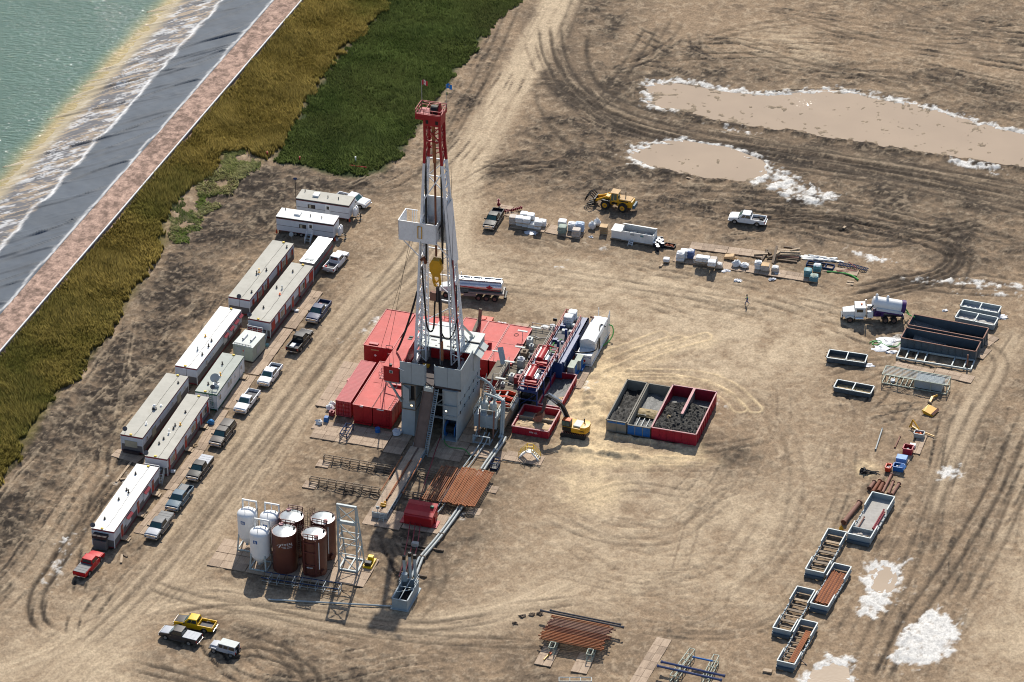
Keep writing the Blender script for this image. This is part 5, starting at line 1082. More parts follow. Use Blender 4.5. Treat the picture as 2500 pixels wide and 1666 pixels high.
# ------------------------------------------------------------------ mud tanks
mt = rt('mud_tank', 'long brown decked mud tank line with handrails and pumps', 'tank', 0, 0)
kbox('tank_wall','frame_rust',mt,7.1,10.9,6.6,31.0,.2,2.7,bevel=.03,seg=1)
for i in range(8): y = 6.7+i*3.05; kbox('deck_plate','deck_brown',mt,7.1,10.95,y,y+2.98,2.72,2.82)
krail('handrail','handrail_grey',mt,[(7.15,6.7,2.8),(7.15,18.5,2.8)],1.05,1.7,.05)
mb = MB(); mb.rail([(10.95,6.6,2.8),(10.95,11.4,2.8)],1.05,1.5,.05); mb.rail([(9.9,6.6,2.8),(10.95,6.6,2.8)],1.05,1.0,.05); mb.build('handrail','handrail_grey',mt)
mb = MB(); mb.rail([(10.7,23,2.8),(10.7,31,2.8)],1.05,1.7,.05); mb.rail([(7.2,30.9,2.8),(10.7,30.9,2.8)],1.05,1.7,.05); mb.build('handrail','handrail_grey',mt)
for x, y, h, s_, m_ in ((8.2,26.2,1.1,.9,'rig_pale'),(8.9,24.8,.8,.7,'steel_grey'),(8.4,22.6,.9,1.1,'frame_rust'),(8.9,19.2,1.5,1.0,'steel_grey'),(8.6,15.2,1.0,.8,'rig_pale'),(9.8,14.6,1.3,1.0,'pipe_red'),(9.6,17.3,.5,1.0,'steel_grey'),(7.8,13.1,.6,.6,'steel_grey'),(9.7,22.0,.5,.8,'deck_dark')):
    mb = MB(); mb.box(x-s_/2,x+s_/2,y-s_*.6,y+s_*.6,2.83,2.83+h); mb.cyl((x,y,2.83+h),(x,y,3.1+h),s_*.25,8); mb.build('agitator_motor', m_, mt, bevel=.05)
for x, y in ((7.9,21.9),(7.6,17.3),(7.7,12.2),(8.6,28.2),(6.9,26.6)): 
    f_ = kbeam('light_pole','steel_grey',mt,(x,y,2.83),(x,y,4.7),.08); kbox('lamp','rig_pale',f_,x-.8,x+.8,y-.18,y+.18,4.7,4.82)
for k in range(9):
    y = 9+k*2.4; ktube('deck_pipe',('pipe_grey','frame_rust','pipe_dark')[k%3],mt,[(7.3,y,3.0),(8.2,y+.1,3.1),(9.3,y-.2,3.0),(10.4,y+.3,3.05)],.08,6)
kblob('tarp_cover','tarp',mt,(8.9,19.2,4.35),.55,.5,.35,10,6,.3,71,-.1,smooth=True)
# shale shakers at the near end
for y, lab in ((9.7,'far orange red shale shaker on the near end of the mud tanks'),(7.9,'near orange red shale shaker on the near end of the mud tanks')):
    o = rt('shale_shaker', lab, 'shaker', 9.2, y, 2.83, 'shale shakers')
    for s_ in (-.75,.75): kprism('side_plate','orange_red',o,[(-1.7,.15),(.9,.15),(1.7,.35),(1.5,.9),(.4,1.15),(-1.7,.75)], s_-.06, s_+.06, 'y')
    kbox('screen_bed','black',o,-1.5,1.2,-.68,.68,.2,.45); mb = MB(); mb.beam((.3,-.7,.9),(.3,.7,.9),.25); mb.beam((-.9,-.7,.7),(-.9,.7,.7),.18); mb.build('cross_tube','pipe_dark',o)
    mb = MB(); mb.box(-2.3,-1.75,-.6,.6,0,.9); mb.cyl((-2.0,0,.9),(-2.0,0,1.25),.25,8); mb.build('header_box','steel_grey',o); kprism('chute','steel_grey',o,[(1.3,.1),(2.0,-.4),(2.0,.1),(1.5,.5)],-.7,.7,'y')
o = ktube('flow_line','rig_grey',None,[V(p) for p in smooth_line(np.array([[5.0,9.0,6.4],[6.0,8.8,6.3],[7.2,8.6,5.6],[7.9,8.5,4.4],[8.1,8.4,3.6]]),4)],.22,10,smooth=True); tag(o,'thick grey flow line from the rig side to the shakers','pipe',loc=RO,rz=RZ)
# ------------------------------------------------------------------ grey raised tank with pipework (mud gas unit)
gt = rt('trip_tank', 'grey raised tank with brown posts and looping pipes', 'tank', 0, 0)
kbox('tank','rig_grey',gt,6.3,9.9,2.9,6.4,1.5,3.6,bevel=.03,seg=1)
mb = MB()
for x in (7.0,9.6):
    for y in (.4,6.2): mb.beam((x,y,.15),(x,y,1.6),.18)
mb.beam((7.0,.4,.3),(9.6,.4,.3),.15); mb.beam((7.0,.4,.3),(7.0,6.2,.3),.15); mb.beam((9.6,.4,.3),(9.6,6.2,.3),.15); mb.beam((7.0,.4,1.5),(9.6,.4,1.5),.15); mb.beam((7,.4,.3),(7,2.9,1.5),.12); mb.build('skid_frame','rig_grey',gt)
for x in (7.35,9.65): kbeam('post','pipe_brown',gt,(x,2.0,.15),(x,2.6,5.0),.2)
mb = MB(); mb.beam((7.35,2.55,4.95),(9.65,2.55,4.95),.1); mb.beam((8.5,2.5,4.9),(8.5,2.1,.9),.06); mb.beam((7.35,2.3,2.4),(9.65,2.3,2.4),.06); mb.build('post_tie','steel_grey',gt)
for x in (7.5,8.9): mb = MB(); mb.cyl((x,4.6,3.6),(x,4.6,5.0),.55,16); mb.blob((x,4.6,5.0),.55,.55,.25,16,6); mb.build('vessel','rig_pale',gt,smooth=True)
for x, dx in ((7.4,3.2),(9.0,1.9)): ktube('loop_pipe','rig_grey',gt,[V(p) for p in smooth_line(np.array([[x,5.0,4.2],[x,5.0,5.9],[x+.4,4.9,6.3],[x+dx-.3,4.0,6.3],[x+dx,3.7,5.9],[x+dx,3.3,3.0],[x+dx,2.9,1.0],[x+dx-.05,2.2,.6]]),5)],.2,10,smooth=True)
mb = MB(); mb.rail([(6.3,2.9,3.6),(6.3,6.4,3.6)],1.0,1.2,.05); mb.rail([(9.9,2.9,3.6),(9.9,6.4,3.6)],1.0,1.2,.05); mb.build('handrail','rig_pale',gt)
mb = MB(); mb.box(7.9,9.6,5.2,6.3,3.6,4.0); mb.box(8.3,8.9,3.4,3.9,3.6,4.3); mb.build('valve_group','frame_rust',gt)
kbox('side_tank','frame_rust',gt,9.9,10.9,3.6,6.6,1.2,2.9)
# ------------------------------------------------------------------ blue tank
bt = rt('blue_mud_tank', 'long blue mud tank with dark deck and faded red handrails', 'tank', 0, 0)
kbox('tank_wall','tank_blue',bt,11.3,14.8,21.5,35.9,.45,3.2,bevel=.03,seg=1); mb = MB(); mb.box(14.45,14.82,21.45,35.95,.15,.5); mb.box(11.3,11.7,21.45,35.95,.15,.5); mb.build('skid','pipe_red',bt)
kbox('deck','deck_dark',bt,11.5,14.05,21.7,35.8,3.21,3.27)
for k in range(4): kbox('deck_seam','steel_grey',bt,11.5,14.05,24+k*3,24.1+k*3,3.275,3.31)
mb = MB(); mb.box(14.6,15.1,21.9,35.9,3.0,3.25); mb.box(14.9,15.1,30.5,35.9,.6,3.25); mb.build('side_channel','tank_blue',bt)
for pts in ([(11.4,22.8,3.25),(11.4,35.8,3.25)],[(14.15,21.7,3.25),(14.15,34.5,3.25)],[(13.0,21.7,3.25),(14.15,21.7,3.25)],[(11.4,35.8,3.25),(11.4,38.0,3.25)][:0] or [(11.3,35.7,3.25),(12.4,35.7,3.25)]): krail('handrail','handrail_red',bt,[V(p) for p in pts],1.1,1.6,.05)
for x, y in ((13.0,25.7),(13.2,29.4)): kcyl('standpipe','tank_blue',bt,(x,y,3.27),(x,y,4.6),.22,10)
for x, y, s_ in ((12.0,27.5,.35),(12.5,30.6,.3),(12.0,31.8,.4),(13.6,30.6,.3),(13.2,27.3,.2),(12.7,32.4,.35),(13.4,32.6,.3)): kbox('valve',('tank_blue','steel_grey','rig_pale')[int(x*10)%3],bt,x-s_,x+s_,y-s_,y+s_,3.27,3.27+s_*1.4)
ktube('green_hose','hose_green',bt,[V(p) for p in smooth_line(np.array([[12.0,27.8,3.35],[12.0,26.0,3.4],[12.0,24.6,3.35],[12.7,24.1,3.35],[13.2,24.8,3.35],[12.7,26.2,3.4],[12.5,27.3,3.5],[12.9,28.2,3.4]]),5)],.09,7,smooth=True)
mb = MB(); mb.beam((11.3,30.0,3.2),(11.2,30.0,5.6),.08); mb.box(10.9,11.5,29.9,30.1,5.4,5.9); mb.build('lamp_post','black',bt)
text_mesh('lettering','M','lettering',bt,1.5,face_T(V((14.83,23.0,1.9)),(0,1,0),(0,0,1)))
for k in range(6): kbox('wall_rib','tank_blue',bt,14.801,14.86,22.5+k*2.3,22.62+k*2.3,.5,3.0)
sacks(rl(12.7,34.7,3.27),RZ,1.25,1.3,1.5,'bag_white','far white sack pallet on the blue tank deck','sack pallets by the mud tanks',False,8); sacks(rl(12.5,33.3,3.27),RZ,1.3,1.3,1.5,'bag_white','near white sack pallet on the blue tank deck','sack pallets by the mud tanks',False,9)
# ------------------------------------------------------------------ centrifuge platform
cp = rt('centrifuge_stand', 'blue steel stand with faded red handrails over the grey tank end', 'stand', 0, 0)
mb = MB(); mb.box(10.8,13.9,11.2,22.6,4.0,4.15); mb.box(10.7,14.0,11.1,11.3,3.7,4.15); mb.build('deck','tank_blue',cp)
for x in (10.9,13.8):
    for y in (11.4,15,18.8,22.4): kbeam('leg','tank_blue',cp,(x,y,.15),(x,y,4.0),.2)
mb = MB()
for y in (11.4,15,18.8): mb.beam((10.9,y,1.0),(13.8,y,3.6),.1); mb.beam((10.9,y,2.2),(13.8,y,2.2),.14)
mb.build('bracing','tank_blue',cp)
for pts in ([(10.8,11.2,4.15),(13.9,11.2,4.15)],[(13.9,11.2,4.15),(13.9,22.6,4.15)],[(10.8,11.2,4.15),(10.8,22.6,4.15)],[(10.8,22.6,4.15),(13.9,22.6,4.15)],[(10.8,16.7,4.15),(13.9,16.7,4.15)]): krail('handrail','handrail_red',cp,[V(p) for p in pts],1.15,1.5,.055)
kbox('pump_house','black',cp,11.2,12.6,12.0,15.2,1.0,2.6)
for y, lab in ((13.9,'near red drum centrifuge on the blue stand'),(19.6,'far red drum centrifuge on the blue stand')):
    o = rt('centrifuge', lab, 'centrifuge', 12.2, y, 4.15, 'centrifuges')
    kbox('skid','tank_blue',o,-1.1,1.3,-2.0,2.4,0,.35); kcyl('drum','rig_red',o,(-.1,-1.2,1.0),(-.1,2.2,1.0),.6,20,smooth=True); kcyl('end_ring','rig_red',o,(-.1,2.0,1.0),(-.1,2.3,1.0),.68,20)
    kbox('belt_guard','rig_red',o,-.6,1.3,-2.0,-1.45,.4,1.1,bevel=.2); kcyl('motor','silver_metal',o,(.85,-.9,.75),(.85,.5,.75),.42,14,smooth=True); mb = MB(); mb.box(-.9,-.65,-1.0,2.2,.35,1.3); mb.box(.35,.55,-.4,2.3,.35,1.2); mb.build('side_rail','white_clean',o)
    kbox('gearbox','deck_dark',o,.5,1.0,1.0,1.9,.4,1.0); kbeam('feed_pipe','rig_red',o,(.1,2.3,1.7),(1.0,2.9,1.2),.2)
# ------------------------------------------------------------------ white container with tarp roof and small boxes
wc = rt('white_container', 'white trailer container with canvas roof right of the blue tank', 'container', 0, 0)
kbox('wall','white_paint',wc,15.6,18.1,29.0,37.2,.4,2.9); kprism('canvas_roof','tarp_white' if 'tarp_white' in M else 'white_clean',wc,[(15.55,2.9),(18.15,2.9),(18.0,3.35),(16.85,3.75),(15.7,3.35)],28.95,36.2,'y')
bx = kbox('front_tank','white_paint',wc,15.6,18.1,26.8,28.99,.5,2.0,bevel=.03,seg=1); kbox('skid','white_paint',wc,15.5,18.2,26.7,37.3,.15,.42); kbox('doorway','black',wc,18.102,18.14,30.9,31.8,.6,2.7)
mb = MB(); mb.prism([(36.0,.5),(37.4,.5),(37.4,4.3),(36.0,3.4)],18.05,18.15,'x'); mb.box(15.6,18.0,36.25,37.2,2.9,3.0); mb.build('end_panel','white_paint',wc); kcyl('chimney','pipe_brown',wc,(16.0,36.5,3.0),(15.6,35.2,3.9),.16,8); kcyl('mast_pole','white_clean',wc,(16.3,37.3,.5),(16.3,37.3,4.6),.06,6)
text_mesh('lettering','800-662-7700','lettering_blue',bx,.36,face_T(V((17.0,26.77,1.6)),(1,0,0),(0,0,1))); kquad('hazard_diamond','lettering_red',bx,(17.0,26.77,.75),(17.22,26.77,1.0),(17.0,26.77,1.25),(16.78,26.77,1.0))
mb = MB()
for x in (15.6,16.2,18.1): mb.box(x-.06,x+.06,26.74,26.8,.3,2.1)
mb.build('corner_post','white_paint',wc)
ktube('black_hose','hose_black',wc,[V(p) for p in smooth_line(np.array([[18.2,34.5,3.0],[17.6,33.6,3.65],[18.25,30,2.7],[18.3,28.8,2.1],[17.4,27.6,2.15],[15.5,27.2,2.1],[14.6,27.5,2.6]]),5)],.09,6,smooth=True); ktube('green_hose','hose_green',wc,[V(p) for p in smooth_line(np.array([[18.2,33.2,.2],[18.9,34.2,.6],[19.2,35.5,1.2],[18.8,36.6,1.9],[18.2,36.8,2.0]]),5)],.1,7,smooth=True)
for x0_, x1_, y0_, y1_, lab in ((15.5,16.5,22.4,24.6,'near grey green cabinet between blue tank and red bin'),(16.0,16.9,24.7,26.6,'far grey green cabinet in front of the white container')):
    o = rt('cabinet', lab, 'cabinet', (x0_+x1_)/2, (y0_+y1_)/2, 0, 'grey green cabinets'); a, b = (x1_-x0_)/2, (y1_-y0_)/2
    kbox('body','steel_grey',o,-a,a,-b,b,.3,2.1,bevel=.03); kbox('lid','frame_green',o,-a-.04,a+.04,-b-.04,b+.04,2.101,2.18); mb = MB(); mb.box(a,a+.35,-b,b,.3,.5); mb.box(a+.002,a+.05,-b*.5,b*.5,.6,1.9); mb.build('door_frame','bin_blue',o); mb = MB(); mb.box(-a,a,-b,-b+.2,.12,.3); mb.box(-a,a,b-.2,b,.12,.3); mb.build('skid','frame_blue',o)
# ------------------------------------------------------------------ open bins
def heap(parent, x0, x1, y0, y1, zf, mat, seed, nx=16, ny=22, name='fill'):
    amp = .4 if mat == 'sludge' else .2
    rnd = np.random.RandomState(seed); xs = np.linspace(x0,x1,nx); ys = np.linspace(y0,y1,ny); vs = []; 
    for j, y in enumerate(ys):
        for i, x in enumerate(xs): vs.append((x,y,zf((x-x0)/(x1-x0),(y-y0)/(y1-y0)) + (rnd.rand()-.5)*amp*(0 < i < nx-1 and 0 < j < ny-1)))
    mb = MB(); mb.add(vs,[(j*nx+i,j*nx+i+1,(j+1)*nx+i+1,(j+1)*nx+i) for j in range(ny-1) for i in range(nx-1)]); return mb.build(name,mat,parent,smooth=True)
def open_bin(o, x0, x1, y0, y1, h, mat, t=.1, rim=None, ribs=True, z0=.1, inner=None):
    inner = inner or mat
    for nm, a in (('wall',(x0,x1,y0,y0+t)),('wall',(x0,x1,y1-t,y1)),('wall',(x0,x0+t,y0+t,y1-t)),('wall',(x1-t,x1,y0+t,y1-t))):
        kbox(nm,mat,o,*a,z0,h)
    kbox('floor',inner,o,x0+t,x1-t,y0+t,y1-t,z0,z0+.06)
    for a, b in (((x0,y0),(x1,y0)),((x1,y0),(x1,y1)),((x1,y1),(x0,y1)),((x0,y1),(x0,y0))):
        p, q = V((*a,h+.04)), V((*b,h+.04)); d = (q-p).normalized()*.07; kbeam('rim',rim or mat,o,p-d,q+d,t+.09,.1)
    if ribs:
        n = int((y1-y0)/1.1)
        for s_, x in ((-1,x0),(1,x1)):
            for i in range(1,n): y = y0+(y1-y0)*i/n; kbox('rib',mat,o,*sorted((x+.001*s_,x+.09*s_)),y-.05,y+.05,z0,h-.05)
        n = max(2,int((x1-x0)/1.1))
        for s_, y in ((-1,y0),(1,y1)):
            for i in range(1,n): x = x0+(x1-x0)*i/n; kbox('rib',mat,o,x-.05,x+.05,*sorted((y+.001*s_,y+.09*s_)),z0,h-.05)
o = rt('sand_bin', 'wide dark red bin half full of sand under the excavator bucket', 'bin', 0, 0); open_bin(o,11.8,17.6,4.8,11.3,1.35,'bin_red',rim='bin_rim',inner='bin_concrete')
kbox('divider','bin_concrete',o,11.9,17.5,8.1,8.25,.15,1.3); heap(o,11.92,17.48,4.92,8.08,lambda u,v: .55+.75*math.sin(math.pi*min(1,v*.85+.1))*(.55+.45*math.sin(u*3.0)), 'sand', 3)
heap(o,13.6,17.48,8.27,11.18,lambda u,v: .2+.45*u*(1-v), 'sand', 5); text_mesh('lettering','PITBULL','lettering',o,.36,face_T(V((15.2,4.78,.75)),(1,0,0),(0,0,1)))
o = rt('settling_bin', 'long red bin with grey slurry behind the sand bin', 'bin', 0, 0); open_bin(o,13.7,17.2,12.0,21.8,1.35,'bin_red',rim='bin_rim',inner='bin_concrete'); heap(o,13.82,17.08,12.12,21.68,lambda u,v: .45+.25*math.sin(v*5+u*2),'sludge_grey',7); heap(o,16.0,17.08,12.2,16,lambda u,v: .6+.3*u,'sand',9)
o = rt('cuttings_bin', 'weathered concrete grey bin, leftmost of the three big cuttings bins', 'bin', 0, 0, 0, 'large cuttings bins'); open_bin(o,25.4,28.6,9.6,21.6,2.1,'bin_concrete',rim='bin_concrete'); heap(o,25.52,28.48,9.72,21.48,lambda u,v: 1.35-1.1*max(0,v-.25) + .18*math.sin(u*7+v*9),'sludge',11,16,34); heap(o,25.7,28.3,15.0,18.2,lambda u,v: .95-.5*v,'sludge_grey',12,12,14); kbox('paint_strip','bin_blue',o,25.6,28.4,9.55,9.6,1.7,2.0)
o = rt('cuttings_bin', 'blue fronted bin, middle of the three big cuttings bins', 'bin', 0, 0, 0, 'large cuttings bins'); open_bin(o,28.8,32.4,9.5,21.8,1.9,'bin_concrete',rim='bin_concrete'); kbox('front_plate','bin_blue',o,28.85,32.35,9.42,9.5,.3,1.85); heap(o,28.92,32.28,14.2,21.6,lambda u,v: .9-.6*v+.15*math.sin(u*6),'sludge_grey',13,14,22); heap(o,28.92,32.28,14.0,16.4,lambda u,v: .75+.45*math.sin(math.pi*v),'sludge_tan',14,14,14)
for x in (29.6,30.4,31.2,32.0): kbox('floor_rail','steel_grey',o,x-.06,x+.06,9.7,13.8,.3,.75)
heap(o,28.92,32.28,9.62,14.0,lambda u,v: .45+.1*math.sin(u*20),'sludge_grey',15)
o = rt('cuttings_bin', 'red double bin full of black sludge, rightmost of the big cuttings bins', 'bin', 0, 0, 0, 'large cuttings bins'); open_bin(o,32.6,39.6,9.5,22.2,2.1,'bin_red',rim='bin_rim',inner='bin_concrete')
kbox('divider','bin_concrete',o,35.95,36.15,14.5,22.1,.15,2.1); kbox('rim','bin_rim',o,35.85,36.25,14.5,22.1,2.1,2.2)
heap(o,32.72,39.48,9.62,19.5,lambda u,v: 1.75-1.25*max(0,v-.35)+.25*math.sin(u*8+v*4)*math.sin(v*7+1),'sludge',17,40,50); heap(o,33.4,35.2,13,15,lambda u,v: 1.25+.55*math.sin(math.pi*u)*math.sin(math.pi*v),'sludge_tan',18,12,12); heap(o,32.72,35.9,19.3,22.0,lambda u,v: .5-.2*v,'sludge_grey',19,12,10); heap(o,36.2,39.4,18.6,22.0,lambda u,v: .6-.4*v,'sludge_grey',20,12,10)
# ------------------------------------------------------------------ pipe racks, pipes and catwalk
def rack(x0, x1, y, label, h=1.0, mat='frame_rust', wd=.55):
    o = rt('pipe_rack', label, 'rack', (x0+x1)/2, y, .1, 'steel pipe racks'); l = (x1-x0)/2
    for s_ in (-1,1):
        kbeam('top_rail',mat,o,(-l,s_*wd/2,h-.06),(l,s_*wd/2,h-.06),.1,.12); kbeam('bottom_rail',mat,o,(-l,s_*wd/2,.08),(l,s_*wd/2,.08),.12,.12)
    n = int(2*l/1.25)
    for i in range(n+1):
        x = -l+2*l*i/n; mb = MB(); mb.beam((x,-wd/2,.1),(x,-wd/2,h-.08),.1); mb.beam((x,wd/2,.1),(x,wd/2,h-.08),.1); mb.beam((x,-wd/2,h-.06),(x,wd/2,h-.06),.09); mb.build('post',mat,o)
    return o
rack(-13.1,-2.0,-10.9,'upper pipe rack left of the catwalk'); rack(-13.1,-2.2,-17.1,'lower pipe rack left of the catwalk'); rack(1.6,12.8,-10.4,'upper pipe rack under the rusty pipes'); rack(1.6,12.6,-16.7,'lower pipe rack under the rusty pipes')
for x0,x1,y,lab in ((-13.9,-11.9,-12.0,'wooden pad under the upper left rack end'),(-13.9,-11.9,-18.0,'wooden pad under the lower left rack end'),(12.5,14.4,-11.2,'wooden pad under the upper right rack end'),(11.8,13.8,-17.6,'wooden pad under the lower right rack end')): mat_grid(x0,x1,y-.7,y+1.2,lab,group='wooden pads under pipe racks')
pipe_me = {}
def pipe(p, q, r, mat, label, group, n=8):
    d = q-p; key = (round(r,3), mat)
    if key not in pipe_me:
        mb = MB(); mb.cyl((0,0,0),(0,1,0),r,n); mb.cyl((0,0,0),(0,.025,0),r*1.35,n); mb.cyl((0,.975,0),(0,1,0),r*1.35,n); pipe_me[key] = mb.build('drill_pipe',mat,smooth=True); o = pipe_me[key]
    else: o = pipe_me[key].copy(); col.objects.link(o)
    o.location = p; o.rotation_mode = 'QUATERNION'; o.rotation_quaternion = d.normalized().to_track_quat('Y','Z'); o.scale = (1,d.length,1); tag(o,label,'pipe',group); return o
rnd = random.Random(3)
for i in range(10): x = 4.85+i*.3+rnd.uniform(-.05,.05); pipe(rl(x,-18.1+rnd.uniform(-.1,.25),1.22), rl(x+.12,-8.6+rnd.uniform(-.3,.3),1.22), .085, 'pipe_rust_dark' if rnd.random()<.6 else 'pipe_rust', 'rusty drill pipe in the darker bundle nearest the catwalk','pipes on the racks, left bundle')
for i in range(24): x = 7.9+i*.215+rnd.uniform(-.02,.02); pipe(rl(x,-17.9+rnd.uniform(-.2,.2),1.22), rl(x+.08,-8.2+rnd.uniform(-.25,.25),1.22), .085, 'pipe_rust', 'orange rusty drill pipe in the wide bundle right of the catwalk','pipes on the racks, right bundle')
cw = rt('catwalk', 'long narrow catwalk with weathered deck leading to the ramp', 'catwalk', 0, 0)
for k in range(9): y = -23.2+k*2.05; kbox('deck_plank','mat_wood',cw,-1.25,-.2,y,y+2.02,1.12,1.2); kbox('deck_plank','mat_wood',cw,.12,1.05,y,y+2.02,1.12,1.2)
kbox('pipe_trough','ramp_brown',cw,-.2,.12,-23.2,-4.8,1.0,1.08)
for x in (-1.25,1.05): 
    mb = MB(); mb.beam((x,-23.2,1.05),(x,-4.8,1.05),.1,.2); mb.beam((x,-23.2,.25),(x,-4.8,.25),.1,.14)
    for k in range(14): y = -23+k*1.4; mb.beam((x,y,.25),(x,y,1.05),.08); mb.beam((x,y,.25),(x,y+1.3,1.05),.06)
    mb.build('side_truss','rig_grey',cw)
kbox('end_plate','rig_grey',cw,-1.25,1.05,-23.35,-23.2,.2,1.15)
mb = MB(); ladder(mb,(.4,-24.0,.15),(.4,-23.4,1.3),(1,0,0),.7,.25,.07); mb.build('end_steps','rig_pale',cw); mb = MB(); mb.beam((-.35,-23.2,1.2),(-.35,-23.2,2.1),.1); mb.box(-.6,-.1,-23.3,-23.1,1.8,2.2); mb.build('control_box','rig_grey',cw)
mb = MB(); mb.cyl((-.5,-21.3,1.4),(.3,-21.3,1.4),.25,10); mb.box(-.5,.3,-21.7,-21.4,1.2,1.45); mb.blob((.0,-20.8,1.5),.2,.2,.2,8,6); o = mb.build('winch','yellow_machine'); tag(o,'yellow winch on the low end of the catwalk','winch',loc=RO,rz=RZ)
for a,b,m_ in (((-.15,-19.8,1.3),(-.1,-9.4,1.3),'pipe_rust'),((.06,-18.5,1.3),(.02,-8.6,1.3),'pipe_rust_dark')): pipe(rl(*a),rl(*b),.08,m_,'rusty pipe lying in the catwalk trough','pipes lying on the catwalk')
pipe(rl(-1.75,-17.6,1.1),rl(-1.5,-8.4,1.5),.08,'pipe_rust','single rusty pipe along the left catwalk edge','pipe beside catwalk'); pipe(rl(1.55,-17.2,1.1),rl(1.45,-8.2,1.5),.1,'pipe_rust','single rusty pipe along the right catwalk edge','pipe beside catwalk')
# big grey lines from the raised tank down to the flare skid
for off, lab in ((0,'left thick grey pipeline running down to the knock out skid'),(.5,'right thick grey pipeline running down to the knock out skid')):
    pts = [[11.0+off,2.6,.6],[10.95+off,.5,.55],[10.45+off,-7.0,.5],[10.35+off,-17.0,.5],[9.75+off,-25.2,.5],[8.95+off,-31.2,.5],[8.9+off*1.1,-32.6,.5],[9.35+off*1.1,-37.0,.5],[9.6+off*1.1,-39.2,.9]]
    o = ktube('pipeline','pipe_grey',None,[V(p) for p in smooth_line(np.array(pts),6)],.2,10,smooth=True); tag(o,lab,'pipe',loc=RO,rz=RZ)
    for y in (-7,-17,-25,-31.4,-37): mb = MB(); t = (y+25)/-1; x_ = np.interp(-y,[7,17,25.2,31.2,37],[10.45,10.35,9.75,8.95,9.35])+off*1.05; mb.cyl((x_,y-.08,.5),(x_,y+.08,.5),.27,12); mb.build('flange','frame_rust',o)
for x in (8.3,9.0): o = ktube('thin_pipeline','rig_grey',None,[(x,2.2,1.2),(x,.3,.6),(x-.3,-3,.4),(x-.7,-7.6,.35),(x-1.0,-18.0,.35),(x-1.2,-20.0,.6)],.1,8,smooth=True); tag(o,'thin grey pipe of the pair left of the thick pipelines','pipe','thin pipe pair',loc=RO,rz=RZ)
o = ktube('red_hose','pipe_red',None,[(4.5,-20.6,.5),(4.3,-17.5,.9),(3.4,-10,1.2),(2.3,-4,.35),(1.8,.6,.5)],.07,7,smooth=True); tag(o,'dark red line from the pipe shelter to the substructure','hose',loc=RO,rz=RZ)
for xa,xb in ((4.7,7.1),(5.5,7.8),(6.3,8.6)): o = ktube('red_line','pipe_red',None,[(xa,-23.2,.7),(xa+.9,-27,.45),(xa+1.6,-30.3,.45),(xb,-34.0,.5),(xb+.6,-37.5,.8)],.075,7,smooth=True); tag(o,'dark red line of three between pipe shelter and skid','pipe','three red lines to the skid',loc=RO,rz=RZ)
for x0,x1,y,lab in ((5.2,11.6,-28.6,'upper timber beam crossing under the red lines, with block'),(5.3,9.4,-29.4,'second timber beam under the red lines'),(6.6,11.3,-35.6,'timber beam lying behind the skid')):
    o = kbox('timber_beam','timber_dark',None,x0,x1,y-.15,y+.15,.05,.35); tag(o,lab,'timber','timber beams under the lines',loc=RO,rz=RZ)
o = kbox('concrete_block','concrete',None,6.8,7.8,-29.2,-28.5,.36,1.0,bevel=.08); tag(o,'grey block sitting on the timber beam across the red lines','block',loc=RO,rz=RZ)
o = rt('pipe_shelter', 'red steel shelter box at the foot of the pipe racks', 'shelter', 0, 0); kprism('wall','rig_red',o,[(-23.6,.3),(-20.6,.3),(-20.6,2.3),(-21.4,2.5),(-23.2,1.9),(-23.6,1.75)],3.8,8.1,'x'); mb = MB(); mb.add([(3.7,-23.3,1.95),(8.2,-23.3,1.95),(8.2,-20.5,2.6),(3.7,-20.5,2.6),(3.7,-23.3,1.87),(8.2,-23.3,1.87),(8.2,-20.5,2.52),(3.7,-20.5,2.52)],[(0,1,2,3),(7,6,5,4),(0,4,5,1),(1,5,6,2),(2,6,7,3),(3,7,4,0)]); mb.build('roof','red_roof3' if 'red_roof3' in M else 'container_red',o)
for x in (3.1,8.15): kbox('base_pad','container_red',o,x,x+.65,-23.4,-21.5,.18,.3)
mb = MB(); mb.box(3.65,3.8,-22.8,-22.5,.3,1.2); mb.box(8.1,8.3,-22.4,-22.1,.3,1.3); mb.build('bracket','rig_red',o); kbox('marker_box','trim_green',o,7.3,7.8,-21.7,-21.3,2.32,2.7)
# knock out skid
sk = rt('knockout_skid', 'teal grey open skid with three upright stacks at the end of the lines', 'skid', 0, 0); open_bin(sk,8.9,11.2,-44.3,-39.0,1.75,'bin_grey',ribs=False,inner='black',z0=.15)
kbox('base','bin_grey',sk,8.7,11.4,-44.5,-38.4,.02,.16)
for x,h,y in ((8.9,4.6,-38.4),(9.7,5.2,-38.2),(10.4,4.8,-38.0)): p_ = kcyl('stack','rig_grey',sk,(x,y,.2),(x-.1,y,h),.22,10,smooth=True); kcyl('stack_cap','hose_black',p_,(x-.1,y,h),(x-.1,y+.05,h+.6),.25,10)
kcyl('knockout_drum','bin_grey',sk,(9.2,-39.4,1.7),(9.2,-39.4,2.9),.45,12); mb = MB(); mb.rail([(8.9,-41,1.8),(8.9,-38.8,1.8)],1.0,1.); mb.rail([(11.2,-41,1.8),(11.2,-38.8,1.8)],1.0,1.); mb.build('handrail','rig_grey',sk)
mb = MB(); mb.beam((8.9,-41,1.75),(11.2,-41,1.75),.1); mb.beam((10,-44.2,1.75),(10,-39,1.75),.1); mb.beam((8.9,-42.6,1.75),(11.2,-41.2,1.75),.08); mb.build('cross_bar','rig_pale',sk)
mb = MB(); p0, p1 = at('a6',810,1310,.2), at('a6',2200,1385,.2); mb.cyl(p0,p1,.13,8); o = mb.build('ground_pipe','bin_grey',smooth=True); tag(o,'long thin teal pipe on the ground running left from the skid','pipe')
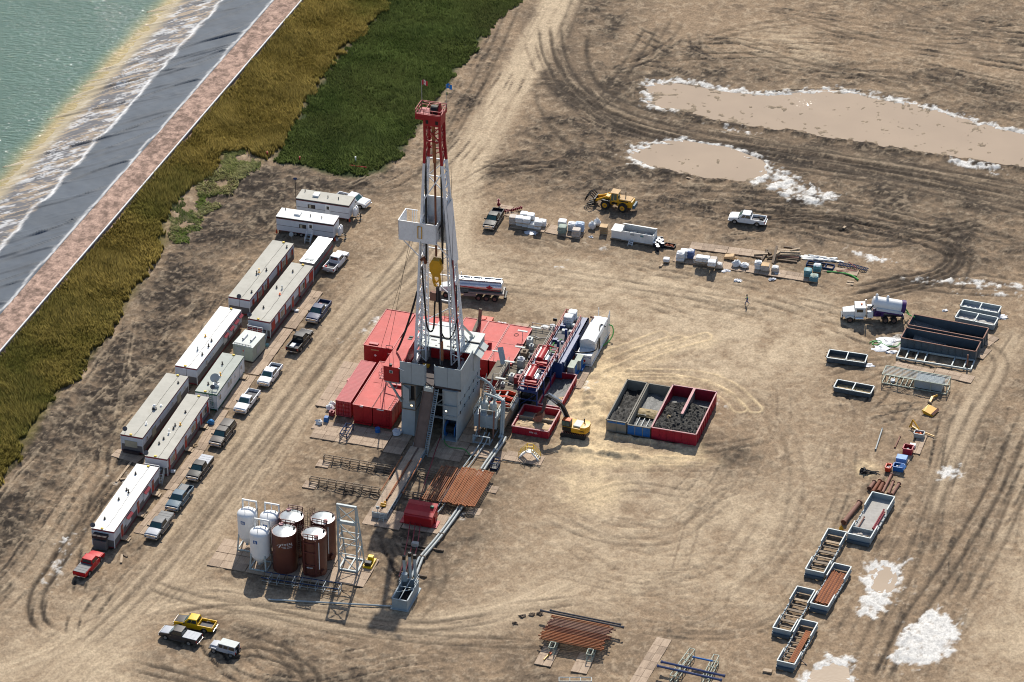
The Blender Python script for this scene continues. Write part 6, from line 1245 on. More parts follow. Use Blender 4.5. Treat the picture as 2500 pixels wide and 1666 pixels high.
# green hose and cable by the mats
o = ktube('green_hose','hose_green',None,[V(p) for p in smooth_line(np.array([[2.6,-.2,.35],[3.0,-1.2,.3],[4.2,-2.0,.25],[6.2,-1.9,.25],[7.8,-3.4,.25]]),6)],.06,6,smooth=True); tag(o,'green hose on the mats before the cable reel','hose',loc=RO,rz=RZ)
o = ktube('black_cable','hose_black',None,[V(p) for p in smooth_line(np.array([[7.8,-3.4,.2],[9.5,-3.6,.2],[12.6,-3.0,.1],[18.6,-3.0,.1]]),5)],.06,6,smooth=True); tag(o,'black cable along the front of the right mats','cable',loc=RO,rz=RZ)
o = rt('mesh_basket', 'dark blue wire basket at the end of the rusty pipes', 'basket', 12.1, -4.9, .0)
for a,b in (((-.55,-.9),(.55,-.9)),((.55,-.9),(.55,.9)),((.55,.9),(-.55,.9)),((-.55,.9),(-.55,-.9))):
    mb = MB(); mb.beam((*a,1.2),(*b,1.2),.08); mb.beam((*a,.1),(*b,.1),.08); mb.beam((*a,.65),(*b,.65),.04); mb.beam((*a,.1),(*a,1.2),.08)
    for i in range(1,4): p = V((*a,0)).lerp(V((*b,0)),i/4); mb.beam(p+V((0,0,.1)),p+V((0,0,1.2)),.04)
    mb.build('mesh_side','frame_blue',o)
kbox('floor','black',o,-.5,.5,-.85,.85,.1,.3)
# crossover stairs
o = rt('crossover_stairs', 'white crossover stairs with yellow handrails on the right mats', 'stairs', 16.4, -1.1, .12)
stairs(o,(-1.6,0,0),(-.45,0,1.25),.9,'white_clean','yellow_bright',(0,1,0)); stairs(o,(1.6,0,0),(.45,0,1.25),.9,'white_clean','yellow_bright',(0,1,0)); kbox('landing','white_clean',o,-.5,.5,-.46,.46,1.2,1.27); mb = MB(); mb.rail([(-.5,.46,1.27),(.5,.46,1.27)],1.0,.9); mb.rail([(-.5,-.46,1.27),(.5,-.46,1.27)],1.0,.9); mb.build('handrail','yellow_bright',o)
# ------------------------------------------------------------------ silo and tank battery
MATS2 = [(-20.2,-14.4,-42.0,-38.4,'mat at the left front corner of the tank platform'),(-20.2,-14.4,-38.3,-34.8,'mat at the left rear corner of the tank platform'),(-14.3,-8.4,-42.0,-38.4,'mat under the front white silo'),(-14.3,-8.4,-38.3,-34.8,'mat under the rear white silo'),
         (-8.3,-2.5,-41.6,-38.0,'mat under the front brown tanks'),(-8.3,-2.5,-37.9,-34.2,'mat under the rear brown tanks'),(-2.4,3.3,-40.6,-37.0,'mat in front of the lattice tower'),(-2.4,3.3,-36.9,-33.3,'mat under the lattice tower and yellow pump')]
for q in MATS2: mat_grid(*q)
def silo(k, x, y, label):
    p = at(k, x, y); o = thing('white_silo', label, 'silo', (p.x,p.y,.15), RZ, 'white cone bottom silos')
    prof = [(.22,.45),(.3,.5),(1.46,2.15),(1.48,2.3),(1.48,5.85),(1.42,6.05),(1.1,6.3),(.6,6.46),(.0,6.5)]
    klathe('tank','white_clean',o,prof,32,smooth=True)
    kcyl('outlet','steel_grey',o,(.05,-.35,.75),(.05,-.75,.9),.2,12)
    for sx in (-1,1):
        for sy in (-1,1): kbeam('leg','galv_frame' if sy < 0 else 'white_paint',o,(sx*1.25,sy*1.25,0),(sx*1.05,sy*1.05,2.6 if sy < 0 else 7.4),.2)
    mb = MB(); mb.beam((-1.15,1.05,7.4),(1.15,1.05,7.4),.2); mb.beam((-.1,1.05,6.4),(-.1,1.05,7.3),.1); mb.build('lift_bar','white_paint',o)
    mb = MB()
    for a,b in (((-1,-1),(1,-1)),((1,-1),(1,1)),((1,1),(-1,1)),((-1,1),(-1,-1))): mb.beam((a[0]*1.25,a[1]*1.25,.08),(b[0]*1.25,b[1]*1.25,.08),.18)
    mb.build('base_frame','galv_frame',o)
    sg = MB(); n = 6
    for i in range(n):
        a0,a1 = -1.93+.44*i/n, -1.93+.44*(i+1)/n; sg.quad(*[(1.5*math.cos(a),1.5*math.sin(a),z) for a,z in ((a0,4.75),(a1,4.75),(a1,5.3),(a0,5.3))])
    s_ = sg.build('sign','sign_blue',o); text_mesh('lettering','BJ','lettering',s_,.46,face_T(V((1.53*math.cos(-1.71),1.53*math.sin(-1.71),5.02)),(math.cos(-.14),math.sin(-.14),0),(0,0,1)),.02)
    mb = MB(); mb.cyl((0,-.9,6.2),(0,-.9,7.0),.04,6); mb.cyl((.7,.6,6.2),(.7,.6,6.7),.06,6); mb.build('vent','pipe_grey',o); kcyl('fill_pipe','frame_rust',o,(1.35,.75,.3),(1.35,.75,6.6),.06,6)
silo('a6',587,722,'white cone bottom silo standing leftmost in the tank group'); silo('a6',838,760,'white cone bottom silo standing behind the other two'); silo('a6',726,941,'white cone bottom silo nearest the camera')
def btank(k, x, y, label, mark=None, front=False):
    p = at(k, x, y); o = thing('brown_tank', label, 'tank', (p.x,p.y,.15), RZ, 'brown vertical tanks'); r, h = 1.8, 6.4
    klathe('shell','tank_brown',o,[(r,0),(r,h),(r-.06,h)],40,smooth=True); rf = klathe('roof','galvanised',o,[(r-.05,h-.02),(.9,h+.2),(0,h+.36)],40,smooth=True)
    mb = MB()
    for t in range(16): a = t*math.pi/8; mb.cbox(V((r*math.cos(a),r*math.sin(a),h+.02)),.12,.12,.16,a)
    mb.tube([V((r*math.cos(a),r*math.sin(a),h+.03)) for a in np.linspace(0,2*math.pi,40)],.06,6); mb.build('roof_ring','tank_rail',o)
    kcyl('hatch','bin_rim',rf,(-.85 if not front else .7,1.15 if not front else -.85,h+.12),(-.85 if not front else .7,1.15 if not front else -.85,h+.34),.34,14); kcyl('roof_valve','black',rf,(1.25,.8,h),(1.25,.8,h+.4),.14,8)
    mb = MB(); yy = -r*.86 if front else r*.9; mb.rail([(-1.1,yy,h),(1.1,yy,h)],.75,.7,.06); mb.build('roof_rail','tank_rail',o)
    # caged ladder on the side
    la = MB(); ca, sa = math.cos(.35 if not front else 2.75), math.sin(.35 if not front else 2.75); q = V((ca,sa,0)); tdir = V((-sa,ca,0)); ladder(la,q*(r+.12)+V((0,0,.2)),q*(r+.12)+V((0,0,h+.9)),tdir,.5,.4,.05)
    for z in np.arange(2.4,h+.9,.75): la.tube([q*(r+.12)+V((0,0,z))+tdir*(.3*math.cos(a))*1.0+q*(.62*math.sin(a)) for a in np.linspace(0,math.pi,7)],.03,4)
    for a in (.6,1.57,2.5): la.beam(q*(r+.12)+tdir*(.3*math.cos(a))+q*(.62*math.sin(a))+V((0,0,2.4)),q*(r+.12)+tdir*(.3*math.cos(a))+q*(.62*math.sin(a))+V((0,0,h+.85)),.04)
    la.build('caged_ladder','frame_rust' if not front else 'tank_rail',o)
    if front:
        mb = MB(); mb.beam((-.95,-1.78,.2),(-.95,-1.78,h),.16); mb.beam((.85,-1.85,.2),(.85,-1.85,h),.16)
        for z in (.2,2.0,4.2,5.8): mb.beam((-.95,-1.8,z),(.85,-1.85,z),.14)
        mb.build('lift_frame','tank_rail',o); mb = MB(); a = -.85; mb.cyl((1.85*math.cos(a),1.85*math.sin(a),1.3),(1.85*math.cos(a),1.85*math.sin(a),5.9),.07,8); mb.build('gauge_pipe','white_clean',o); text_mesh('lettering','42 569','lettering',o,.34,face_T(V((-.1,-1.88,1.6)),(1,0,0),(0,0,1)),.02)
        kcyl('manway','tank_brown',o,(1.5,-.95,.7),(1.85,-1.2,.7),.42,14)
    if mark:
        a = -1.0; nrm = V((math.cos(a),math.sin(a),0)); tg = V((-math.sin(a),math.cos(a),0)); up = V((0,0,1))
        for body, s_, z, da in (('TOTAL',.5,5.1,-.98),('ENERGY SERVICES',.17,4.72,-.98),('TANK RENTALS',.17,4.48,-.98)):
            # bend each line of lettering round the shell
            for i, ch in enumerate(body):
                if ch == ' ': continue
                aa = da + (i-len(body)/2+.5)*s_*.68/r; nn = V((math.cos(aa),math.sin(aa),0)); text_mesh('lettering',ch,'lettering',o,s_,face_T(nn*(r+.015)+V((0,0,z)),V((-math.sin(aa),math.cos(aa),0)),up),.012)
        lg = MB(); 
        def cv(u, z): a_ = -1.7+u/r; return V(((r+.03)*math.cos(a_),(r+.03)*math.sin(a_),z))
        lg.quad(cv(-.35,4.85),cv(.0,5.1),cv(.5,5.2),cv(.35,4.95)); lg.quad(cv(.5,5.2),cv(.0,4.45),cv(.05,4.8),cv(.35,4.95)); lg.build('emblem','lettering',o)
    return o
btank('a6',1085,790,'brown tank with silver roof at the rear left of four'); btank('a6',1436,812,'brown tank with silver roof and white pipe at the rear right',None,True); btank('a6',1000,955,'brown tank lettered TOTAL with silver roof',True); btank('a6',1333,988,'brown tank with lifting frame on its front, nearest right',None,True)
tw = rt('lattice_tower', 'grey lattice tower frame beside the brown tanks', 'tower', -.1, -37.4, .15); Ht = 11.3
for x in (-1.4,1.4):
    kbeam('leg','galv_frame',tw,(x,0,0),(x,0,Ht),.22); kbeam('leg','galv_frame',tw,(x,3.1,0),(x,.25,Ht-.1),.18)
    mb = MB()
    for z0,z1 in ((.2,3.2),(3.2,5.6),(5.6,8.4)): y_ = lambda z: 3.1-2.85*z/Ht; mb.beam((x,0,z0),(x,y_(z1),z1),.1); mb.beam((x,0,z1),(x,y_(z1),z1),.1)
    mb.build('side_brace','galv_frame',tw)
kbeam('top_beam','galv_frame',tw,(-1.5,0,Ht),(1.5,0,Ht),.35,.3); kbeam('mid_beam','galv_frame',tw,(-1.4,0,8.4),(1.4,0,8.4),.4,.5)
mb = MB(); mb.beam((-1.4,0,8.5),(1.4,0,11.1),.12); mb.beam((1.4,0,8.5),(-1.4,0,11.1),.12)
for z in (2.9,5.6): mb.beam((-1.4,0,z),(1.4,0,z),.12); mb.beam((-1.4,2.8-2.85*z/Ht+.3,z),(1.4,2.8-2.85*z/Ht+.3,z),.12)
mb.beam((-1.4,0,2.9),(1.4,0,.2),.1); mb.beam((-1.4,0,3.0),(1.4,0,5.6),.1); mb.beam((-1.4,0,8.2),(1.4,0,5.7),.1); mb.build('cross_brace','galv_frame',tw)
mb = MB(); mb.beam((-1.5,0,.1),(1.5,0,.1),.25,.22); mb.beam((-1.5,3.1,.1),(1.5,3.1,.1),.25,.22); mb.beam((-1.4,0,.1),(-1.4,3.1,.1),.25,.22); mb.beam((1.4,0,.1),(1.4,3.1,.1),.25,.22); mb.beam((0,0,.1),(0,3.1,.1),.2,.2); mb.build('base_frame','galv_frame',tw)
o = rt('pump_skid', 'bright yellow pump skid with black engine by the lattice tower', 'pump', 2.35, -34.9, .17); kbox('skid','yellow_bright',o,-.65,.65,-1.2,1.2,.0,.3); kbox('pump_box','yellow_bright',o,-.4,.4,.2,.9,.3,1.1,bevel=.06); kbox('engine','black',o,-.5,.45,-1.0,-.3,.3,.85,bevel=.06); mb = MB(); mb.beam((-.62,-1.2,.35),(-.62,1.2,.35),.08); mb.beam((.62,-1.2,.35),(.62,1.2,.35),.08); mb.build('side_tube','yellow_bright',o)
lf = MB(); o = thing('lattice_walkway','blue grey lattice box frame lying along the tank platform front','frame',at('a6',1180,1160,.1),ang(at('a6',750,1090),at('a6',1610,1220)))
l = (at('a6',1620,1225)-at('a6',750,1100)).length/2
for y in (-.75,.75):
    for z in (.05,1.0): kbeam('chord','frame_blue' if z > .5 else 'frame_rust',o,(-l,y,z),(l,y,z),.1)
for i in range(11):
    x = -l+2*l*i/10; mb = MB(); mb.beam((x,-.75,.05),(x,-.75,1.0),.09); mb.beam((x,.75,.05),(x,.75,1.0),.09); mb.beam((x,-.75,1.0),(x,.75,1.0),.08); mb.beam((x,-.75,.05),(x,.75,.05),.08); mb.build('hoop','frame_rust' if i % 3 == 0 else 'steel_grey',o)
mb = MB(); mb.beam((-l,0,.5),(l,0,.5),.07); mb.beam((-l,-.75,.5),(l,-.75,.5),.06); mb.build('mid_rail','steel_grey',o)
# ================================================================== crew trailers
def trailer(name, label, cat, k, nl, nr, fl, H=3.2, roof='grey_roof', up='trailer_white', low='trailer_grey', trim='trim_red', base=.25, split=1.55, wins=(), reds=(), doors=(), panels=(), awn=(), vents=(), group='crew trailers', dish=None, endbits=None, end_panel=None, wires=True):
    o_, rz, wd, ln = fit(k, nl, nr, fl, H); o = thing(name, label, cat, o_, rz, group)
    kbox('upper_wall',up,o,0,wd,0,ln,split,H-.3,bevel=.02,seg=1)
    kbox('lower_wall',low,o,.01,wd-.01,.01,ln-.01,base+.16,split-.001)
    kbox('base_trim',trim,o,-.02,wd+.02,-.02,ln+.02,base,base+.155); mb = MB(); mb.box(.3,.6,.1,ln-.1,.02,base-.001); mb.box(wd-.6,wd-.3,.1,ln-.1,.02,base-.001); mb.build('skid','dark_trim',o)
    kbox('roof_trim',trim,o,-.03,wd+.03,-.03,ln+.03,H-.3,H-.06)
    rf = kbox('roof',roof,o,-.05,wd+.05,-.05,ln+.05,H-.058,H)
    n = max(4,int(ln/1.22))
    for i in range(1,n): y = ln*i/n; kbox('wall_seam',up,o,wd+.001,wd+.016,y-.02,y+.02,split,H-.31)
    for x in (0,wd):
        for y in (0,ln): kbox('corner_post','white_paint' if trim != 'dark_trim' else 'dark_trim',o,x-.05,x+.05,y-.05,y+.05,base,H-.3)
    for f in wins:
        f, wl, z0, z1 = (f if isinstance(f, tuple) else (f,1.0,1.55,2.6)); y = f*ln
        w_ = kbox('window','white_clean',o,wd+.02,wd+.07,y-wl/2,y+wl/2,z0,z1); 
        m2 = 2 if wl > .7 else 1
        for j in range(m2):
            a = y-wl/2+.07+j*(wl-.14)/m2; kbox('pane','window_glass' if (int(f*100)+j)%2 else 'blind',w_,wd+.071,wd+.085,a+.02,a+(wl-.14)/m2-.02,z0+.08,z1-.08)
    for f in reds:
        f, wl, z0, z1 = (f if isinstance(f, tuple) else (f,.62,1.0,2.75)); y = f*ln; kbox('shutter','door_red',o,wd+.02,wd+.055,y-wl/2,y+wl/2,z0,z1)
    for f in doors:
        y = f*ln; d_ = kbox('door_frame','white_clean',o,wd+.02,wd+.08,y-.5,y+.5,.5,2.7); e_ = kbox('door','door_red' if trim == 'trim_red' else 'white_paint',o,wd+.081,wd+.1,y-.42,y+.42,.55,2.62)
        kbox('pane','window_glass',e_,wd+.101,wd+.112,y-.18,y+.2,1.75,2.4); kbox('handle','chrome',e_,wd+.101,wd+.15,y+.3,y+.36,1.45,1.6)
        mb = MB(); mb.box(wd+.05,wd+.95,y-.55,y+.55,.3,.42); mb.box(wd+.95,wd+1.25,y-.5,y+.5,.1,.24); mb.build('step','plank',o)
    for f, wl in panels: y = f*ln; kbox('blank_panel','blind' if low == 'trailer_grey' and up != 'white_paint' else 'white_paint',o,wd+.02,wd+.06,y-wl/2,y+wl/2,1.0,2.4)
    for f, wl in awn:
        y = f*ln; kbox('shutter_panel','trailer_white',o,wd+.02,wd+.06,y-wl/2,y+wl/2,1.1,2.5); mb = MB(); mb.add([(wd+.06,y-wl/2,2.75),(wd+.06,y+wl/2,2.75),(wd+.5,y+wl/2,2.45),(wd+.5,y-wl/2,2.45),(wd+.06,y-wl/2,2.68),(wd+.06,y+wl/2,2.68),(wd+.5,y+wl/2,2.38),(wd+.5,y-wl/2,2.38)],[(0,1,2,3),(7,6,5,4),(0,3,7,4),(1,5,6,2),(2,6,7,3)]); mb.build('awning','trim_red',o)
    for fx, fy, h, m_ in vents:
        x, y = fx*wd, fy*ln; mb = MB(); mb.cyl((x,y,H),(x,y,H+h),.09,8); mb.cyl((x,y,H+h),(x,y,H+h+.1),.15,8); mb.cyl((x,y,H),(x,y,H+.04),.22,8); mb.build('roof_vent',m_,rf)
    if wires:
        ktube('roof_cable','hose_black',rf,[V((wd*(.6+.012*math.sin(i*2.9+ln)+.02*math.sin(i*.5)),ln*i/14,H+.02)) for i in range(15)],.018,4)
    if end_panel == 'white':
        kbox('end_panel','blind',o,.6,wd-.9,-.06,-.01,base+.9,base+2.0); kbox('end_shelf','dark_trim',o,.4,wd-.5,-.5,-.02,base,base+.35)
    if end_panel == 'box':
        kbox('end_cabinet','trailer_grey',o,.5,wd-.95,-1.0,-.03,base,base+1.55,bevel=.04,seg=1); kbox('balcony_panel','dark_trim',o,.4,wd-.85,-1.0,-.03,base+1.9,base+2.35); krail('handrail','dark_trim',o,[(.4,-1.0,base+1.6),(wd-.85,-1.0,base+1.6)],.9,.8)
    if end_panel == 'stair':
        kbox('landing','steel_grey',o,.35,wd-.9,-1.1,-.02,base+1.0,base+1.1); kbox('balcony_panel','trim_red',o,.35,wd-.9,-1.12,-1.07,base+1.1,base+2.0); mb = MB(); mb.rail([(.3,-1.12,base+1.1),(wd-.85,-1.12,base+1.1)],1.2,.9); mb.rail([(.3,-1.12,base+1.1),(.3,-.05,base+1.1)],1.2,.9); mb.build('handrail','white_clean',o)
        stairs(o,(wd-.35,-2.6,.1),(wd-.5,-.9,base+1.1),.7,'steel_grey','steel_grey')
    if end_panel == 'plain': kbox('wall_seam','dark_trim',o,wd*.5,wd*.5+.04,-.03,-.005,split,H-.3)
    kbox('roof_lamp','yellow_bright',rf,wd*.4,wd*.4+.35,.05,.3,H,H+.18); kbox('roof_lamp','yellow_bright',rf,wd*.5,wd*.5+.35,ln-.35,ln-.1,H,H+.18)
    return o, rz, wd, ln, H
def dish(tr, fx, fy, h, label, r=.38):
    o, rz, wd, ln, H = tr; p = o.location + Matrix.Rotation(rz,3,'Z') @ V((fx*wd,fy*ln,0)); d = thing('satellite_dish',label,'dish',(p.x,p.y,H-.35 if fy < .02 else H),0,'satellite dishes'); z0 = .35 if fy < .02 else 0
    kcyl('pole','steel_grey',d,(0,0,0),(0,0,h+z0),.04,6); mb = MB(); n = V((.1,-.75,.65)).normalized(); q = n.to_track_quat('Z','Y').to_matrix().to_4x4(); q.translation = (0,-.05,h+z0+.2); b = MB(q); b.lathe([(r,.1),(r*.7,.05),(r*.35,.012),(0,0),],18); b.build('reflector','trailer_grey',d,smooth=True); kcyl('feed_arm','black',d,(0,-.1,h+z0+.1),(.05,-.5,h+z0+.55),.025,5)
A_ = trailer('crew_trailer','white roofed crew trailer at the near end of the row','trailer','b4',(278,910),(515,948),(778,233),roof='white_roof',doors=(.85,.52,.16),awn=((.70,1.9),(.31,1.9)),vents=((.28,.15,.25,'black'),(.3,.45,.25,'black'),(.35,.6,.3,'black'),(.5,.57,.5,'black'),(.25,.85,.3,'black')),end_panel='box')
dish(A_,.06,0.0,.35,'grey dish on the near corner of the nearest white roofed trailer')
B_ = trailer('crew_trailer','beige roofed trailer with red doors, second in the row beside the boards','trailer','b3',(435,1165),(685,1200),(945,475),wins=((.12,2.0,1.4,2.6),(.61,2.0,1.4,2.6),(.88,2.0,1.4,2.6)),reds=(.045,.19,.68,.955),doors=(.42,.79),vents=((.25,.2,.25,'black'),(.3,.28,.25,'black'),(.42,.45,.3,'black'),(.35,.38,.6,'white_clean'),(.6,.52,.35,'yellow_machine'),(.45,.72,.25,'black'),(.4,.5,.3,'black')),end_panel='stair')
dish(B_,.05,0.0,.35,'grey dish on the near corner of the beige roofed trailer with red doors')
C_ = trailer('crew_trailer','long grey roofed trailer on the dirt side with a blank near end','trailer','b3',(160,920),(405,962),(690,237),wins=((.09,.45,1.7,2.5),(.37,.45,1.7,2.5),(.65,.45,1.7,2.5),(.92,.45,1.7,2.5),(.56,.3,1.9,2.3)),panels=((.24,1.5),(.79,1.5)),vents=((.55,.45,.4,'white_clean'),(.75,.2,.3,'white_clean'),(.8,.5,.2,'white_clean'),(.8,.88,.2,'black')),end_panel='white')
dish(C_,.14,0.03,.5,'grey dish on the near end of the long grey roofed trailer')
mb = MB(); o = thing('roof_fan','white roof fan on the middle of the long grey roofed trailer','fan',C_[0].location+Matrix.Rotation(C_[1],3,'Z')@V((C_[2]*.62,C_[3]*.44,C_[4])),0); mb.cyl((0,0,0),(0,0,.5),.12,8); mb.build('stem','white_clean',o); kcyl('base','black',o,(0,0,.1),(0,0,.18),.4,14); kblob('cap','white_clean',o,(0,0,.65),.25,.25,.2,10,6)
D_ = trailer('crew_trailer','long white roofed trailer with red awnings behind the green trimmed one','trailer','b2',(110,1300),(315,1335),(548,740),roof='white_roof',awn=((.63,1.5),(.75,1.5),(.86,1.5),(.96,1.2)),wins=((.21,.5,1.5,2.5),(.36,.35,1.8,2.3),(.3,.3,1.8,2.2)),vents=((.75,.45,.3,'black'),(.8,.36,.4,'black'),(.45,.28,.5,'steel_grey'),(.8,.22,.3,'black'),(.35,.5,.3,'yellow_machine')),end_panel='plain')
E_ = trailer('crew_trailer','grey roofed trailer at the far left of the row','trailer','b2',(620,640),(820,675),(1050,105),wins=((.23,1.6,1.45,2.6),(.35,1.0,1.5,2.5),(.77,1.5,1.45,2.6),(.92,.6,1.5,2.5)),reds=((.08,.8,1.5,2.5),.175,.29,.41,.64,.715,.835,(.965,.7,1.5,2.5)),vents=((.45,.42,.5,'black'),(.5,.45,.6,'yellow_machine'),(.75,.5,.35,'black'),(.85,.12,.3,'black'),(.85,.92,.3,'black')),end_panel='plain')
dish(E_,.5,0.0,.1,'grey dish on the near end wall of the far left trailer')
F_ = trailer('crew_trailer','grey roofed trailer with long red doors nearest the blue pickup','trailer','b2',(808,850),(1015,888),(1225,318),wins=((.275,1.8,1.45,2.65),(.745,1.8,1.45,2.65)),reds=((.07,1.5,1.0,2.7),.2,.345,.67,.815,(.945,1.6,1.0,2.7),(.44,.5,.9,1.5)),doors=(.51,),vents=((.3,.2,.3,'black'),(.45,.55,.5,'steel_grey'),(.55,.45,.25,'orange'),(.2,.55,.3,'black'),(.35,.85,.3,'black')),end_panel='stair')
dish(F_,.06,0.0,.5,'grey dish on the near corner of the trailer by the blue pickup')
G_ = trailer('crew_trailer','white trailer with green trim and a large dish on its roof','trailer','b3',(1000,435),(1250,460),(1368,18),roof='green_roof',up='white_paint',low='white_paint',trim='trim_green',wins=((.1,.8,1.5,2.5),(.42,.7,1.5,2.6),(.5,.7,1.5,2.6),(.66,.4,1.6,2.1)),doors=(.87,),vents=((.35,.2,.3,'black'),(.35,.72,.4,'black'),(.6,.45,.5,'yellow_machine'),(.6,.4,.3,'white_clean')),end_panel='plain')
p = G_[0].location + Matrix.Rotation(G_[1],3,'Z') @ V((G_[2]*.72,G_[3]*.2,G_[4])); o = thing('roof_antenna','large grey satellite antenna on white mount on the green trimmed trailer','antenna',p,0)
mb = MB(); mb.box(-.5,.5,-.5,.5,0,.35); mb.box(-.25,.25,-.2,.2,.35,.9); mb.cyl((-.35,0,.3),(.5,-.3,.8),.12,8); mb.build('mount','white_clean',o,bevel=.04); q = V((-.15,-.6,.75)).normalized().to_track_quat('Z','Y').to_matrix().to_4x4(); q.translation = (-.1,-.2,1.45); b = MB(q); b.lathe([(.75,.2),(.55,.1),(.3,.03),(0,0)],22); b.build('reflector','steel_grey',o,smooth=True); ktube('feed_arm','frame_rust',o,[(.4,-.2,.6),(.3,-.9,1.0),(-.1,-1.0,1.6)],.05,6)
dish(G_,.78,.03,.8,'small dark dish on the near end of the green trimmed trailer')
mb = MB(); ladder(mb,(G_[2]*.72,-.1,1.0),(G_[2]*.72,-.1,3.9),(1,0,0),.45,.35,.05); mb.beam((G_[2]*.6,-.9,.3),(G_[2]*.6,-.9,2.2),.05); mb.beam((G_[2]*.95,-.9,.3),(G_[2]*.95,-.9,2.2),.05); mb.beam((G_[2]*.6,-.9,2.2),(G_[2]*.95,-.9,2.2),.05); mb.beam((G_[2]*.6,-.9,1.3),(G_[2]*.95,-.9,1.3),.05); mb.build('end_ladder','trim_green',G_[0])
# generator shed
o_, rz, wd, ln = fit('b2',(660,1095),(855,1130),(790,965),2.9); o = thing('generator_shed','grey green generator shed between the trailers','generator',o_,rz)
kbox('body','frame_green',o,0,wd,0,ln,.3,2.85,bevel=.03,seg=1); rf = kbox('roof','rig_pale',o,-.06,wd+.06,-.06,ln+.06,2.851,2.93); kbox('skid','dark_trim',o,-.05,wd+.05,-.05,ln+.05,.12,.3)
for fy in (.45,.62): m_ = kcyl('muffler','white_clean',rf,(wd*(.3+.4*(fy>.5)),ln*.35,3.1),(wd*(.3+.4*(fy>.5)),ln*.7,3.1),.16,10,smooth=True); kcyl('exhaust','pipe_dark',m_,(wd*(.3+.4*(fy>.5)),ln*.35,2.93),(wd*(.3+.4*(fy>.5)),ln*.3,3.35),.06,6)
kbox('grille','steel_grey',o,.4,1.5,-.04,0,.6,2.5); kbox('door_edge','steel_grey',o,wd*.55,wd*.6,-.06,0,.3,2.8); krail('roof_rail','steel_grey',rf,[(.2,.1,2.93),(wd-.3,.1,2.93)],.25,.5)
kbox('side_door','steel_grey',o,wd+.01,wd+.04,ln*.3,ln*.55,1.0,2.2); kquad('hazard_sign','lettering_red',o,(1.7,-.045,1.9),(1.95,-.045,1.9),(1.95,-.045,2.15),(1.7,-.045,2.15))
# silver cargo trailer
o_, rz, wd, ln = fit('b1',(567,1215),(762,1250),(820,878),3.0); o = thing('cargo_trailer','silver roofed cargo trailer with a red stripe beside the white pickup','trailer',o_,rz)
kbox('body','trailer_dark' if 'trailer_dark' in M else 'trailer_grey',o,0,wd,0,ln,.35,2.95,bevel=.03,seg=1); mb = MB(); n = 14; xs = [0,wd*.45,wd]
for i in range(n):
    y0_, y1_ = ln*i/n, ln*(i+1)/n; z_ = lambda j: 2.98+(.05 if j % 2 else 0)
    mb.quad((0,y0_,2.98),(wd*.5,y0_,3.02+z_(i)-2.98),(wd*.5,y1_,3.02+z_(i+1)-2.98),(0,y1_,2.98)); mb.quad((wd*.5,y0_,3.02+z_(i)-2.98),(wd,y0_+(.0),2.98),(wd,y1_,2.98),(wd*.5,y1_,3.02+z_(i+1)-2.98))
rf = mb.build('roof','silver_metal',o); kbox('roof_hatch','steel_grey',rf,wd*.3,wd*.85,ln*.06,ln*.13,3.03,3.12)
kbox('stripe','trim_red',o,wd+.001,wd+.02,0,ln,1.5,1.85); mb = MB(); mb.beam((-.02,-.02,2.95),(wd+.02,-.02,2.95),.08); mb.beam((wd+.02,-.02,2.95),(wd+.02,ln,2.95),.08); mb.build('roof_edge','silver_metal',o)
for y in (ln*.5,ln*.58): mb = MB(); mb.cyl((wd-.28,y,.36),(wd+.0,y,.36),.36,16); mb.cyl((.0,y,.36),(.28,y,.36),.36,16); mb.build('wheel','rubber',o)
for i in range(1,8): kbox('wall_seam','steel_grey',o,wd+.001,wd+.012,ln*i/8-.015,ln*i/8+.015,.4,2.9)
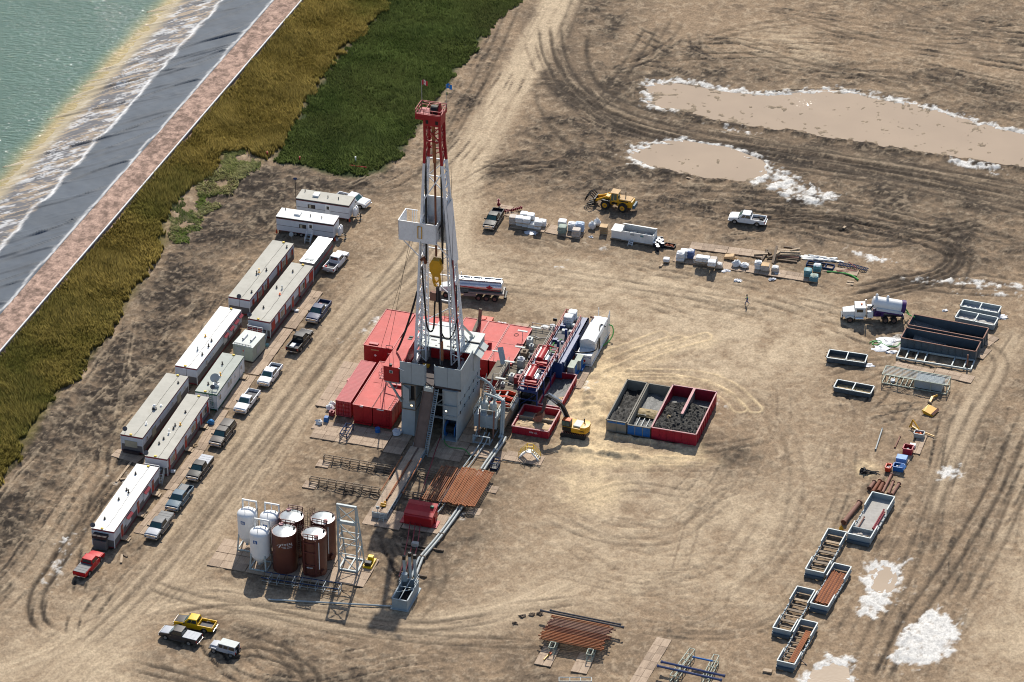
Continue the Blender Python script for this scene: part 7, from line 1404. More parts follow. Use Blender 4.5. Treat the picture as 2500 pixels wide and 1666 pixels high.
# wheeled office trailers at the top
def office(k, nl, nr, fl, label, H=3.35):
    A, B, Cc = at(k,*nl,H), at(k,*nr,H), at(k,*fl,H); rz = ang(A,B); ln = (B-A).length; wd = (Cc-A).length; o = thing('office_trailer',label,'trailer',(A.x,A.y,0),rz,'white office trailers')
    kbox('wall','trailer_white',o,0,ln,0,wd,.75,H-.32,bevel=.02,seg=1); kbox('roof_trim','dark_trim',o,-.03,ln+.03,-.03,wd+.03,H-.32,H-.09); kbox('red_line','trim_red',o,-.04,ln+.04,-.04,wd+.04,H-.4,H-.33); rf = kbox('roof','grey_roof' if 'farther' in label else 'white_roof',o,-.05,ln+.05,-.05,wd+.05,H-.088,H)
    kbox('side_line','dark_trim',o,0,ln,-.015,-.001,1.72,1.77); mb = MB()
    for i in range(int(ln/.35)): mb.box(i*.35,i*.35+.2,-.02,0,.68,.76)
    mb.build('scalloped_skirt','trim_red',o)
    mb = MB(); mb.box(ln*.22,ln*.36,-.05,-.01,1.75,2.45) if 'farther' in label else mb.box(ln*.4,ln*.52,-.05,-.01,1.75,2.45); w_ = mb.build('window','dark_trim',o); a0, a1 = ((.235,.345) if 'farther' in label else (.41,.51))
    for j in range(2): kbox('pane','window_glass' if j else 'blind',w_,ln*(a0+(a1-a0)*j/2)+.05,ln*(a0+(a1-a0)*(j+1)/2)-.05,-.07,-.051,1.8,2.4)
    dx = ln*.6; d_ = kbox('door','white_clean',o,dx-.45,dx+.45,-.06,-.01,.85,2.95); kbox('pane','window_glass',d_,dx-.2,dx+.25,-.075,-.061,2.0,2.6); kbox('handle','chrome',d_,dx+.32,dx+.38,-.1,-.061,1.75,1.9)
    kbox('air_conditioner','white_clean',rf,ln*.27,ln*.38,wd*.35,wd*.75,H,H+.32,bevel=.1)
    for fx, fy in ((.55,.5),(.75,.5),(.08,.8)): kcyl('roof_vent','black',rf,(ln*fx,wd*fy,H),(ln*fx,wd*fy,H+.4),.08,8)
    for fx in (.33,.43):
        for y in (.15,wd-.15): w_ = kcyl('wheel','rubber',o,(ln*fx,y-.14,.38),(ln*fx,y+.14,.38),.38,18); kcyl('rim','rim_steel',w_,(ln*fx,y-.16,.38),(ln*fx,y-.13,.38),.2,12)
    mb = MB(); mb.beam((ln,.4,.7),(ln+1.7,wd/2,.7),.12); mb.beam((ln,wd-.4,.7),(ln+1.7,wd/2,.7),.12); mb.beam((ln+1.5,wd/2,.1),(ln+1.5,wd/2,1.3),.12); mb.box(ln+1.3,ln+1.7,wd/2-.2,wd/2+.2,0.02,.1); mb.build('hitch','black',o)
    klathe('propane_bottle','white_clean',o,[(.0,0),(.3,.05),(.36,.2),(.36,1.15),(.3,1.35),(.12,1.45),(.12,1.6),(.0,1.6)],16,(ln+.65,wd/2-.3,.75),smooth=True); klathe('propane_bottle','white_clean',o,[(.0,0),(.3,.05),(.36,.2),(.36,1.15),(.3,1.35),(.12,1.45),(.12,1.6),(.0,1.6)],16,(ln+.65,wd/2+.45,.75),smooth=True)
    kbox('chassis','black',o,.3,ln-.3,.3,wd-.3,.55,.75)
    for x in (.4,ln-.4): kbeam('jack','black',o,(x,.3,0),(x,.3,.6),.15)
    return o, rz, ln, wd
office('b1',(520,355),(1240,460),(605,235),'white office trailer with beige roof, the farther of two')
oj, rzj, lnj, wdj = office('b1',(248,605),(1030,718),(330,490),'white office trailer with white roof, the nearer of two')
stairs(oj,(lnj*.6,-1.9,.05),(lnj*.6,-.5,.85),.9,'steel_grey','white_clean'); kbox('landing','steel_grey',oj,lnj*.6-.45,lnj*.6+.45,-.55,-.05,.8,.86)
for i, (x, y) in enumerate(((255,835),(1050,945),(1253,685))):
    o = klathe('traffic_cone','orange_red',None,[(.16,0),(.16,.05),(.05,.75),(.0,.78)],10,smooth=True); tag(o,['orange cone under the left corner of the nearer office trailer','orange cone at the hitch of the nearer office trailer','orange cone at the hitch of the farther office trailer'][i],'cone','orange cones',loc=at('b1',x,y))
o = klathe('pail','bag_white',None,[(.2,0),(.26,.5),(.24,.5),(.2,.05),(0,.05)],12,smooth=True); tag(o,'white pail below the nearer office trailer hitch','pail',loc=at('b1',1080,945))
o = thing('satellite_dish','grey dish on a stand below the nearer office trailer','dish',at('b1',465,960),0,'satellite dishes'); kcyl('pole','steel_grey',o,(0,0,0),(0,0,1.2),.04,6); q = V((.1,-.75,.65)).normalized().to_track_quat('Z','Y').to_matrix().to_4x4(); q.translation = (-.1,-.05,1.5); b = MB(q); b.lathe([(.38,.1),(.25,.05),(0,0)],18); b.build('reflector','steel_grey',o,smooth=True)
# boardwalk mats along the trailers
BW = [('b4',(720,960),(845,978),(1150,515),'boardwalk section nearest the camera beside the white roofed trailer',-1), ('b4',(1045,495),(1160,515),(1390,70),'boardwalk section beside the beige roofed trailer',-1), ('b3',(985,1090),(1110,1105),(1280,640),'boardwalk section next to the dark canopy pickup',-1),
      ('b3',(1290,620),(1440,640),(1570,250),'boardwalk section beside the green trimmed trailer, near half',-1), ('b3',(1570,240),(1720,260),(1700,60),'boardwalk section beside the green trimmed trailer, far half',-1), ('b2',(840,1320),(965,1340),(1130,940),'boardwalk section by the generator shed',-1), ('b2',(1135,935),(1260,955),(1420,580),'boardwalk section beside the trailer with long red doors',-1)]
for k, nl, nr, fl, lab, _ in BW:
    o_, rz, wd, ln = fit(k,nl,nr,fl,.15); c = o_ + Matrix.Rotation(rz,3,'Z') @ V((wd/2,ln/2,0)); mat_grid(-wd/2,wd/2,-ln/2,ln/2-.15,lab,at_frame=((c.x,c.y,.03),rz),group='wooden boardwalk sections')
o_, rz, wd, ln = fit('b3',(45,1165),(370,1220),(150,1095),.12); c = o_+Matrix.Rotation(rz,3,'Z')@V((wd/2,ln/2,0)); mat_grid(-wd/2,wd/2,-ln/2,ln/2,'wooden mat at the near end of the long grey roofed trailer',at_frame=((c.x,c.y,.03),rz),group='wooden boardwalk sections')
for k, a, b, lab in (('b3',(110,1460),(285,1225),'long plank lying behind the nearest white roofed trailer'),('b3',(155,1430),(235,1420),'short plank beside the long plank behind the trailer'),('b4',(600,1190),(590,1280),'broken plank on the dirt before the red pickup'),('b4',(610,1185),(655,1215),'dark broken plank on the dirt before the red pickup')):
    p, q = at(k,*a,.1), at(k,*b,.1); o = kbeam('loose_plank','plank' if 'dark' not in lab else 'timber_dark',None,V((0,0,0)),q-p,.35,.1); tag(o,lab,'plank','loose planks',loc=p)
o = kblob('water_bottles','bag_blue2' if 'bag_blue2' in M else 'sign_blue',None,(0,0,.35),.55,.45,.45,10,6,.2,3,-.3,smooth=True); tag(o,'bright blue bundle beside the trailer door on the boards','bundle',loc=at('b3',1175,810,.1))
o = klathe('yellow_tub','sand',None,[(.35,.05),(.38,.3),(.33,.3),(.3,.1),(0,.1)],14,smooth=True); tag(o,'pale tub standing on the boards by the red trailer door','tub',loc=at('b3',1003,1065))
for i,(k,x,y) in enumerate((('b3',750,1360),('b2',990,1125),('b2',1270,795),('b2',1275,690))):
    o = thing('barbecue' if i == 3 else 'step_box',['small grey box by the near trailer stairs','grey cylinder tank beside the generator shed','white box on the boards by the trailer door','black barbecue standing by the trailer with long red doors'][i],['box','tank','box','barbecue'][i],at(k,x,y)); mb = MB()
    if i == 1: mb.lathe([(.0,0),(.28,.0),(.3,.5),(.0,.65)],12)
    else: mb.box(-.35,.35,-.25,.25,.1,.45 if i != 3 else 1.0)
    mb.build('body',['bag_white','bag_teal','bag_white','black'][i],o,bevel=.05)
    if i == 3: kbox('shelf','black',o,-.65,.65,-.25,.25,.85,.9)
# ================================================================== pickups
def arc(cy, cz, r, a0, a1, n=7): return [(cy+r*math.cos(a), cz+r*math.sin(a)) for a in np.linspace(a0,a1,n)]
def pickup(kind='open', crew=True, L=5.9, hood='car_white'):
    """local +y is forward; origin on the ground below the middle. material slot names are swapped per vehicle"""
    o = thing('pickup_truck','pickup','pickup',(0,0,0),0,'parked pickups'); P = 'car_white'
    yf, yr = L/2, -L/2; fa, ra = yf-1.0, yr+1.25; W_ = .99; wr_ = .40
    cab0, cab1 = (-.65,1.55) if crew else (-.25,1.5)
    # body side profile with wheel arches
    def side(top): return [(yr,.55)] + arc(ra,.42,.5,math.pi*.97,.03*math.pi)[::1] + arc(fa,.42,.5,math.pi*.97,.03*math.pi) + [(yf,.5)] + top
    cabtop = [(yf,.95),(yf-.12,1.1),(cab1+.15,1.2),(cab1,1.2),(cab0,1.22),(cab0,1.15),(yr,1.15)]
    mb = MB(); mb.prism(side([(yf,.95),(yf-.12,1.08),(cab1,1.2),(cab0-.02,1.22),(cab0-.02,1.18),(yr,1.18)]),W_-.12,W_,'x'); mb.prism(side([(yf,.95),(yf-.12,1.08),(cab1,1.2),(cab0-.02,1.22),(cab0-.02,1.18),(yr,1.18)]),-W_,-W_+.12,'x')
    mb.box(-W_+.12,W_-.12,cab0,yf-.08,.55,1.0); mb.box(-W_+.1,W_-.1,yr+.1,cab0,.6,.72); mb.box(-W_+.12,W_-.12,cab0-.08,cab0,.6,1.18); body = mb.build('body',P,o,bevel=.045,seg=2,smooth=True)
    mb = MB(); mb.loft([[V((-W_+.05,yf-.1,1.0)),V((W_-.05,yf-.1,1.0)),V((W_-.12,yf-.2,1.13)),V((0,yf-.2,1.17)),V((-W_+.12,yf-.2,1.13))],[V((-W_+.02,cab1-.1,1.1)),V((W_-.02,cab1-.1,1.1)),V((W_-.1,cab1-.1,1.26)),V((0,cab1-.1,1.31)),V((-W_+.1,cab1-.1,1.26))]]); mb.build('hood','HOOD' if 'HOOD' in M else P,o,smooth=True,bevel=.03)
    # cab
    zt = 1.88; t0, t1 = cab0+.12, cab1-.75
    b4 = [(-W_+.03,cab0),(W_-.03,cab0),(W_-.03,cab1),(-W_+.03,cab1)]; t4 = [(-W_+.2,t0),(W_-.2,t0),(W_-.2,t1),(-W_+.2,t1)]
    mb = MB(); mb.loft([[V((x,y,1.15)) for x,y in b4],[V((x,y,zt-.05)) for x,y in t4],[V((x*.93,(y-.0)*(.97) ,zt)) for x,y in t4]]); mb.build('cab',P,o,bevel=.05,seg=2,smooth=True)
    def lerp4(a,b,c,d,u0,u1,v0,v1,off):
        f = lambda u,v: (a.lerp(b,u)).lerp(d.lerp(c,u),v); n = (b-a).cross(d-a).normalized()*off; return [f(u0,v0)+n,f(u1,v0)+n,f(u1,v1)+n,f(u0,v1)+n]
    B3 = [V((x,y,1.15)) for x,y in b4]; T3 = [V((x,y,zt-.05)) for x,y in t4]
    kquad('windshield','glass_teal',o,*lerp4(B3[3],B3[2],T3[2],T3[3],.07,.93,.12,.93,-.012))
    kquad('rear_window','glass_dark',o,*lerp4(B3[0],B3[1],T3[1],T3[0],.12,.88,.28,.88,.012))
    segs = ((.04,.46),(.5,.8)) if crew else ((.1,.8),)
    for sx, (a,b,c,d) in ((1,(B3[1],B3[2],T3[2],T3[1])),(-1,(B3[0],B3[3],T3[3],T3[0]))):
        for u0,u1 in segs: kquad('side_window','glass_dark',o,*lerp4(a,b,c,d,u0,u1,.2,.9,.012*sx))
        for u in ((.48,.82) if crew else (.85,)):
            y = a.y+(b.y-a.y)*u; kbox('door_handle','chrome',o,*sorted((sx*(W_+.001),sx*(W_+.02))),y-.12,y+.02,1.0,1.05)
        kbox('mirror','black',o,*sorted((sx*(W_-.02),sx*(W_+.26))),cab1-.35,cab1-.22,1.2,1.42,bevel=.03)
        kbox('headlight','headlight',o,*sorted((sx*(W_-.3),sx*(W_-.02))),yf-.04,yf+.02,.82,1.0); kbox('taillight','taillight',o,*sorted((sx*(W_-.14),sx*(W_+.004))),yr-.03,yr+.05,.8,1.1)
        kbox('running_board','chrome' if crew else 'black',o,*sorted((sx*(W_-.12),sx*(W_+.08))),ra+.6,fa-.6,.4,.47)
    kbox('grille','chrome',o,-W_+.32,W_-.32,yf-.03,yf+.03,.68,1.02); kbox('front_bumper','chrome',o,-W_+.02,W_-.02,yf-.02,yf+.14,.44,.66,bevel=.05); kbox('rear_bumper','chrome',o,-W_+.05,W_-.05,yr-.16,yr+.02,.48,.66,bevel=.04)
    kbox('tailgate',P,o,-W_+.12,W_-.12,yr,yr+.08,.68,1.18,bevel=.02); kbox('chassis','black',o,-.7,.7,yr+.3,yf-.3,.38,.55)
    kbox('licence_plate','white_clean',o,-.16,.16,yr-.18,yr-.165,.5,.62)
    for y in (fa,ra):
        for sx in (-1,1):
            w_ = kcyl('wheel','rubber',o,(sx*(W_-.3),y,wr_),(sx*(W_-.01),y,wr_),wr_,20,bevel=.04,seg=1); kcyl('rim','rim_steel',w_,(sx*(W_-.05),y,wr_),(sx*(W_+.005),y,wr_),.24,14)
    b0, b1 = yr+.09, cab0-.09
    if kind == 'open': kbox('bed_floor','deck_dark',o,-W_+.125,W_-.125,b0,b1,.722,.76)
    if kind == 'cover':
        c_ = kbox('bed_cover','COVER' if 'COVER' in M else 'car_grey',o,-W_+.06,W_-.06,yr+.02,cab0-.04,1.19,1.25,bevel=.02)
        for i in range(1,4): y = yr+(cab0-yr)*i/4; kbox('cover_seam','COVER' if 'COVER' in M else 'car_grey',c_,-W_+.08,W_-.08,y-.02,y+.02,1.252,1.27)
    if kind == 'canopy':
        mb = MB(); mb.loft([[V((-W_+.03,yr+.03,1.18)),V((W_-.03,yr+.03,1.18)),V((W_-.03,cab0-.04,1.18)),V((-W_+.03,cab0-.04,1.18))],[V((-W_+.2,yr+.25,1.82)),V((W_-.2,yr+.25,1.82)),V((W_-.2,cab0-.04,1.86)),V((-W_+.2,cab0-.04,1.86))]]); c_ = mb.build('bed_canopy',P,o,bevel=.05,smooth=True)
        for sx in (-1,1): kquad('side_window','glass_dark',c_,(sx*(W_-.03),yr+.35,1.32),(sx*(W_-.03),cab0-.25,1.32),(sx*(W_-.13),cab0-.25,1.7),(sx*(W_-.13),yr+.45,1.7))
    return o
paint('HOOD',(.7,.7,.7),.4); paint('COVER',(.3,.3,.3),.5)
PROTO = {(k_,c_): pickup(k_,c_) for k_ in ('open','cover','canopy') for c_ in (True,False) if not (k_ == 'canopy' and not c_) and not (k_ == 'cover' and not c_)}
used_p = set()
def park(kind, crew, k, x, y, head, body, label, scale=1.0, hood=None, cover='car_grey', lift=0.0, load=None):
    src = PROTO[(kind,crew)]; sw = {'car_white':body,'HOOD':hood or body,'COVER':cover}
    o = copy_tree(src, None, sw); p = at(k,x,y,.9); o.location = (p.x,p.y,0.0); o.rotation_euler = (0,0,head-math.pi/2); o.scale = (scale,)*3; o['label'] = label
    if load:
        for nm, lab, (lx,ly,sx,sy,h), m_ in load:
            q = o.location + Matrix.Rotation(head-math.pi/2,3,'Z')@V((lx,ly,0)); b = MB(); b.box(-sx/2,sx/2,-sy/2,sy/2,0,h); c = b.build(nm,m_,None,bevel=.03); tag(c,lab,nm.replace('_',' '),loc=(q.x,q.y,.78),rz=head-math.pi/2)
    return o
TD = R(70.5); TU = TD; TDn = TD+math.pi
park('open',True,'b1',1065,1215,TU+R(-3),'car_white','white pickup seen from behind beside the silver cargo trailer',1.03,load=[('jerry_can','red jerry can in the bed of the white pickup',(-.6,-2.6,.3,.25,.5),'car_red')])
park('open',True,'b2',1482,780,TDn,'car_blue','dark blue pickup with items in its open bed',1.05,load=[('white_box','white box in the bed of the dark blue pickup',(-.2,-1.5,1.0,.5,.35),'bag_white'),('tool_box','red and white box in the blue pickup bed',(.5,-1.9,.5,.4,.3),'bin_rim')])
park('open',True,'b2',1300,1060,TU-R(2),'car_black','black pickup seen from behind in the vehicle row',1.05,load=[('flat_box','pale flat box in the black pickup bed',(-.3,-1.9,.7,1.2,.3),'bag_white')])
park('open',True,'b2',1016,1385,TDn,'car_white','white pickup with crew cab parked farther up of the white pair',1.0,load=[('blue_bags','small blue and white bags in the white pickup bed',(.1,-1.6,1.0,.7,.25),'bag_blue')])
park('open',False,'b3',1583,545,TDn,'car_white','white pickup with empty bed parked nearer of the white pair',1.03)
park('canopy',True,'b3',1308,915,TDn,'car_brown','dark brown pickup with bed canopy in the vehicle row',1.04)
park('cover',True,'b3',1052,1298,TDn,'car_black','black pickup with a pale grey bed cover',1.03,cover='car_silver')
park('open',True,'b4',1212,585,TDn,'car_teal','teal blue pickup with grey bed box',1.04,load=[('bed_box','grey box in the bed of the teal pickup',(.2,-1.9,1.2,1.9,.55),'car_grey')])
park('cover',True,'b4',997,880,TDn,'car_grey','grey pickup with grey bed cover at the near end of the row',1.06,cover='car_grey',hood='car_silver')
park('cover',True,'b4',248,1285,TU-R(3),'car_red','bright red pickup with grey bed cover at the lower left',1.03,cover='car_grey')
park('open',True,'b5',890,455,ang(at('b5',1150,520),at('b5',640,420)),'car_yellow','yellow pickup with a dark hood at the lower left',1.0,hood='car_brown')
park('cover',True,'b5',615,675,ang(at('b5',900,740),at('b5',380,610)),'car_brown','dark brown pickup with silver bed cover beside the yellow one',1.0,cover='car_silver',hood='car_silver')
park('open',True,'b6',213,435,TDn+R(3),'car_black','black pickup parked by the white sack stacks',1.02)
park('open',True,'b7',965,140,ang(at('b7',1100,160),at('b7',830,125)),'car_white','white crew cab pickup alone on the dark mud',1.04,load=[('spare_tyre','spare tyre in the bed of the lone white pickup',(.3,-2.3,.7,.6,.3),'rubber')])
park('open',True,'b1',1290,375,ang(at('b1',1100,330),at('b1',1480,430)),'car_white','white vehicle half hidden behind the farther office trailer',1.03)
for s_ in PROTO.values():
    for c in list(s_.children):
        for g in list(c.children): bpy.data.objects.remove(g)
        bpy.data.objects.remove(c)
    bpy.data.objects.remove(s_)
# boxy off-roader
o = thing('off_roader','silver boxy off-roader with pale roof at the bottom left','off-roader',at('b5',1440,915,.9)*V((1,1,0)) if False else (at('b5',1440,915,.9).x,at('b5',1440,915,.9).y,0),ang(at('b5',1650,980),at('b5',1250,870))-math.pi/2)
mb = MB(); mb.box(-.8,.8,-2.0,1.0,.5,1.1); mb.box(-.7,.7,.9,2.05,.55,1.1); mb.build('body','car_silver',o,bevel=.05,smooth=True); kbox('hood','car_silver',o,-.62,.62,.95,2.0,1.08,1.2,bevel=.05,smooth=True); mb = MB(); mb.loft([[V((x,y,1.1)) for x,y in ((-.8,-2.0),(.8,-2.0),(.8,.95),(-.8,.95))],[V((x,y,1.75)) for x,y in ((-.7,-1.95),(.7,-1.95),(.7,.6),(-.7,.6))]]); mb.build('cab','car_silver',o); kbox('roof','rig_pale',o,-.74,.74,-2.0,.65,1.751,1.84,bevel=.03)
for sx in (-1,1):
    for y0_,y1_ in ((-.05,.6),(-.85,-.15),(-1.9,-.95)): kquad('side_window','glass_dark',o,(sx*.795,y0_,1.2),(sx*.795,y1_,1.2),(sx*.72,y1_-.02,1.68),(sx*.72,y0_,1.68))
    for y in (1.35,-1.35):
        kprism('fender','car_silver',o,[(y-.55,.75),(y-.4,.98),(y+.4,.98),(y+.55,.75),(y+.5,.85),(y-.5,.85)],*sorted((sx*.72,sx*.98)),'x'); w_ = kcyl('wheel','rubber',o,(sx*.66,y,.42),(sx*.95,y,.42),.42,18); kcyl('rim','rim_steel',w_,(sx*.9,y,.42),(sx*.96,y,.42),.24,12)
    kcyl('headlight','headlight',o,(sx*.5,2.04,.92),(sx*.5,2.1,.92),.12,10); kbox('taillight','taillight',o,*sorted((sx*.65,sx*.8)),-2.06,-2.0,.75,1.0)
kquad('windshield','glass_teal',o,(-.68,.93,1.2),(.68,.93,1.2),(.62,.68,1.68),(-.62,.68,1.68)); kquad('rear_window','glass_dark',o,(-.6,-2.01,1.2),(.6,-2.01,1.2),(.55,-1.97,1.68),(-.55,-1.97,1.68)); w_ = kcyl('spare_wheel','rubber',o,(.1,-2.05,.95),(.1,-2.3,.95),.38,18); kcyl('rim','rim_steel',w_,(.1,-2.29,.95),(.1,-2.32,.95),.22,12); kbox('front_bumper','black',o,-.8,.8,2.05,2.25,.5,.68); kbox('rear_bumper','black',o,-.8,.8,-2.15,-2.0,.5,.66)
# ================================================================== heavy vehicles
def big_wheel(o, x, y, r, wdt, rim='rim_steel', name='wheel', rr=.55):
    s_ = 1 if x > 0 else -1; w_ = kcyl(name,'rubber',o,(x-wdt/2,y,r),(x+wdt/2,y,r),r,24,bevel=.05,seg=2); f_ = kcyl('rim',rim,w_,(x+s_*(wdt/2-.06),y,r),(x+s_*(wdt/2+.01),y,r),r*rr,16); kcyl('hub','pipe_brown',w_,(x+s_*wdt/2,y,r),(x+s_*(wdt/2+.08),y,r),r*.2,10); return w_
# tanker: +y forward, origin at rear axle group
hd = R(171); pw = at('a2',1200,1125); lat = V((math.cos(hd+math.pi/2),math.sin(hd+math.pi/2),0)); fwd = V((math.cos(hd),math.sin(hd),0))
tk = thing('tank_truck','polished tanker with a red maple leaf parked behind the mast','truck',pw-lat*1.15,hd-math.pi/2)
def ov(y, rx, rz_, cz, n=20): return [V((rx*math.cos(t),y,cz+rz_*math.sin(t))) for t in np.linspace(0,2*math.pi,n,endpoint=False)]
mb = MB(); mb.loft([ov(-1.3,1.05,.72,2.35),ov(-1.2,1.22,.85,2.35),ov(5.9,1.22,.85,2.35),ov(6.0,1.05,.72,2.35)]); mb.build('tank','silver_metal',tk,smooth=True)
kbox('top_walkway','white_clean',tk,-.45,.45,-1.1,5.8,3.18,3.26); mb = MB(); mb.beam((-.5,-1.1,3.35),(-.5,5.8,3.35),.08); mb.beam((.5,-1.1,3.35),(.5,5.8,3.35),.1,.2)
for y in (-1.0,.7,2.4,4.1,5.7): mb.beam((-.5,y,3.3),(.5,y,3.3),.08)
mb.build('top_rail','galvanised',tk)
for y in (.2,1.9,3.6,5.2): kcyl('manhole','galvanised',tk,(0,y,3.26),(0,y,3.4),.22,12)
mb = MB(); mb.box(-1.2,1.2,-1.6,4.2,1.25,1.55); mb.box(-1.15,1.15,3.0,5.6,1.0,1.2); mb.build('chassis','car_tan',tk); kbox('side_locker','car_tan',tk,.85,1.2,3.0,5.0,.7,1.2); kbox('side_locker','car_tan',tk,-1.2,-.85,3.0,5.0,.7,1.2)
mb = MB(); 
def tside(u, z): return V((1.235*math.sqrt(max(0,1-((z-2.35)/.85)**2))+.012, u, z))
def tsideL(u, z): q_ = tside(u,z); return V((-q_.x,q_.y,q_.z))
for S in (tsideL,):
    for a,b in zip(np.linspace(-1.0,5.8,9),np.linspace(-1.0,5.8,9)[1:]): za, zb = 1.95+.075*(a+1), 1.95+.075*(b+1); mb.quad(S(a,za),S(b,zb),S(b,zb+.12),S(a,za+.12))
mb.build('red_stripe','lettering_red',tk)
leafp = [(0,1),(.13,.72),(.32,.78),(.27,.35),(.5,.58),(.57,.45),(.88,.5),(.76,.24),(.9,.12),(.45,-.2),(.5,-.38),(.06,-.3),(.06,-.6)]; leafp = leafp+[(-x,y) for x,y in leafp[::-1] if x > 0]
mb = MB(); pts = [tsideL(.75-x*.62,2.5+y*.42) for x,y in leafp]; mb.add([p+V((-.012,0,0)) for p in pts],[tuple(range(len(pts)))]); mb.build('maple_leaf','lettering_red',tk)
for y in (-.1,1.25,2.55)[::1]:
    for x in (-1.05,1.05): big_wheel(tk,x,y,.5,.5,'rim_brown')
for y in (7.9,):
    for x in (-1.02,1.02): big_wheel(tk,x,y,.5,.45,'rim_brown')
kbox('tractor_frame','black',tk,-.5,.5,4.6,8.9,.8,1.1); kbox('cab','white_paint',tk,-1.15,1.15,5.9,7.2,1.1,3.2,bevel=.1,smooth=True); mb = MB(); mb.loft([[V((x,7.2,z)) for x,z in ((-.9,1.0),(.9,1.0),(.9,2.1),(-.9,2.1))],[V((x,8.9,z)) for x,z in ((-.8,.9),(.8,.9),(.75,1.75),(-.75,1.75))]]); mb.build('hood','white_paint',tk,bevel=.08,smooth=True)
kquad('windshield','glass_dark',tk,(-1.0,7.22,2.2),(1.0,7.22,2.2),(.95,7.1,3.0),(-.95,7.1,3.0)); kbox('side_window','glass_dark',tk,-1.17,-1.15,6.3,7.0,2.1,2.9); kbox('bumper','chrome',tk,-1.1,1.1,8.9,9.1,.5,.95)
for x in (-1.0,1.0): kcyl('exhaust_stack','chrome',tk,(x,5.7,1.1),(x,5.7,3.8),.09,8)
mb = MB(); mb.box(-1.1,1.1,-1.9,-1.55,.6,.9); mb.cyl((-.4,-1.6,.9),(-.4,-1.6,1.9),.05,6); mb.cyl((.4,-1.6,.9),(.4,-1.6,1.9),.05,6); mb.build('rear_frame','black',tk)
# vacuum truck, front to the left
pw = at('e4',885,600); hd = R(179); lat = V((math.cos(hd+math.pi/2),math.sin(hd+math.pi/2),0)); vt = thing('vacuum_truck','white vacuum truck with tilted purple trimmed tank','truck',pw-lat*1.1,hd-math.pi/2)
for x in (-1.05,1.05):
    for y in (-.68,.68): big_wheel(vt,x,y,.52,.5,'rim_brown')
    big_wheel(vt,x,6.35,.54,.36,'rim_brown')
kbox('chassis','pipe_dark',vt,-.5,.5,-2.0,7.6,.8,1.15); kbox('cab','white_paint',vt,-1.1,1.1,3.9,5.6,1.1,2.75,bevel=.1,smooth=True); mb = MB(); mb.loft([[V((x,5.6,z)) for x,z in ((-.95,1.0),(.95,1.0),(.95,2.05),(-.95,2.05))],[V((x,7.5,z)) for x,z in ((-.8,.9),(.8,.9),(.75,1.85),(-.75,1.85))]]); mb.build('hood','white_paint',vt,bevel=.1,smooth=True)
for sx in (-1,1):
    kprism('fender','white_paint',vt,[(5.6,.9),(5.75,1.15),(6.1,1.25),(6.7,1.25),(7.05,1.0),(7.15,.85),(7.0,.85),(6.35,1.12),(5.75,.8)],*sorted((sx*.78,sx*1.2)),'x'); kbox('side_window','glass_dark',vt,*sorted((sx*1.101,sx*1.12)),4.3,5.3,1.95,2.5); kcyl('exhaust_stack','chrome',vt,(sx*1.15,3.75,1.0),(sx*1.15,3.75,3.0),.09,8); kcyl('fuel_tank','chrome',vt,(sx*1.0,4.2,.75),(sx*1.0,5.5,.75),.33,14,smooth=True); kbox('tool_locker','white_clean',vt,*sorted((sx*.75,sx*1.2)),2.7,3.6,1.0,2.1,bevel=.04)
kquad('windshield','glass_dark',vt,(-.95,5.62,2.08),(.95,5.62,2.08),(.9,5.5,2.65),(-.9,5.5,2.65)); kbox('bumper','black',vt,-1.05,1.05,7.5,7.75,.5,.95); kcyl('beacon','orange',vt,(0,4.5,2.76),(0,4.5,2.95),.16,10)
q = Matrix.Translation((0,-1.6,1.55)) @ Matrix.Rotation(R(10),4,'X')
b = MB(q); b.loft([[V((r_*math.cos(t),y,.95+r_*math.sin(t))) for t in np.linspace(0,2*math.pi,22,endpoint=False)] for y,r_ in ((-.3,.5),(-.1,.9),(0,1.0),(4.3,1.0),(4.55,.9),(4.7,.5))]); b.build('vacuum_tank','white_clean',vt,smooth=True)
paint('purple',(.06,.02,.12),.45)
b = MB(q); b.loft([[V((r_*math.cos(t),y,.95+r_*math.sin(t))) for t in np.linspace(0,2*math.pi,22,endpoint=False)] for y,r_ in ((-.75,.6),(-.7,1.08),(-.05,1.08),(-.02,.9))]); b.build('rear_door','purple',vt,smooth=True)
for sx in (-1,1): b = MB(q); b.box(*sorted((sx*.75,sx*1.15)),-.3,3.9,.1,.55); b.build('hose_tray','trailer_white',vt,bevel=.03); b = MB(q); b.box(*sorted((sx*.7,sx*1.16)),-.5,3.9,-.12,.09); b.build('tray_trim','purple',vt)
for y in (4.2,2.4): b = MB(q); b.cyl((0,y,1.9),(0,y,2.35),.22,12); b.blob((0,y,2.4),.2,.2,.15,10,5); b.build('tank_dome','white_clean',vt,smooth=True)
mb = MB(); mb.box(-.9,.9,1.0,2.6,1.1,1.9); mb.cyl((-.9,1.8,1.5),(.9,1.8,1.5),.4,12); mb.build('blower','purple',vt); ktube('rear_hose','hose_green',vt,[(.3,-2.4,2.0),(.6,-2.9,1.2),(.6,-3.2,.6)],.12,8); kbox('rear_bumper','pipe_dark',vt,-1.0,1.0,-2.3,-1.9,.6,.9); ktube('crossover_pipe','black',vt,[(-.9,3.2,2.5),(-.8,2.5,3.4),(-.4,1.9,3.5)],.1,7)
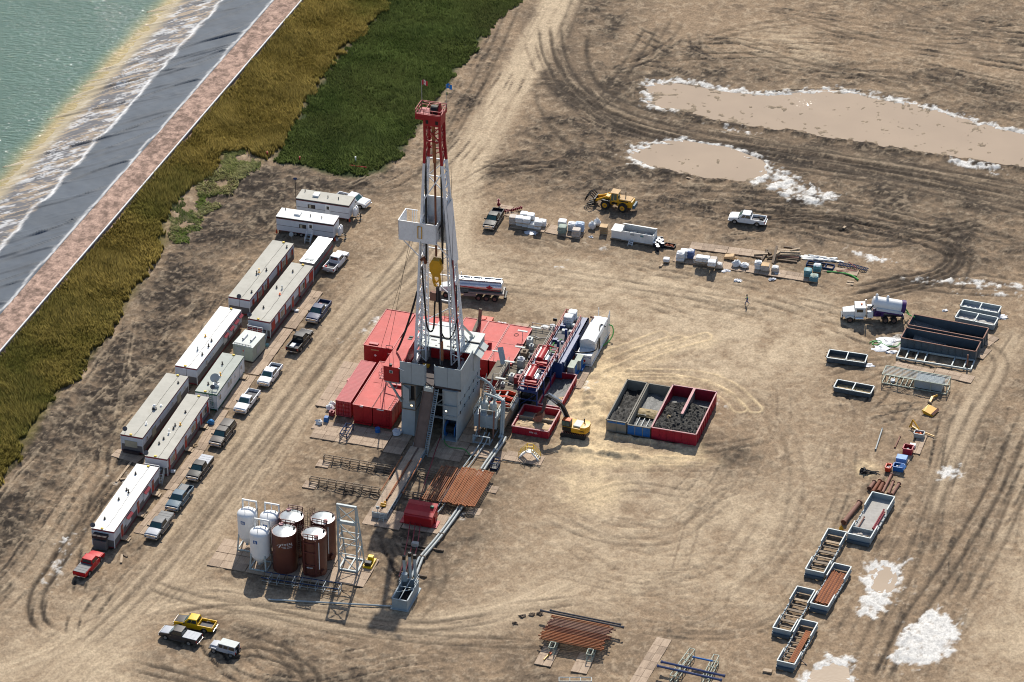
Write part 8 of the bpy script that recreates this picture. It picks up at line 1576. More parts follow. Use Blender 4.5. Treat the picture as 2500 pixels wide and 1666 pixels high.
# wheel loader, forks to the left
pw = (at('e5',525,470)+at('e5',800,520))/2; hd = ang(at('e5',800,520),at('e5',525,470)); lat = V((math.cos(hd+math.pi/2),math.sin(hd+math.pi/2),0)); wl = thing('wheel_loader','yellow wheel loader with black grapple on the dark mud','loader',pw-lat*1.05,hd-math.pi/2)
for x in (-1.05,1.05):
    for y in (-1.55,1.55): big_wheel(wl,x,y,.78,.58,'yellow_machine')
mb = MB(); mb.box(-.75,.75,-3.2,-.2,.75,1.35); mb.prism([(-3.25,1.3),(-.5,1.3),(-.5,2.15),(-3.15,1.95)],-.8,.8,'x'); mb.build('rear_body','yellow_machine',wl,bevel=.08,smooth=True); kbox('counterweight','car_teal',wl,-.85,.85,-3.6,-3.2,.75,1.4,bevel=.08); kbox('engine_cover','box_tan',wl,-.78,.78,-2.9,-.6,2.02,2.16,bevel=.03); mb = MB(); mb.box(-.55,.55,.2,2.2,.7,1.4); mb.prism([(.6,1.4),(2.0,1.4),(1.7,2.2),(1.0,2.1)],-.45,.45,'x'); mb.build('front_frame','yellow_machine',wl,bevel=.05)
mb = MB(); mb.loft([[V((x,y,1.4)) for x,y in ((-.75,-.5),(.75,-.5),(.75,.7),(-.75,.7))],[V((x,y,3.0)) for x,y in ((-.7,-.55),(.7,-.55),(.7,.6),(-.7,.6))]]); cb = mb.build('cab','yellow_machine',wl); kbox('cab_roof','box_tan',cb,-.78,.78,-.65,.75,3.0,3.12,bevel=.03)
for pts in ([(-.74,-.35,1.75),(-.74,.1,1.75),(-.715,.1,2.9),(-.715,-.4,2.9)],[(-.745,.2,1.6),(-.745,.62,1.6),(-.715,.55,2.9),(-.715,.15,2.9)],[(.74,-.35,1.75),(.74,.6,1.75),(.715,.55,2.9),(.715,-.4,2.9)],[(-.6,.705,1.6),(.6,.705,1.6),(.58,.625,2.9),(-.58,.625,2.9)],[(-.6,-.53,1.9),(.6,-.53,1.9),(.58,-.56,2.9),(-.58,-.56,2.9)]): kquad('cab_window','glass_teal',cb,*pts)
for x in (-.62,.62): kprism('lift_arm','yellow_machine',wl,[(1.0,2.1),(1.4,2.25),(3.3,1.3),(3.5,.95),(3.2,.95),(1.2,1.85)],x-.1,x+.1,'x')
kbeam('tilt_link','yellow_machine',wl,(0,1.6,2.2),(0,3.2,1.7),.2); kcyl('exhaust_stack','black',wl,(.45,-1.6,2.1),(.45,-1.6,3.1),.08,8); mb = MB(); mb.box(-1.0,1.0,3.4,3.65,.3,1.5); 
for x in (-.9,-.3,.3,.9): mb.beam((x,3.6,.3),(x,4.9,.25),.14); mb.tube([(x,3.6,1.5),(x,4.2,2.1),(x,4.9,1.7),(x,5.2,.8)],.1,6)
mb.build('grapple','black',wl)
for sx in (-1,1): kprism('fender','black',wl,[(.7,1.5),(1.0,1.75),(2.0,1.75),(2.3,1.5),(2.2,1.6),(.8,1.6)],*sorted((sx*.75,sx*1.35)),'x'); kbox('step','black',wl,*sorted((sx*.75,sx*1.2)),-.5,.4,1.2,1.35); kbox('side_decal','black',wl,*sorted((sx*.8,sx*.84)),-2.4,-.8,1.75,1.95)
# excavator beside the sand bin (rig axes)
ex = rt('excavator','yellow excavator reaching its bucket into the sand bin','excavator',21.1,7.35,0)
for y in (-1.05,1.05):
    t_ = kprism('track','rubber',ex,[(-1.9,.12),(-1.6,.02),(1.6,.02),(1.9,.12),(2.05,.4),(1.85,.75),(1.5,.85),(-1.5,.85),(-1.85,.75),(-2.05,.4)],y-.3,y+.3,'y')
    for i in range(14): x = -1.75+i*.27; kbox('track_pad','pipe_brown',t_,x,x+.12,y-.32,y+.32,.851,.9)
mb = MB(); mb.box(-.9,.9,-.8,.8,.45,.95); mb.cyl((0,0,.9),(0,0,1.15),.7,18); mb.build('undercarriage','black',ex)
q = Matrix.Rotation(R(-4),4,'Z')
b = MB(q); b.prism([(-1.6,-1.3),(1.4,-1.3),(2.1,-1.05),(2.35,-.4),(2.35,.4),(2.1,1.05),(1.4,1.3),(-1.6,1.3)],1.15,1.95,'z'); b.build('house','yellow_machine',ex,bevel=.06,smooth=True); b = MB(q); b.prism([(1.2,-1.3),(2.0,-1.1),(2.4,-.5),(2.4,.5),(2.0,1.1),(1.2,1.3)],1.9,2.25,'z'); b.build('counterweight','yellow_machine',ex,bevel=.08,smooth=True); b = MB(q); b.box(.0,1.5,-.9,.9,1.96,2.2); b.build('engine_hood','rig_pale',ex,bevel=.05); b = MB(q); b.cyl((1.3,.6,2.2),(1.3,.6,2.8),.09,8); b.cyl((1.7,-.2,2.2),(1.7,-.2,2.55),.07,8); b.build('exhaust','black',ex)
b = MB(q); b.box(-1.6,-.2,-1.35,-1.301,1.2,1.9); b.build('side_panel','black',ex); b = MB(q); b.box(-1.75,-.35,-1.25,-.2,1.95,2.95); cb = b.build('cab','car_brown',ex,bevel=.08,smooth=True); b = MB(q); b.box(-1.7,-.4,-1.2,-.25,2.951,3.03); b.build('cab_roof','orange',cb,bevel=.03)
for pts in ([(-1.65,-1.262,2.1),(-1.1,-1.262,2.1),(-1.1,-1.262,2.85),(-1.65,-1.262,2.85)],[(-1.0,-1.262,2.1),(-.5,-1.262,2.1),(-.5,-1.262,2.85),(-1.0,-1.262,2.85)],[(-1.762,-1.15,2.1),(-1.762,-.3,2.1),(-1.762,-.3,2.85),(-1.762,-1.15,2.85)]): b = MB(q); b.quad(*pts); b.build('cab_window','glass_teal',cb)
text_mesh('lettering','DEERE','lettering_dark',ex,.32,q@face_T(V((1.5,-1.31,1.6)),(1,0,0),(0,0,1)))
def barm(pts, y0_, y1_, nm, m_): mb = MB(); mb.prism(pts,y0_,y1_,'y'); return mb.build(nm,m_,ex,bevel=.04)
bm_ = barm([(-1.0,1.6),(-.6,2.0),(-1.6,4.3),(-2.3,5.2),(-4.3,6.2),(-4.75,6.0),(-4.3,5.75),(-2.6,4.6),(-1.9,3.7)],-.1,.4,'boom','black')
text_mesh('lettering','DEERE','lettering',bm_,.4,face_T(V((-3.3,-.12,5.4)),(.86,0,-.5),(.5,0,.86)))
barm([(-4.35,6.35),(-4.9,6.1),(-5.3,3.6),(-5.55,2.9),(-5.2,2.8),(-4.8,3.6)],-.05,.35,'stick','pipe_dark'); mb = MB(); mb.cyl((-2.1,.15,5.5),(-4.3,.15,6.6),.11,8); mb.cyl((-1.2,-.2,2.0),(-2.4,-.2,4.7),.1,8); mb.cyl((-1.2,.5,2.0),(-2.4,.5,4.7),.1,8); mb.build('hydraulic_ram','silver_metal',ex)
mb = MB(); mb.loft([[V((x,-.55,z)),V((x,.85,z))] for x,z in ((-5.2,2.9),(-5.0,2.2),(-5.3,1.6),(-6.0,1.4),(-6.6,1.8))],close=False,caps=False); 
for y in (-.55,.85): mb.add([(-5.2,y,2.9),(-5.0,y,2.2),(-5.3,y,1.6),(-6.0,y,1.4),(-6.6,y,1.8),(-5.9,y,2.6)],[(0,1,2,3,4,5)])
mb.build('bucket','pipe_brown',ex)
# the walking man
def person(loc, rz):
    o = thing('person','person in blue work clothes with a hi-vis band walking across the dirt','person',loc,rz)
    J = dict(pel=(0,0,.98),spine=(0,.0,1.2),chest=(0,.03,1.42),neck=(0,.03,1.58),head=(0,.06,1.7),top=(0,.05,1.84),lh=(-.1,0,.94),lk=(-.11,.2,.52),la=(-.11,.22,.1),lt=(-.11,.42,.05),rh=(.1,0,.94),rk=(.11,-.06,.5),ra=(.11,-.38,.16),rt=(.11,-.28,.03),ls=(-.2,.02,1.48),le=(-.26,-.1,1.2),lw=(-.26,.02,.96),lf=(-.25,.07,.88),rs=(.2,.02,1.48),re=(.26,.06,1.2),rw=(.25,.26,1.02),rf=(.24,.34,.98))
    rad = dict(pel=.15,spine=.15,chest=.17,neck=.065,head=.1,top=.08,lh=.1,lk=.075,la=.055,lt=.045,rh=.1,rk=.075,ra=.055,rt=.045,ls=.075,le=.055,lw=.042,lf=.04,rs=.075,re=.055,rw=.042,rf=.04)
    ks = list(J); ed = [('pel','spine'),('spine','chest'),('chest','neck'),('neck','head'),('head','top'),('pel','lh'),('lh','lk'),('lk','la'),('la','lt'),('pel','rh'),('rh','rk'),('rk','ra'),('ra','rt'),('chest','ls'),('ls','le'),('le','lw'),('lw','lf'),('chest','rs'),('rs','re'),('re','rw'),('rw','rf')]
    me = bpy.data.meshes.new('body'); me.from_pydata([J[k] for k in ks],[(ks.index(a),ks.index(b)) for a,b in ed],[]); b = bpy.data.objects.new('body',me); col.objects.link(b); md = b.modifiers.new('s','SKIN'); 
    for i,k in enumerate(ks): me.skin_vertices[0].data[i].radius = (rad[k],rad[k]); me.skin_vertices[0].data[i].use_root = (k == 'pel')
    sb = b.modifiers.new('u','SUBSURF'); sb.levels = sb.render_levels = 2; bpy.context.view_layer.update(); nm = bpy.data.meshes.new_from_object(b.evaluated_get(bpy.context.evaluated_depsgraph_get())); bpy.data.objects.remove(b)
    for m_ in ('cloth_blue','skin','black'): nm.materials.append(M[m_])
    for p in nm.polygons:
        c = p.center; p.use_smooth = True; p.material_index = 1 if (c.z > 1.6 or (c.z < 1.02 and abs(c.x) > .2 and c.z > .8)) else (2 if c.z < .18 else 0)
    b = bpy.data.objects.new('body',nm); col.objects.link(b); b.parent = o
    mb = MB(); mb.lathe([(.13,1.76),(.135,1.82),(.11,1.9),(.05,1.94),(0,1.945)],14,(0,.04,0)); mb.box(-.09,.09,.12,.24,1.78,1.8); mb.build('cap','black',o,smooth=True); klathe('reflective_band','vest',o,[(.19,1.3),(.195,1.36)],16,(0,.02,0))
person(at('s',1823.5,744.5),R(178)-math.pi/2)
# ================================================================== yard: sack stacks by the black pickup
def xfit(k, nl, nr, fl, z=0.0):
    """frame whose x axis runs along the near edge nl->nr"""
    A, B, Cc = at(k,*nl,z), at(k,*nr,z), at(k,*fl,z); rz = ang(A,B); d = Cc-A; u = V((math.cos(rz),math.sin(rz),0)); dep = abs(u.cross(d).z)
    return V((A.x,A.y,0)), rz, (B-A).length, dep
def xmat(k, nl, nr, fl, label, group='wooden mats in the yard'):
    o_, rz, lx, ly = xfit(k,nl,nr,fl,.12); c = o_+Matrix.Rotation(rz,3,'Z')@V((lx/2,ly/2,0)); return mat_grid(-lx/2,lx/2,-ly/2,ly/2,label,at_frame=((c.x,c.y,.03),rz),group=group)
xmat('b6',(395,545),(790,600),(455,440),'mat under the stacked white sacks by the black pickup'); xmat('b6',(800,600),(1200,680),(850,505),'mat between the two groups of white sacks'); xmat('b6',(330,405),(470,425),(350,355),'small mat behind the black pickup'); xmat('b6',(265,320),(420,345),(300,280),'mat with red valve fittings behind the black pickup')
G1 = R(-12)
def stack(k, x, y, w_, l_, h, mat, label, z=0.0, wrap=False, sd=0, group='white sack stacks'):
    p = at(k,x,y,z); sacks((p.x,p.y,z+.12 if z == 0 else z),G1,w_,l_,h,mat,label,group,wrap,sd)
n = 0; ORD = ['first','second','third','fourth','fifth','sixth','seventh','eighth','ninth','tenth']
stack('b6',437,505,1.15,1.2,1.45,'bag_tan','tan sack stack leftmost beside the black pickup',sd=101)
for i,(x,y) in enumerate(((512,523),(580,537),(648,552),(716,568))): stack('b6',x,y,1.12,1.15,1.0,'bag_white','white sack stack, %s from the left in the front bottom row by the pickup'%ORD[i],sd=110+i)
for i,(x,y) in enumerate(((545,480),(612,495),(690,512),(775,530))): stack('b6',x,y,1.12,1.15,1.0,'bag_white','white sack stack, %s from the left in the rear bottom row by the pickup'%ORD[i],sd=120+i)
for i,(x,y) in enumerate(((510,478),(590,490),(728,520))): stack('b6',x,y,1.2,1.15,.95,'bag_white','white sack stack on top of the front row, %s from the left'%ORD[i],z=1.14,sd=130+i)
for i,(x,y) in enumerate(((562,430),(640,446))): stack('b6',x,y,1.15,1.15,.95,'bag_white','white sack stack on top of the rear row, %s from the left'%ORD[i],z=1.14,sd=140+i)
for x,y,m_,h,lab,wr in ((1002,540,'bag_white',1.2,'white wrapped sack stack at the back of the middle group',False),(1003,612,'bag_green',1.35,'grey green sack stack at the front left of the middle group',False),(1115,585,'bag_white',1.4,'white sack stack with dark ties in the middle group','bag_white'),(1203,590,'bag_blue',1.5,'pale blue wrapped stack in the middle group','bag_blue'),(1162,648,'bag_tan',1.35,'cream sack stack at the front right of the middle group',False)): stack('b6',x,y,1.3,1.2,h,m_,lab,wrap=wr,sd=int(x),group='sack stacks in the middle group')
for x,y,lab in ((1345,560,'white bulk bag standing nearer of the pair'),(1402,525,'white bulk bag standing farther of the pair')):
    o = thing('bulk_bag',lab,'bag',at('b6',x,y),0,'white bulk bags'); kblob('bag','bag_white',o,(0,0,.62),.62,.6,.68,14,9,.12,int(x),-.6,smooth=True); ktube('lifting_loop','bag_white',o,[(-.25,0,1.2),(-.1,.1,1.5),(.15,-.05,1.45),(.25,0,1.2)],.05,5)
o = thing('crate_stack','tall stack of brown wooden crates beside the white bulk bags','crates',at('b6',1478,610),G1)
for i in range(7): kbox('crate','cardboard' if i % 2 else 'plank',o,-.6,.6,-.6,.6,.05+i*.2,.2+i*.2,bevel=.02)
kbox('lid','box_tan',o,-.64,.64,-.62,.62,1.42,1.46)
# red valve fittings
for x,y,rz_,lab in ((270,300,1.4,'upright dark red valve fitting behind the black pickup'),(347,372,.2,'dark red valve fitting beside the pickup tailgate'),(475,345,.5,'row of dark red flanges on a small mat')):
    o = thing('valve_fitting',lab,'valve',at('b6',x,y,.15),rz_ if 'upright' not in lab else 0,'dark red valve fittings'); mb = MB(); d = V((0,0,1)) if 'upright' in lab else V((1,0,0)); b0 = V((0,0,.25)) if 'upright' not in lab else V((0,0,0)); ln_ = 2.2 if 'row' in lab else 1.4
    mb.cyl(b0-d*(ln_/2 if 'upright' not in lab else 0),b0+d*(ln_/2 if 'upright' not in lab else ln_),.12,10); mb.build('pipe','pipe_red',o)
    for i in range(6 if 'row' in lab else 3): c = b0+d*((i+.5)/(6 if 'row' in lab else 3)*ln_-(ln_/2 if 'upright' not in lab else 0)); kcyl('flange','pipe_red',o,c-d*.06,c+d*.06,.26,12)
    if 'upright' in lab: kcyl('side_outlet','pipe_red',o,(-.3,0,.4),(.4,0,.4),.1,8)
# white open container with drums
o_, rz, lx, ly = xfit('b6',(1680,590),(2045,650),(1715,510),1.9); o = thing('chemical_shed','white container with its roof flap open and stairs','container',o_,rz); H = 2.0
for a in ((0,lx,0,.08),(0,lx,ly-.08,ly),(0,.08,.08,ly-.08),(lx-.08,lx,.08,ly-.08)): kbox('wall','white_paint',o,*a,.35,H)
kbox('floor','black',o,.08,lx-.08,.08,ly-.08,.35,.5); kbox('skid','frame_rust',o,-1.9,lx+.15,-.1,ly+.1,.18,.35); mb = MB(); mb.add([(-.2,ly*.55,H+.62),(lx+.05,ly*.55,H+.55),(lx+.05,ly+.1,H+.02),(-.2,ly+.1,H+.02),(-.2,ly*.55,H+.7),(lx+.05,ly*.55,H+.63),(lx+.05,ly+.1,H+.1),(-.2,ly+.1,H+.1)],[(3,2,1,0),(4,5,6,7),(0,1,5,4),(1,2,6,5),(2,3,7,6),(3,0,4,7)]); mb.build('roof_flap','white_roof',o)
kbox('side_cabinet','white_paint',o,-1.75,-.05,.1,ly-.1,.36,1.75,bevel=.03); kbox('cabinet_lid','white_roof',o,-1.82,.0,.02,ly,1.751,1.83)
for i in range(1,7): x = lx*i/7; kbox('wall_rib','white_paint',o,x-.04,x+.04,-.06,-.002,.4,H)
kbox('sign','bag_teal',o,lx*.6,lx*.7,-.07,-.061,1.45,1.75); kbox('sign','steel_grey',o,lx*.28,lx*.4,-.07,-.061,1.5,1.75); stairs(o,(lx*.33,-1.1,.05),(lx*.33,-.1,.6),.7,'white_clean','white_clean',sides=())
for i,(x,y) in enumerate(((.25,.5),(.35,.6),(.72,.55),(.8,.5))): c = kblob('sack_heap','bag_white',None,(lx*x,ly*y,1.0),.4,.4,.5,10,6,.2,i,-.45,smooth=True); tag(c,'pale sack inside the open white container, %s from the left'%ORD[i],'sack','sacks inside the white container',loc=o_,rz=rz)
bar = [(2060,745,0),(2085,720,0),(2110,700,0),(2090,770,0),(2120,735,0),(2148,715,1),(2150,752,0),(2100,790,0)]
for i,(x,y,bl) in enumerate(bar):
    p = at('b6',x,y+25); q_ = thing('drum','%s plastic drum with white lid, %s from the container corner'%('blue' if bl else 'black',ORD[i]),'drum',p,0,'drums beside the white container'); klathe('barrel','barrel_blue' if bl else 'barrel_black',q_,[(.29,0),(.3,.03),(.3,.3),(.315,.32),(.3,.34),(.3,.6),(.315,.62),(.3,.64),(.3,.88)],16,smooth=True); kcyl('lid','white_clean',q_,(0,0,.88),(0,0,.93),.31,16)
q_ = thing('drum','black drum lying beside the container wall','drum',at('b6',2125,690),R(-10),'drums beside the white container'); kcyl('barrel','barrel_black',q_,(-.5,0,.35),(.5,0,.35),.35,16,smooth=True); kcyl('lid','white_clean',q_,(-.53,0,.35),(-.5,0,.35),.3,16)
o = thing('parts_tray','black open tray filled with rusty parts','tray',at('b6',2235,770),R(-20)); 
for a in ((-.95,.95,-.6,-.54),(-.95,.95,.54,.6),(-.95,-.89,-.54,.54),(.89,.95,-.54,.54)): kbox('wall','black',o,*a,.02,.45)
kblob('rusty_parts','brick_clay',o,(0,0,.15),.85,.5,.2,14,6,.4,5,-.1); kbox('floor','black',o,-.95,.95,-.6,.6,.0,.03)
# ------------------------------------------------------------------ long mats with sack stacks on the right
xmat('b7',(180,592),(935,703),(222,525),'long mat under the left white stacks in the right row'); xmat('b7',(940,702),(1615,808),(985,632),'long mat under the right white stacks in the right row'); xmat('b7',(350,458),(740,508),(385,388),'pale mat behind the right stacks, left piece'); xmat('b7',(745,508),(1120,556),(770,440),'pale mat behind the right stacks, right piece'); xmat('b7',(1740,690),(2105,745),(1790,640),'mat under the blue frames')
for x,y,w_,h,m_,lab,wr,z in ((115,600,.9,.65,'bag_white','small white sack stack alone at the left end of the right row',False,0),(262,590,1.25,1.55,'bag_white','white wrapped stack at the left end of the long mat','bag_white',0),(300,560,1.1,1.5,'bag_white','white wrapped stack just behind the leftmost on the long mat',False,0),(368,562,1.15,1.45,'bag_navy','navy blue stack with white top on the long mat','bag_white',0),
        (438,612,1.12,1.0,'bag_tan','cream stack, lower left of the double height group',False,0),(508,622,1.12,1.0,'bag_tan','cream stack, lower middle of the double height group',False,0),(580,634,1.15,1.0,'bag_tan','cream stack, lower right of the double height group',False,0),(462,588,1.15,.95,'bag_white','cream stack, upper left of the double height group',False,1.14),(533,597,1.12,.95,'bag_white','cream stack, upper middle of the double height group',False,1.14),(610,605,1.12,.9,'bag_tan','cream stack, upper right rear of the double height group',False,1.14),(590,637,1.2,.95,'bag_white','cream stack, upper right front of the double height group',False,1.14),
        (663,660,1.15,.7,'bag_tan','low white topped stack right of the double height group','bag_white',0),(1072,675,1.05,1.35,'bag_white','white stack beside the box topped stack','bag_white',0),(1146,690,1.3,1.05,'bag_tan','cream stack with a tan board on top',False,0),(1252,703,1.1,.85,'bag_tan','cream stack with white cover near the middle of the right row','bag_white',0),
        (1592,752,1.2,1.3,'bag_teal','tall teal stack at the right end of the long mat',False,0),(1690,700,1.2,1.2,'bag_teal','teal stack under a crumpled white cover','bag_white',0),(1655,800,1.25,1.0,'bag_teal','teal wrapped stack at the front right corner of the mat','bag_green',0)): stack('b7',x,y,w_,w_*.95,h,m_,lab,z,wr,int(x),'sack stacks on the long mats')
o = kbox('board','box_tan',None,-.65,.65,-.6,.6,0,.06); p = at('b7',1146,690); tag(o,'tan board on the cream stack','board',loc=(p.x,p.y,1.19),rz=G1)
for x,y,m_,lab in ((845,640,'bag_white','white bulk bag with orange strap on the long mat'),(930,655,'bag_white','low white bag with orange marks on the long mat')):
    o = thing('bulk_bag',lab,'bag',at('b7',x,y,.12),0,'white bulk bags'); kblob('bag',m_,o,(0,0,.4),.75,.65,.65 if x < 900 else .4,14,8,.18,int(x),-.38,smooth=True); kblob('strap','orange_red',o,(.15,-.3,.6 if x < 900 else .45),.25,.2,.2,8,6,.3,2)
o = thing('plywood_box','pale yellow tilted box behind the long mat','box',at('b7',770,560),R(-15)); kprism('box','box_tan',o,[(-.8,.1),(.9,.1),(.8,.75),(-.7,.45)],-.5,.5,'y'); mb = MB(); mb.beam((.6,-.4,.1),(1.4,-.6,.1),.12); mb.beam((.6,.2,.1),(1.5,0,.1),.12); mb.build('skid','cardboard',o)
# timber pile
rnd = random.Random(12)
for i,(a,b,m_,z) in enumerate((((1275,575),(1480,600),'timber_dark',.2),((1275,555),(1495,575),'timber_dark',.3),((1270,540),(1500,555),'pipe_brown',.45),((1265,520),(1520,520),'plank',.75),((1270,490),(1515,500),'plank',.95),((1280,470),(1500,490),'plank',.85),((1255,520),(1300,490),'plank',1.0),((1340,440),(1500,460),'timber_dark',.4),((1410,480),(1510,460),'plank',1.1),((1225,615),(1270,435),'timber_dark',1.05),((1170,555),(1230,540),'timber_dark',.2),((1160,470),(1210,520),'timber_dark',.2),((1110,580),(1170,485),'timber_dark',.2),((1030,520),(1175,515),'plank',.3),((1300,530),(1520,512),'timber_dark',.6))):
    p, q = at('b7',*a,z), at('b7',*b,z); o = kbeam('timber','%s'%m_,None,V((0,0,0)),q-p,.38,.28); tag(o,'%s beam in the timber pile, piece %s'%({'timber_dark':'dark weathered','plank':'pale','pipe_brown':'brown'}[m_],['at the front bottom','next to the front','in the middle','lying on top, near','lying on top, far','under the pale ones','short and crossing','at the back','slanting on top','standing across the pile','loose at the left front','loose at the left back','by the mat end','on the mat end','inside the heap'][i]),'timber','timber pile',loc=p)
o = kblob('powder_spill','white_powder',None,(0,0,.1),3.4,.8,.3,20,7,.4,9,-.05,smooth=True); tag(o,'white powder heap behind the blue frames','powder',loc=at('b7',1720,570),rz=G1)
# blue frames, ladder and green pipe
o_, rz, lx, ly = xfit('b7',(1575,630),(1850,678),(1610,590),.3); o = thing('skid_frame_base','blue rectangular steel frame lying on the ground','frame',o_,rz)
for a,b in (((0,0),(lx,0)),((0,ly),(lx,ly)),((0,0),(0,ly)),((lx,0),(lx,ly)),((lx*.7,0),(lx*.7,ly)),((lx*.3,0),(lx*.3,ly))): kbeam('beam','frame_blue',o,(*a,.3),(*b,.3),.16,.3)
for k,(a,b,lab) in enumerate((((1905,628),(2040,652),'blue ladder frame lying left of two'),((2045,645),(2205,690),'blue ladder frame lying right of two'))):
    p,q = at('b7',*a,.25),at('b7',*b,.25); o = thing('ladder_frame',lab,'ladder',p,0,'blue ladder frames'); d = q-p; nrm = V((-d.y,d.x,0)).normalized()*.8
    for s_ in (0,1): kbeam('side_rail','frame_blue',o,nrm*s_,d+nrm*s_,.1)
    for i in range(9): kbeam('rung','frame_blue',o,d*(i+.5)/9,d*(i+.5)/9+nrm,.1)
for i,(a,b) in enumerate((((1890,690),(2050,675)),((1900,700),(2110,685)),((2020,600),(2100,660)))): pipe(at('b7',*a,.3),at('b7',*b,.3),.06,'pipe_red','thin dark red rod among the blue frames, %s of three'%['nearest','middle','farthest'][i],'dark red rods')
o = ktube('green_pipe','hose_green',None,[V((*p,.15)) for p in smooth_line(W2('b7',[(1790,708),(1880,712),(1970,725),(2050,748),(2118,792)]),5)],.14,8,smooth=True); tag(o,'bright green curved pipe lying right of the teal stacks','pipe')
for a,b,lab in (((1995,825),(2070,835),'small plank lying by the green pipe'),((2000,800),(2075,808),'second small plank by the green pipe'),((1965,245),(1985,225),'lone plank on the dark mud right of the white pickup'),((50,645),(75,620),'thin plank by the lone small sack stack')):
    p,q = at('b7',*a,.1),at('b7',*b,.1); o = kbeam('loose_plank','plank',None,V((0,0,0)),q-p,.4,.12); tag(o,lab,'plank','loose planks',loc=p)
for i,(k,x,y,r_) in enumerate((('b7',860,790,.5),('b7',1215,780,.45),('b7',740,690,.5),('b7',1270,718,.5),('b6',1330,655,.3),('b6',640,605,.8),('b8',1505,270,.35),('b8',2150,345,.7),('b8',850,620,1.2),('b8',940,610,.9),('b8',790,690,1.0),('b8',910,740,.6),('b8',660,890,.6))):
    o = kblob('scrap_plastic','tarp',None,(0,0,.0),r_*1.3,r_,.16,12,6,.45,i+60,-.02,smooth=True); tag(o,'crumpled pale plastic scrap lying '+['in front of the left long mat','in front of the right long mat','at the left mat edge','before the middle cream stack','by the crate stack','before the white sack stacks','behind the slate tanks','right of the pale trays','left of the near slate tank','against the near slate tank corner','below the coiled green hose','by the steel frame','beside the upper small tray'][i],'plastic','plastic scraps',loc=at(k,x,y,.04))
# ------------------------------------------------------------------ right hand bins and frames
def tray(k, nl, nr, fl, z, label, mat, inner, rim, group, bars=1, fillz=.25, fillm=None, ribs=True):
    o_, rz, lx, ly = xfit(k,nl,nr,fl,z); o = thing('steel_tray',label,'bin',o_,rz,group); open_bin(o,0,lx,0,ly,z,mat,.08,rim,ribs,.12,inner)
    for i in range(bars): x = lx*(i+1)/(bars+1); kbeam('cross_bar',rim,o,(x,0,z+.1),(x,ly,z+.1),.16,.12)
    if fillm: heap(o,.1,lx-.1,.1,ly-.1,lambda u,v: fillz+.04*math.sin(u*9+v*4),fillm,int(lx*10),20,8)
    mb = MB(); mb.beam((.2,.2,.06),(lx-.2,.2,.06),.15,.1); mb.beam((.2,ly-.2,.06),(lx-.2,ly-.2,.06),.15,.1); mb.build('skid',mat,o)
    for s_ in (.12,.88): kbeam('lug','black',o,(.02,ly*s_*.6+.2,z-.1),(-.35,ly*s_*.6+.2,z+.05),.08)
    return o, lx, ly
tray('b8',(1680,222),(2105,300),(1732,150),.95,'pale grey tray at the far right, farther of two','bin_grey','white_powder','galv_frame','pale grey trays',1,.35,'bin_pale' if 'bin_pale' in M else 'concrete'); tray('b8',(1622,350),(2058,440),(1678,265),.95,'pale grey tray at the far right, nearer of two','bin_grey','white_powder','galv_frame','pale grey trays',1,.35,'concrete')
o, lx, ly = tray('b8',(1092,432),(1938,590),(1178,318),1.9,'long slate blue tank at the right, farther of two','tank_slate','black','pipe_brown','slate blue tanks',0); heap(o,.1,lx*.5,.1,ly-.1,lambda u,v: .9-.75*u+.1*math.sin(v*8),'sludge_grey',31,26,12); heap(o,lx*.5,lx-.1,.1,ly-.1,lambda u,v: .3,'sludge',32,20,10)
o, lx, ly = tray('b8',(1012,578),(1855,735),(1088,468),1.9,'long slate blue tank at the right, nearer of two','tank_slate','black','pipe_brown','slate blue tanks',0); heap(o,lx*.12,lx*.55,.1,ly-.1,lambda u,v: .85-.6*u+.1*math.sin(v*8),'sludge_grey',33,26,12); heap(o,.1,lx-.1,.1,ly-.1,lambda u,v: .35,'sludge',34,26,10)
for k_,a,b,lab in (('b8',(1860,800),(1960,700),'wooden mat peeping out under the near slate tank'),('b8',(1940,650),(2040,570),'wooden mat peeping out under the far slate tank')):
    p,q = at(k_,*a),at(k_,*b); mat_grid(-1.2,1.2,-1.6,1.6,lab,at_frame=(((p.x+q.x)/2,(p.y+q.y)/2,.02),ang(p,q)-math.pi/2),group='mats under slate tanks')
tray('b8',(176,802),(605,862),(215,712),.85,'small grey tray at the right, farther of the pair on the dirt','tank_slate','deck_brown','galv_frame','small grey trays',1,.2,'deck_brown'); tray('b8',(254,1135),(668,1212),(308,1050),.85,'small grey tray with tan lining, nearer of the pair on the dirt','tank_slate','sand','galv_frame','small grey trays',1,.2,'sludge_tan')
o_, rz, lx, ly = xfit('b8',(962,790),(1800,928),(1022,688),.45); o = thing('skid_frame_base','pale steel skid frame lying before the slate tanks','frame',o_,rz)
for a,b in (((0,0),(lx,0)),((0,ly),(lx,ly)),((0,0),(0,ly)),((lx,0),(lx,ly)),((lx*.12,0),(lx*.12,ly)),((lx*.25,0),(lx*.25,ly)),((lx*.37,0),(lx*.37,ly)),((lx*.74,0),(lx*.74,ly)),((lx*.9,0),(lx*.9,ly))): kbeam('beam','galv_frame',o,(*a,.3),(*b,.3),.18,.3)
kcyl('post','pipe_brown',o,(lx*.93,ly*.4,.2),(lx*.93,ly*.4,2.2),.14,10)
xmat('b8',(930,895),(1365,990),(965,845),'wooden mat behind the steel cage, left half'); xmat('b8',(1370,990),(1800,1088),(1400,910),'wooden mat behind the steel cage, right half')
o_, rz, lx, ly = xfit('b8',(802,985),(1530,1112),(862,893),1.75); o = thing('steel_cage','grey green steel cage frame with a tank inside','cage',o_,rz)
for z in (.15,1.75):
    for a,b in (((0,0),(lx,0)),((0,ly),(lx,ly)),((0,0),(0,ly)),((lx,0),(lx,ly))): kbeam('chord','frame_green',o,(*a,z),(*b,z),.12)
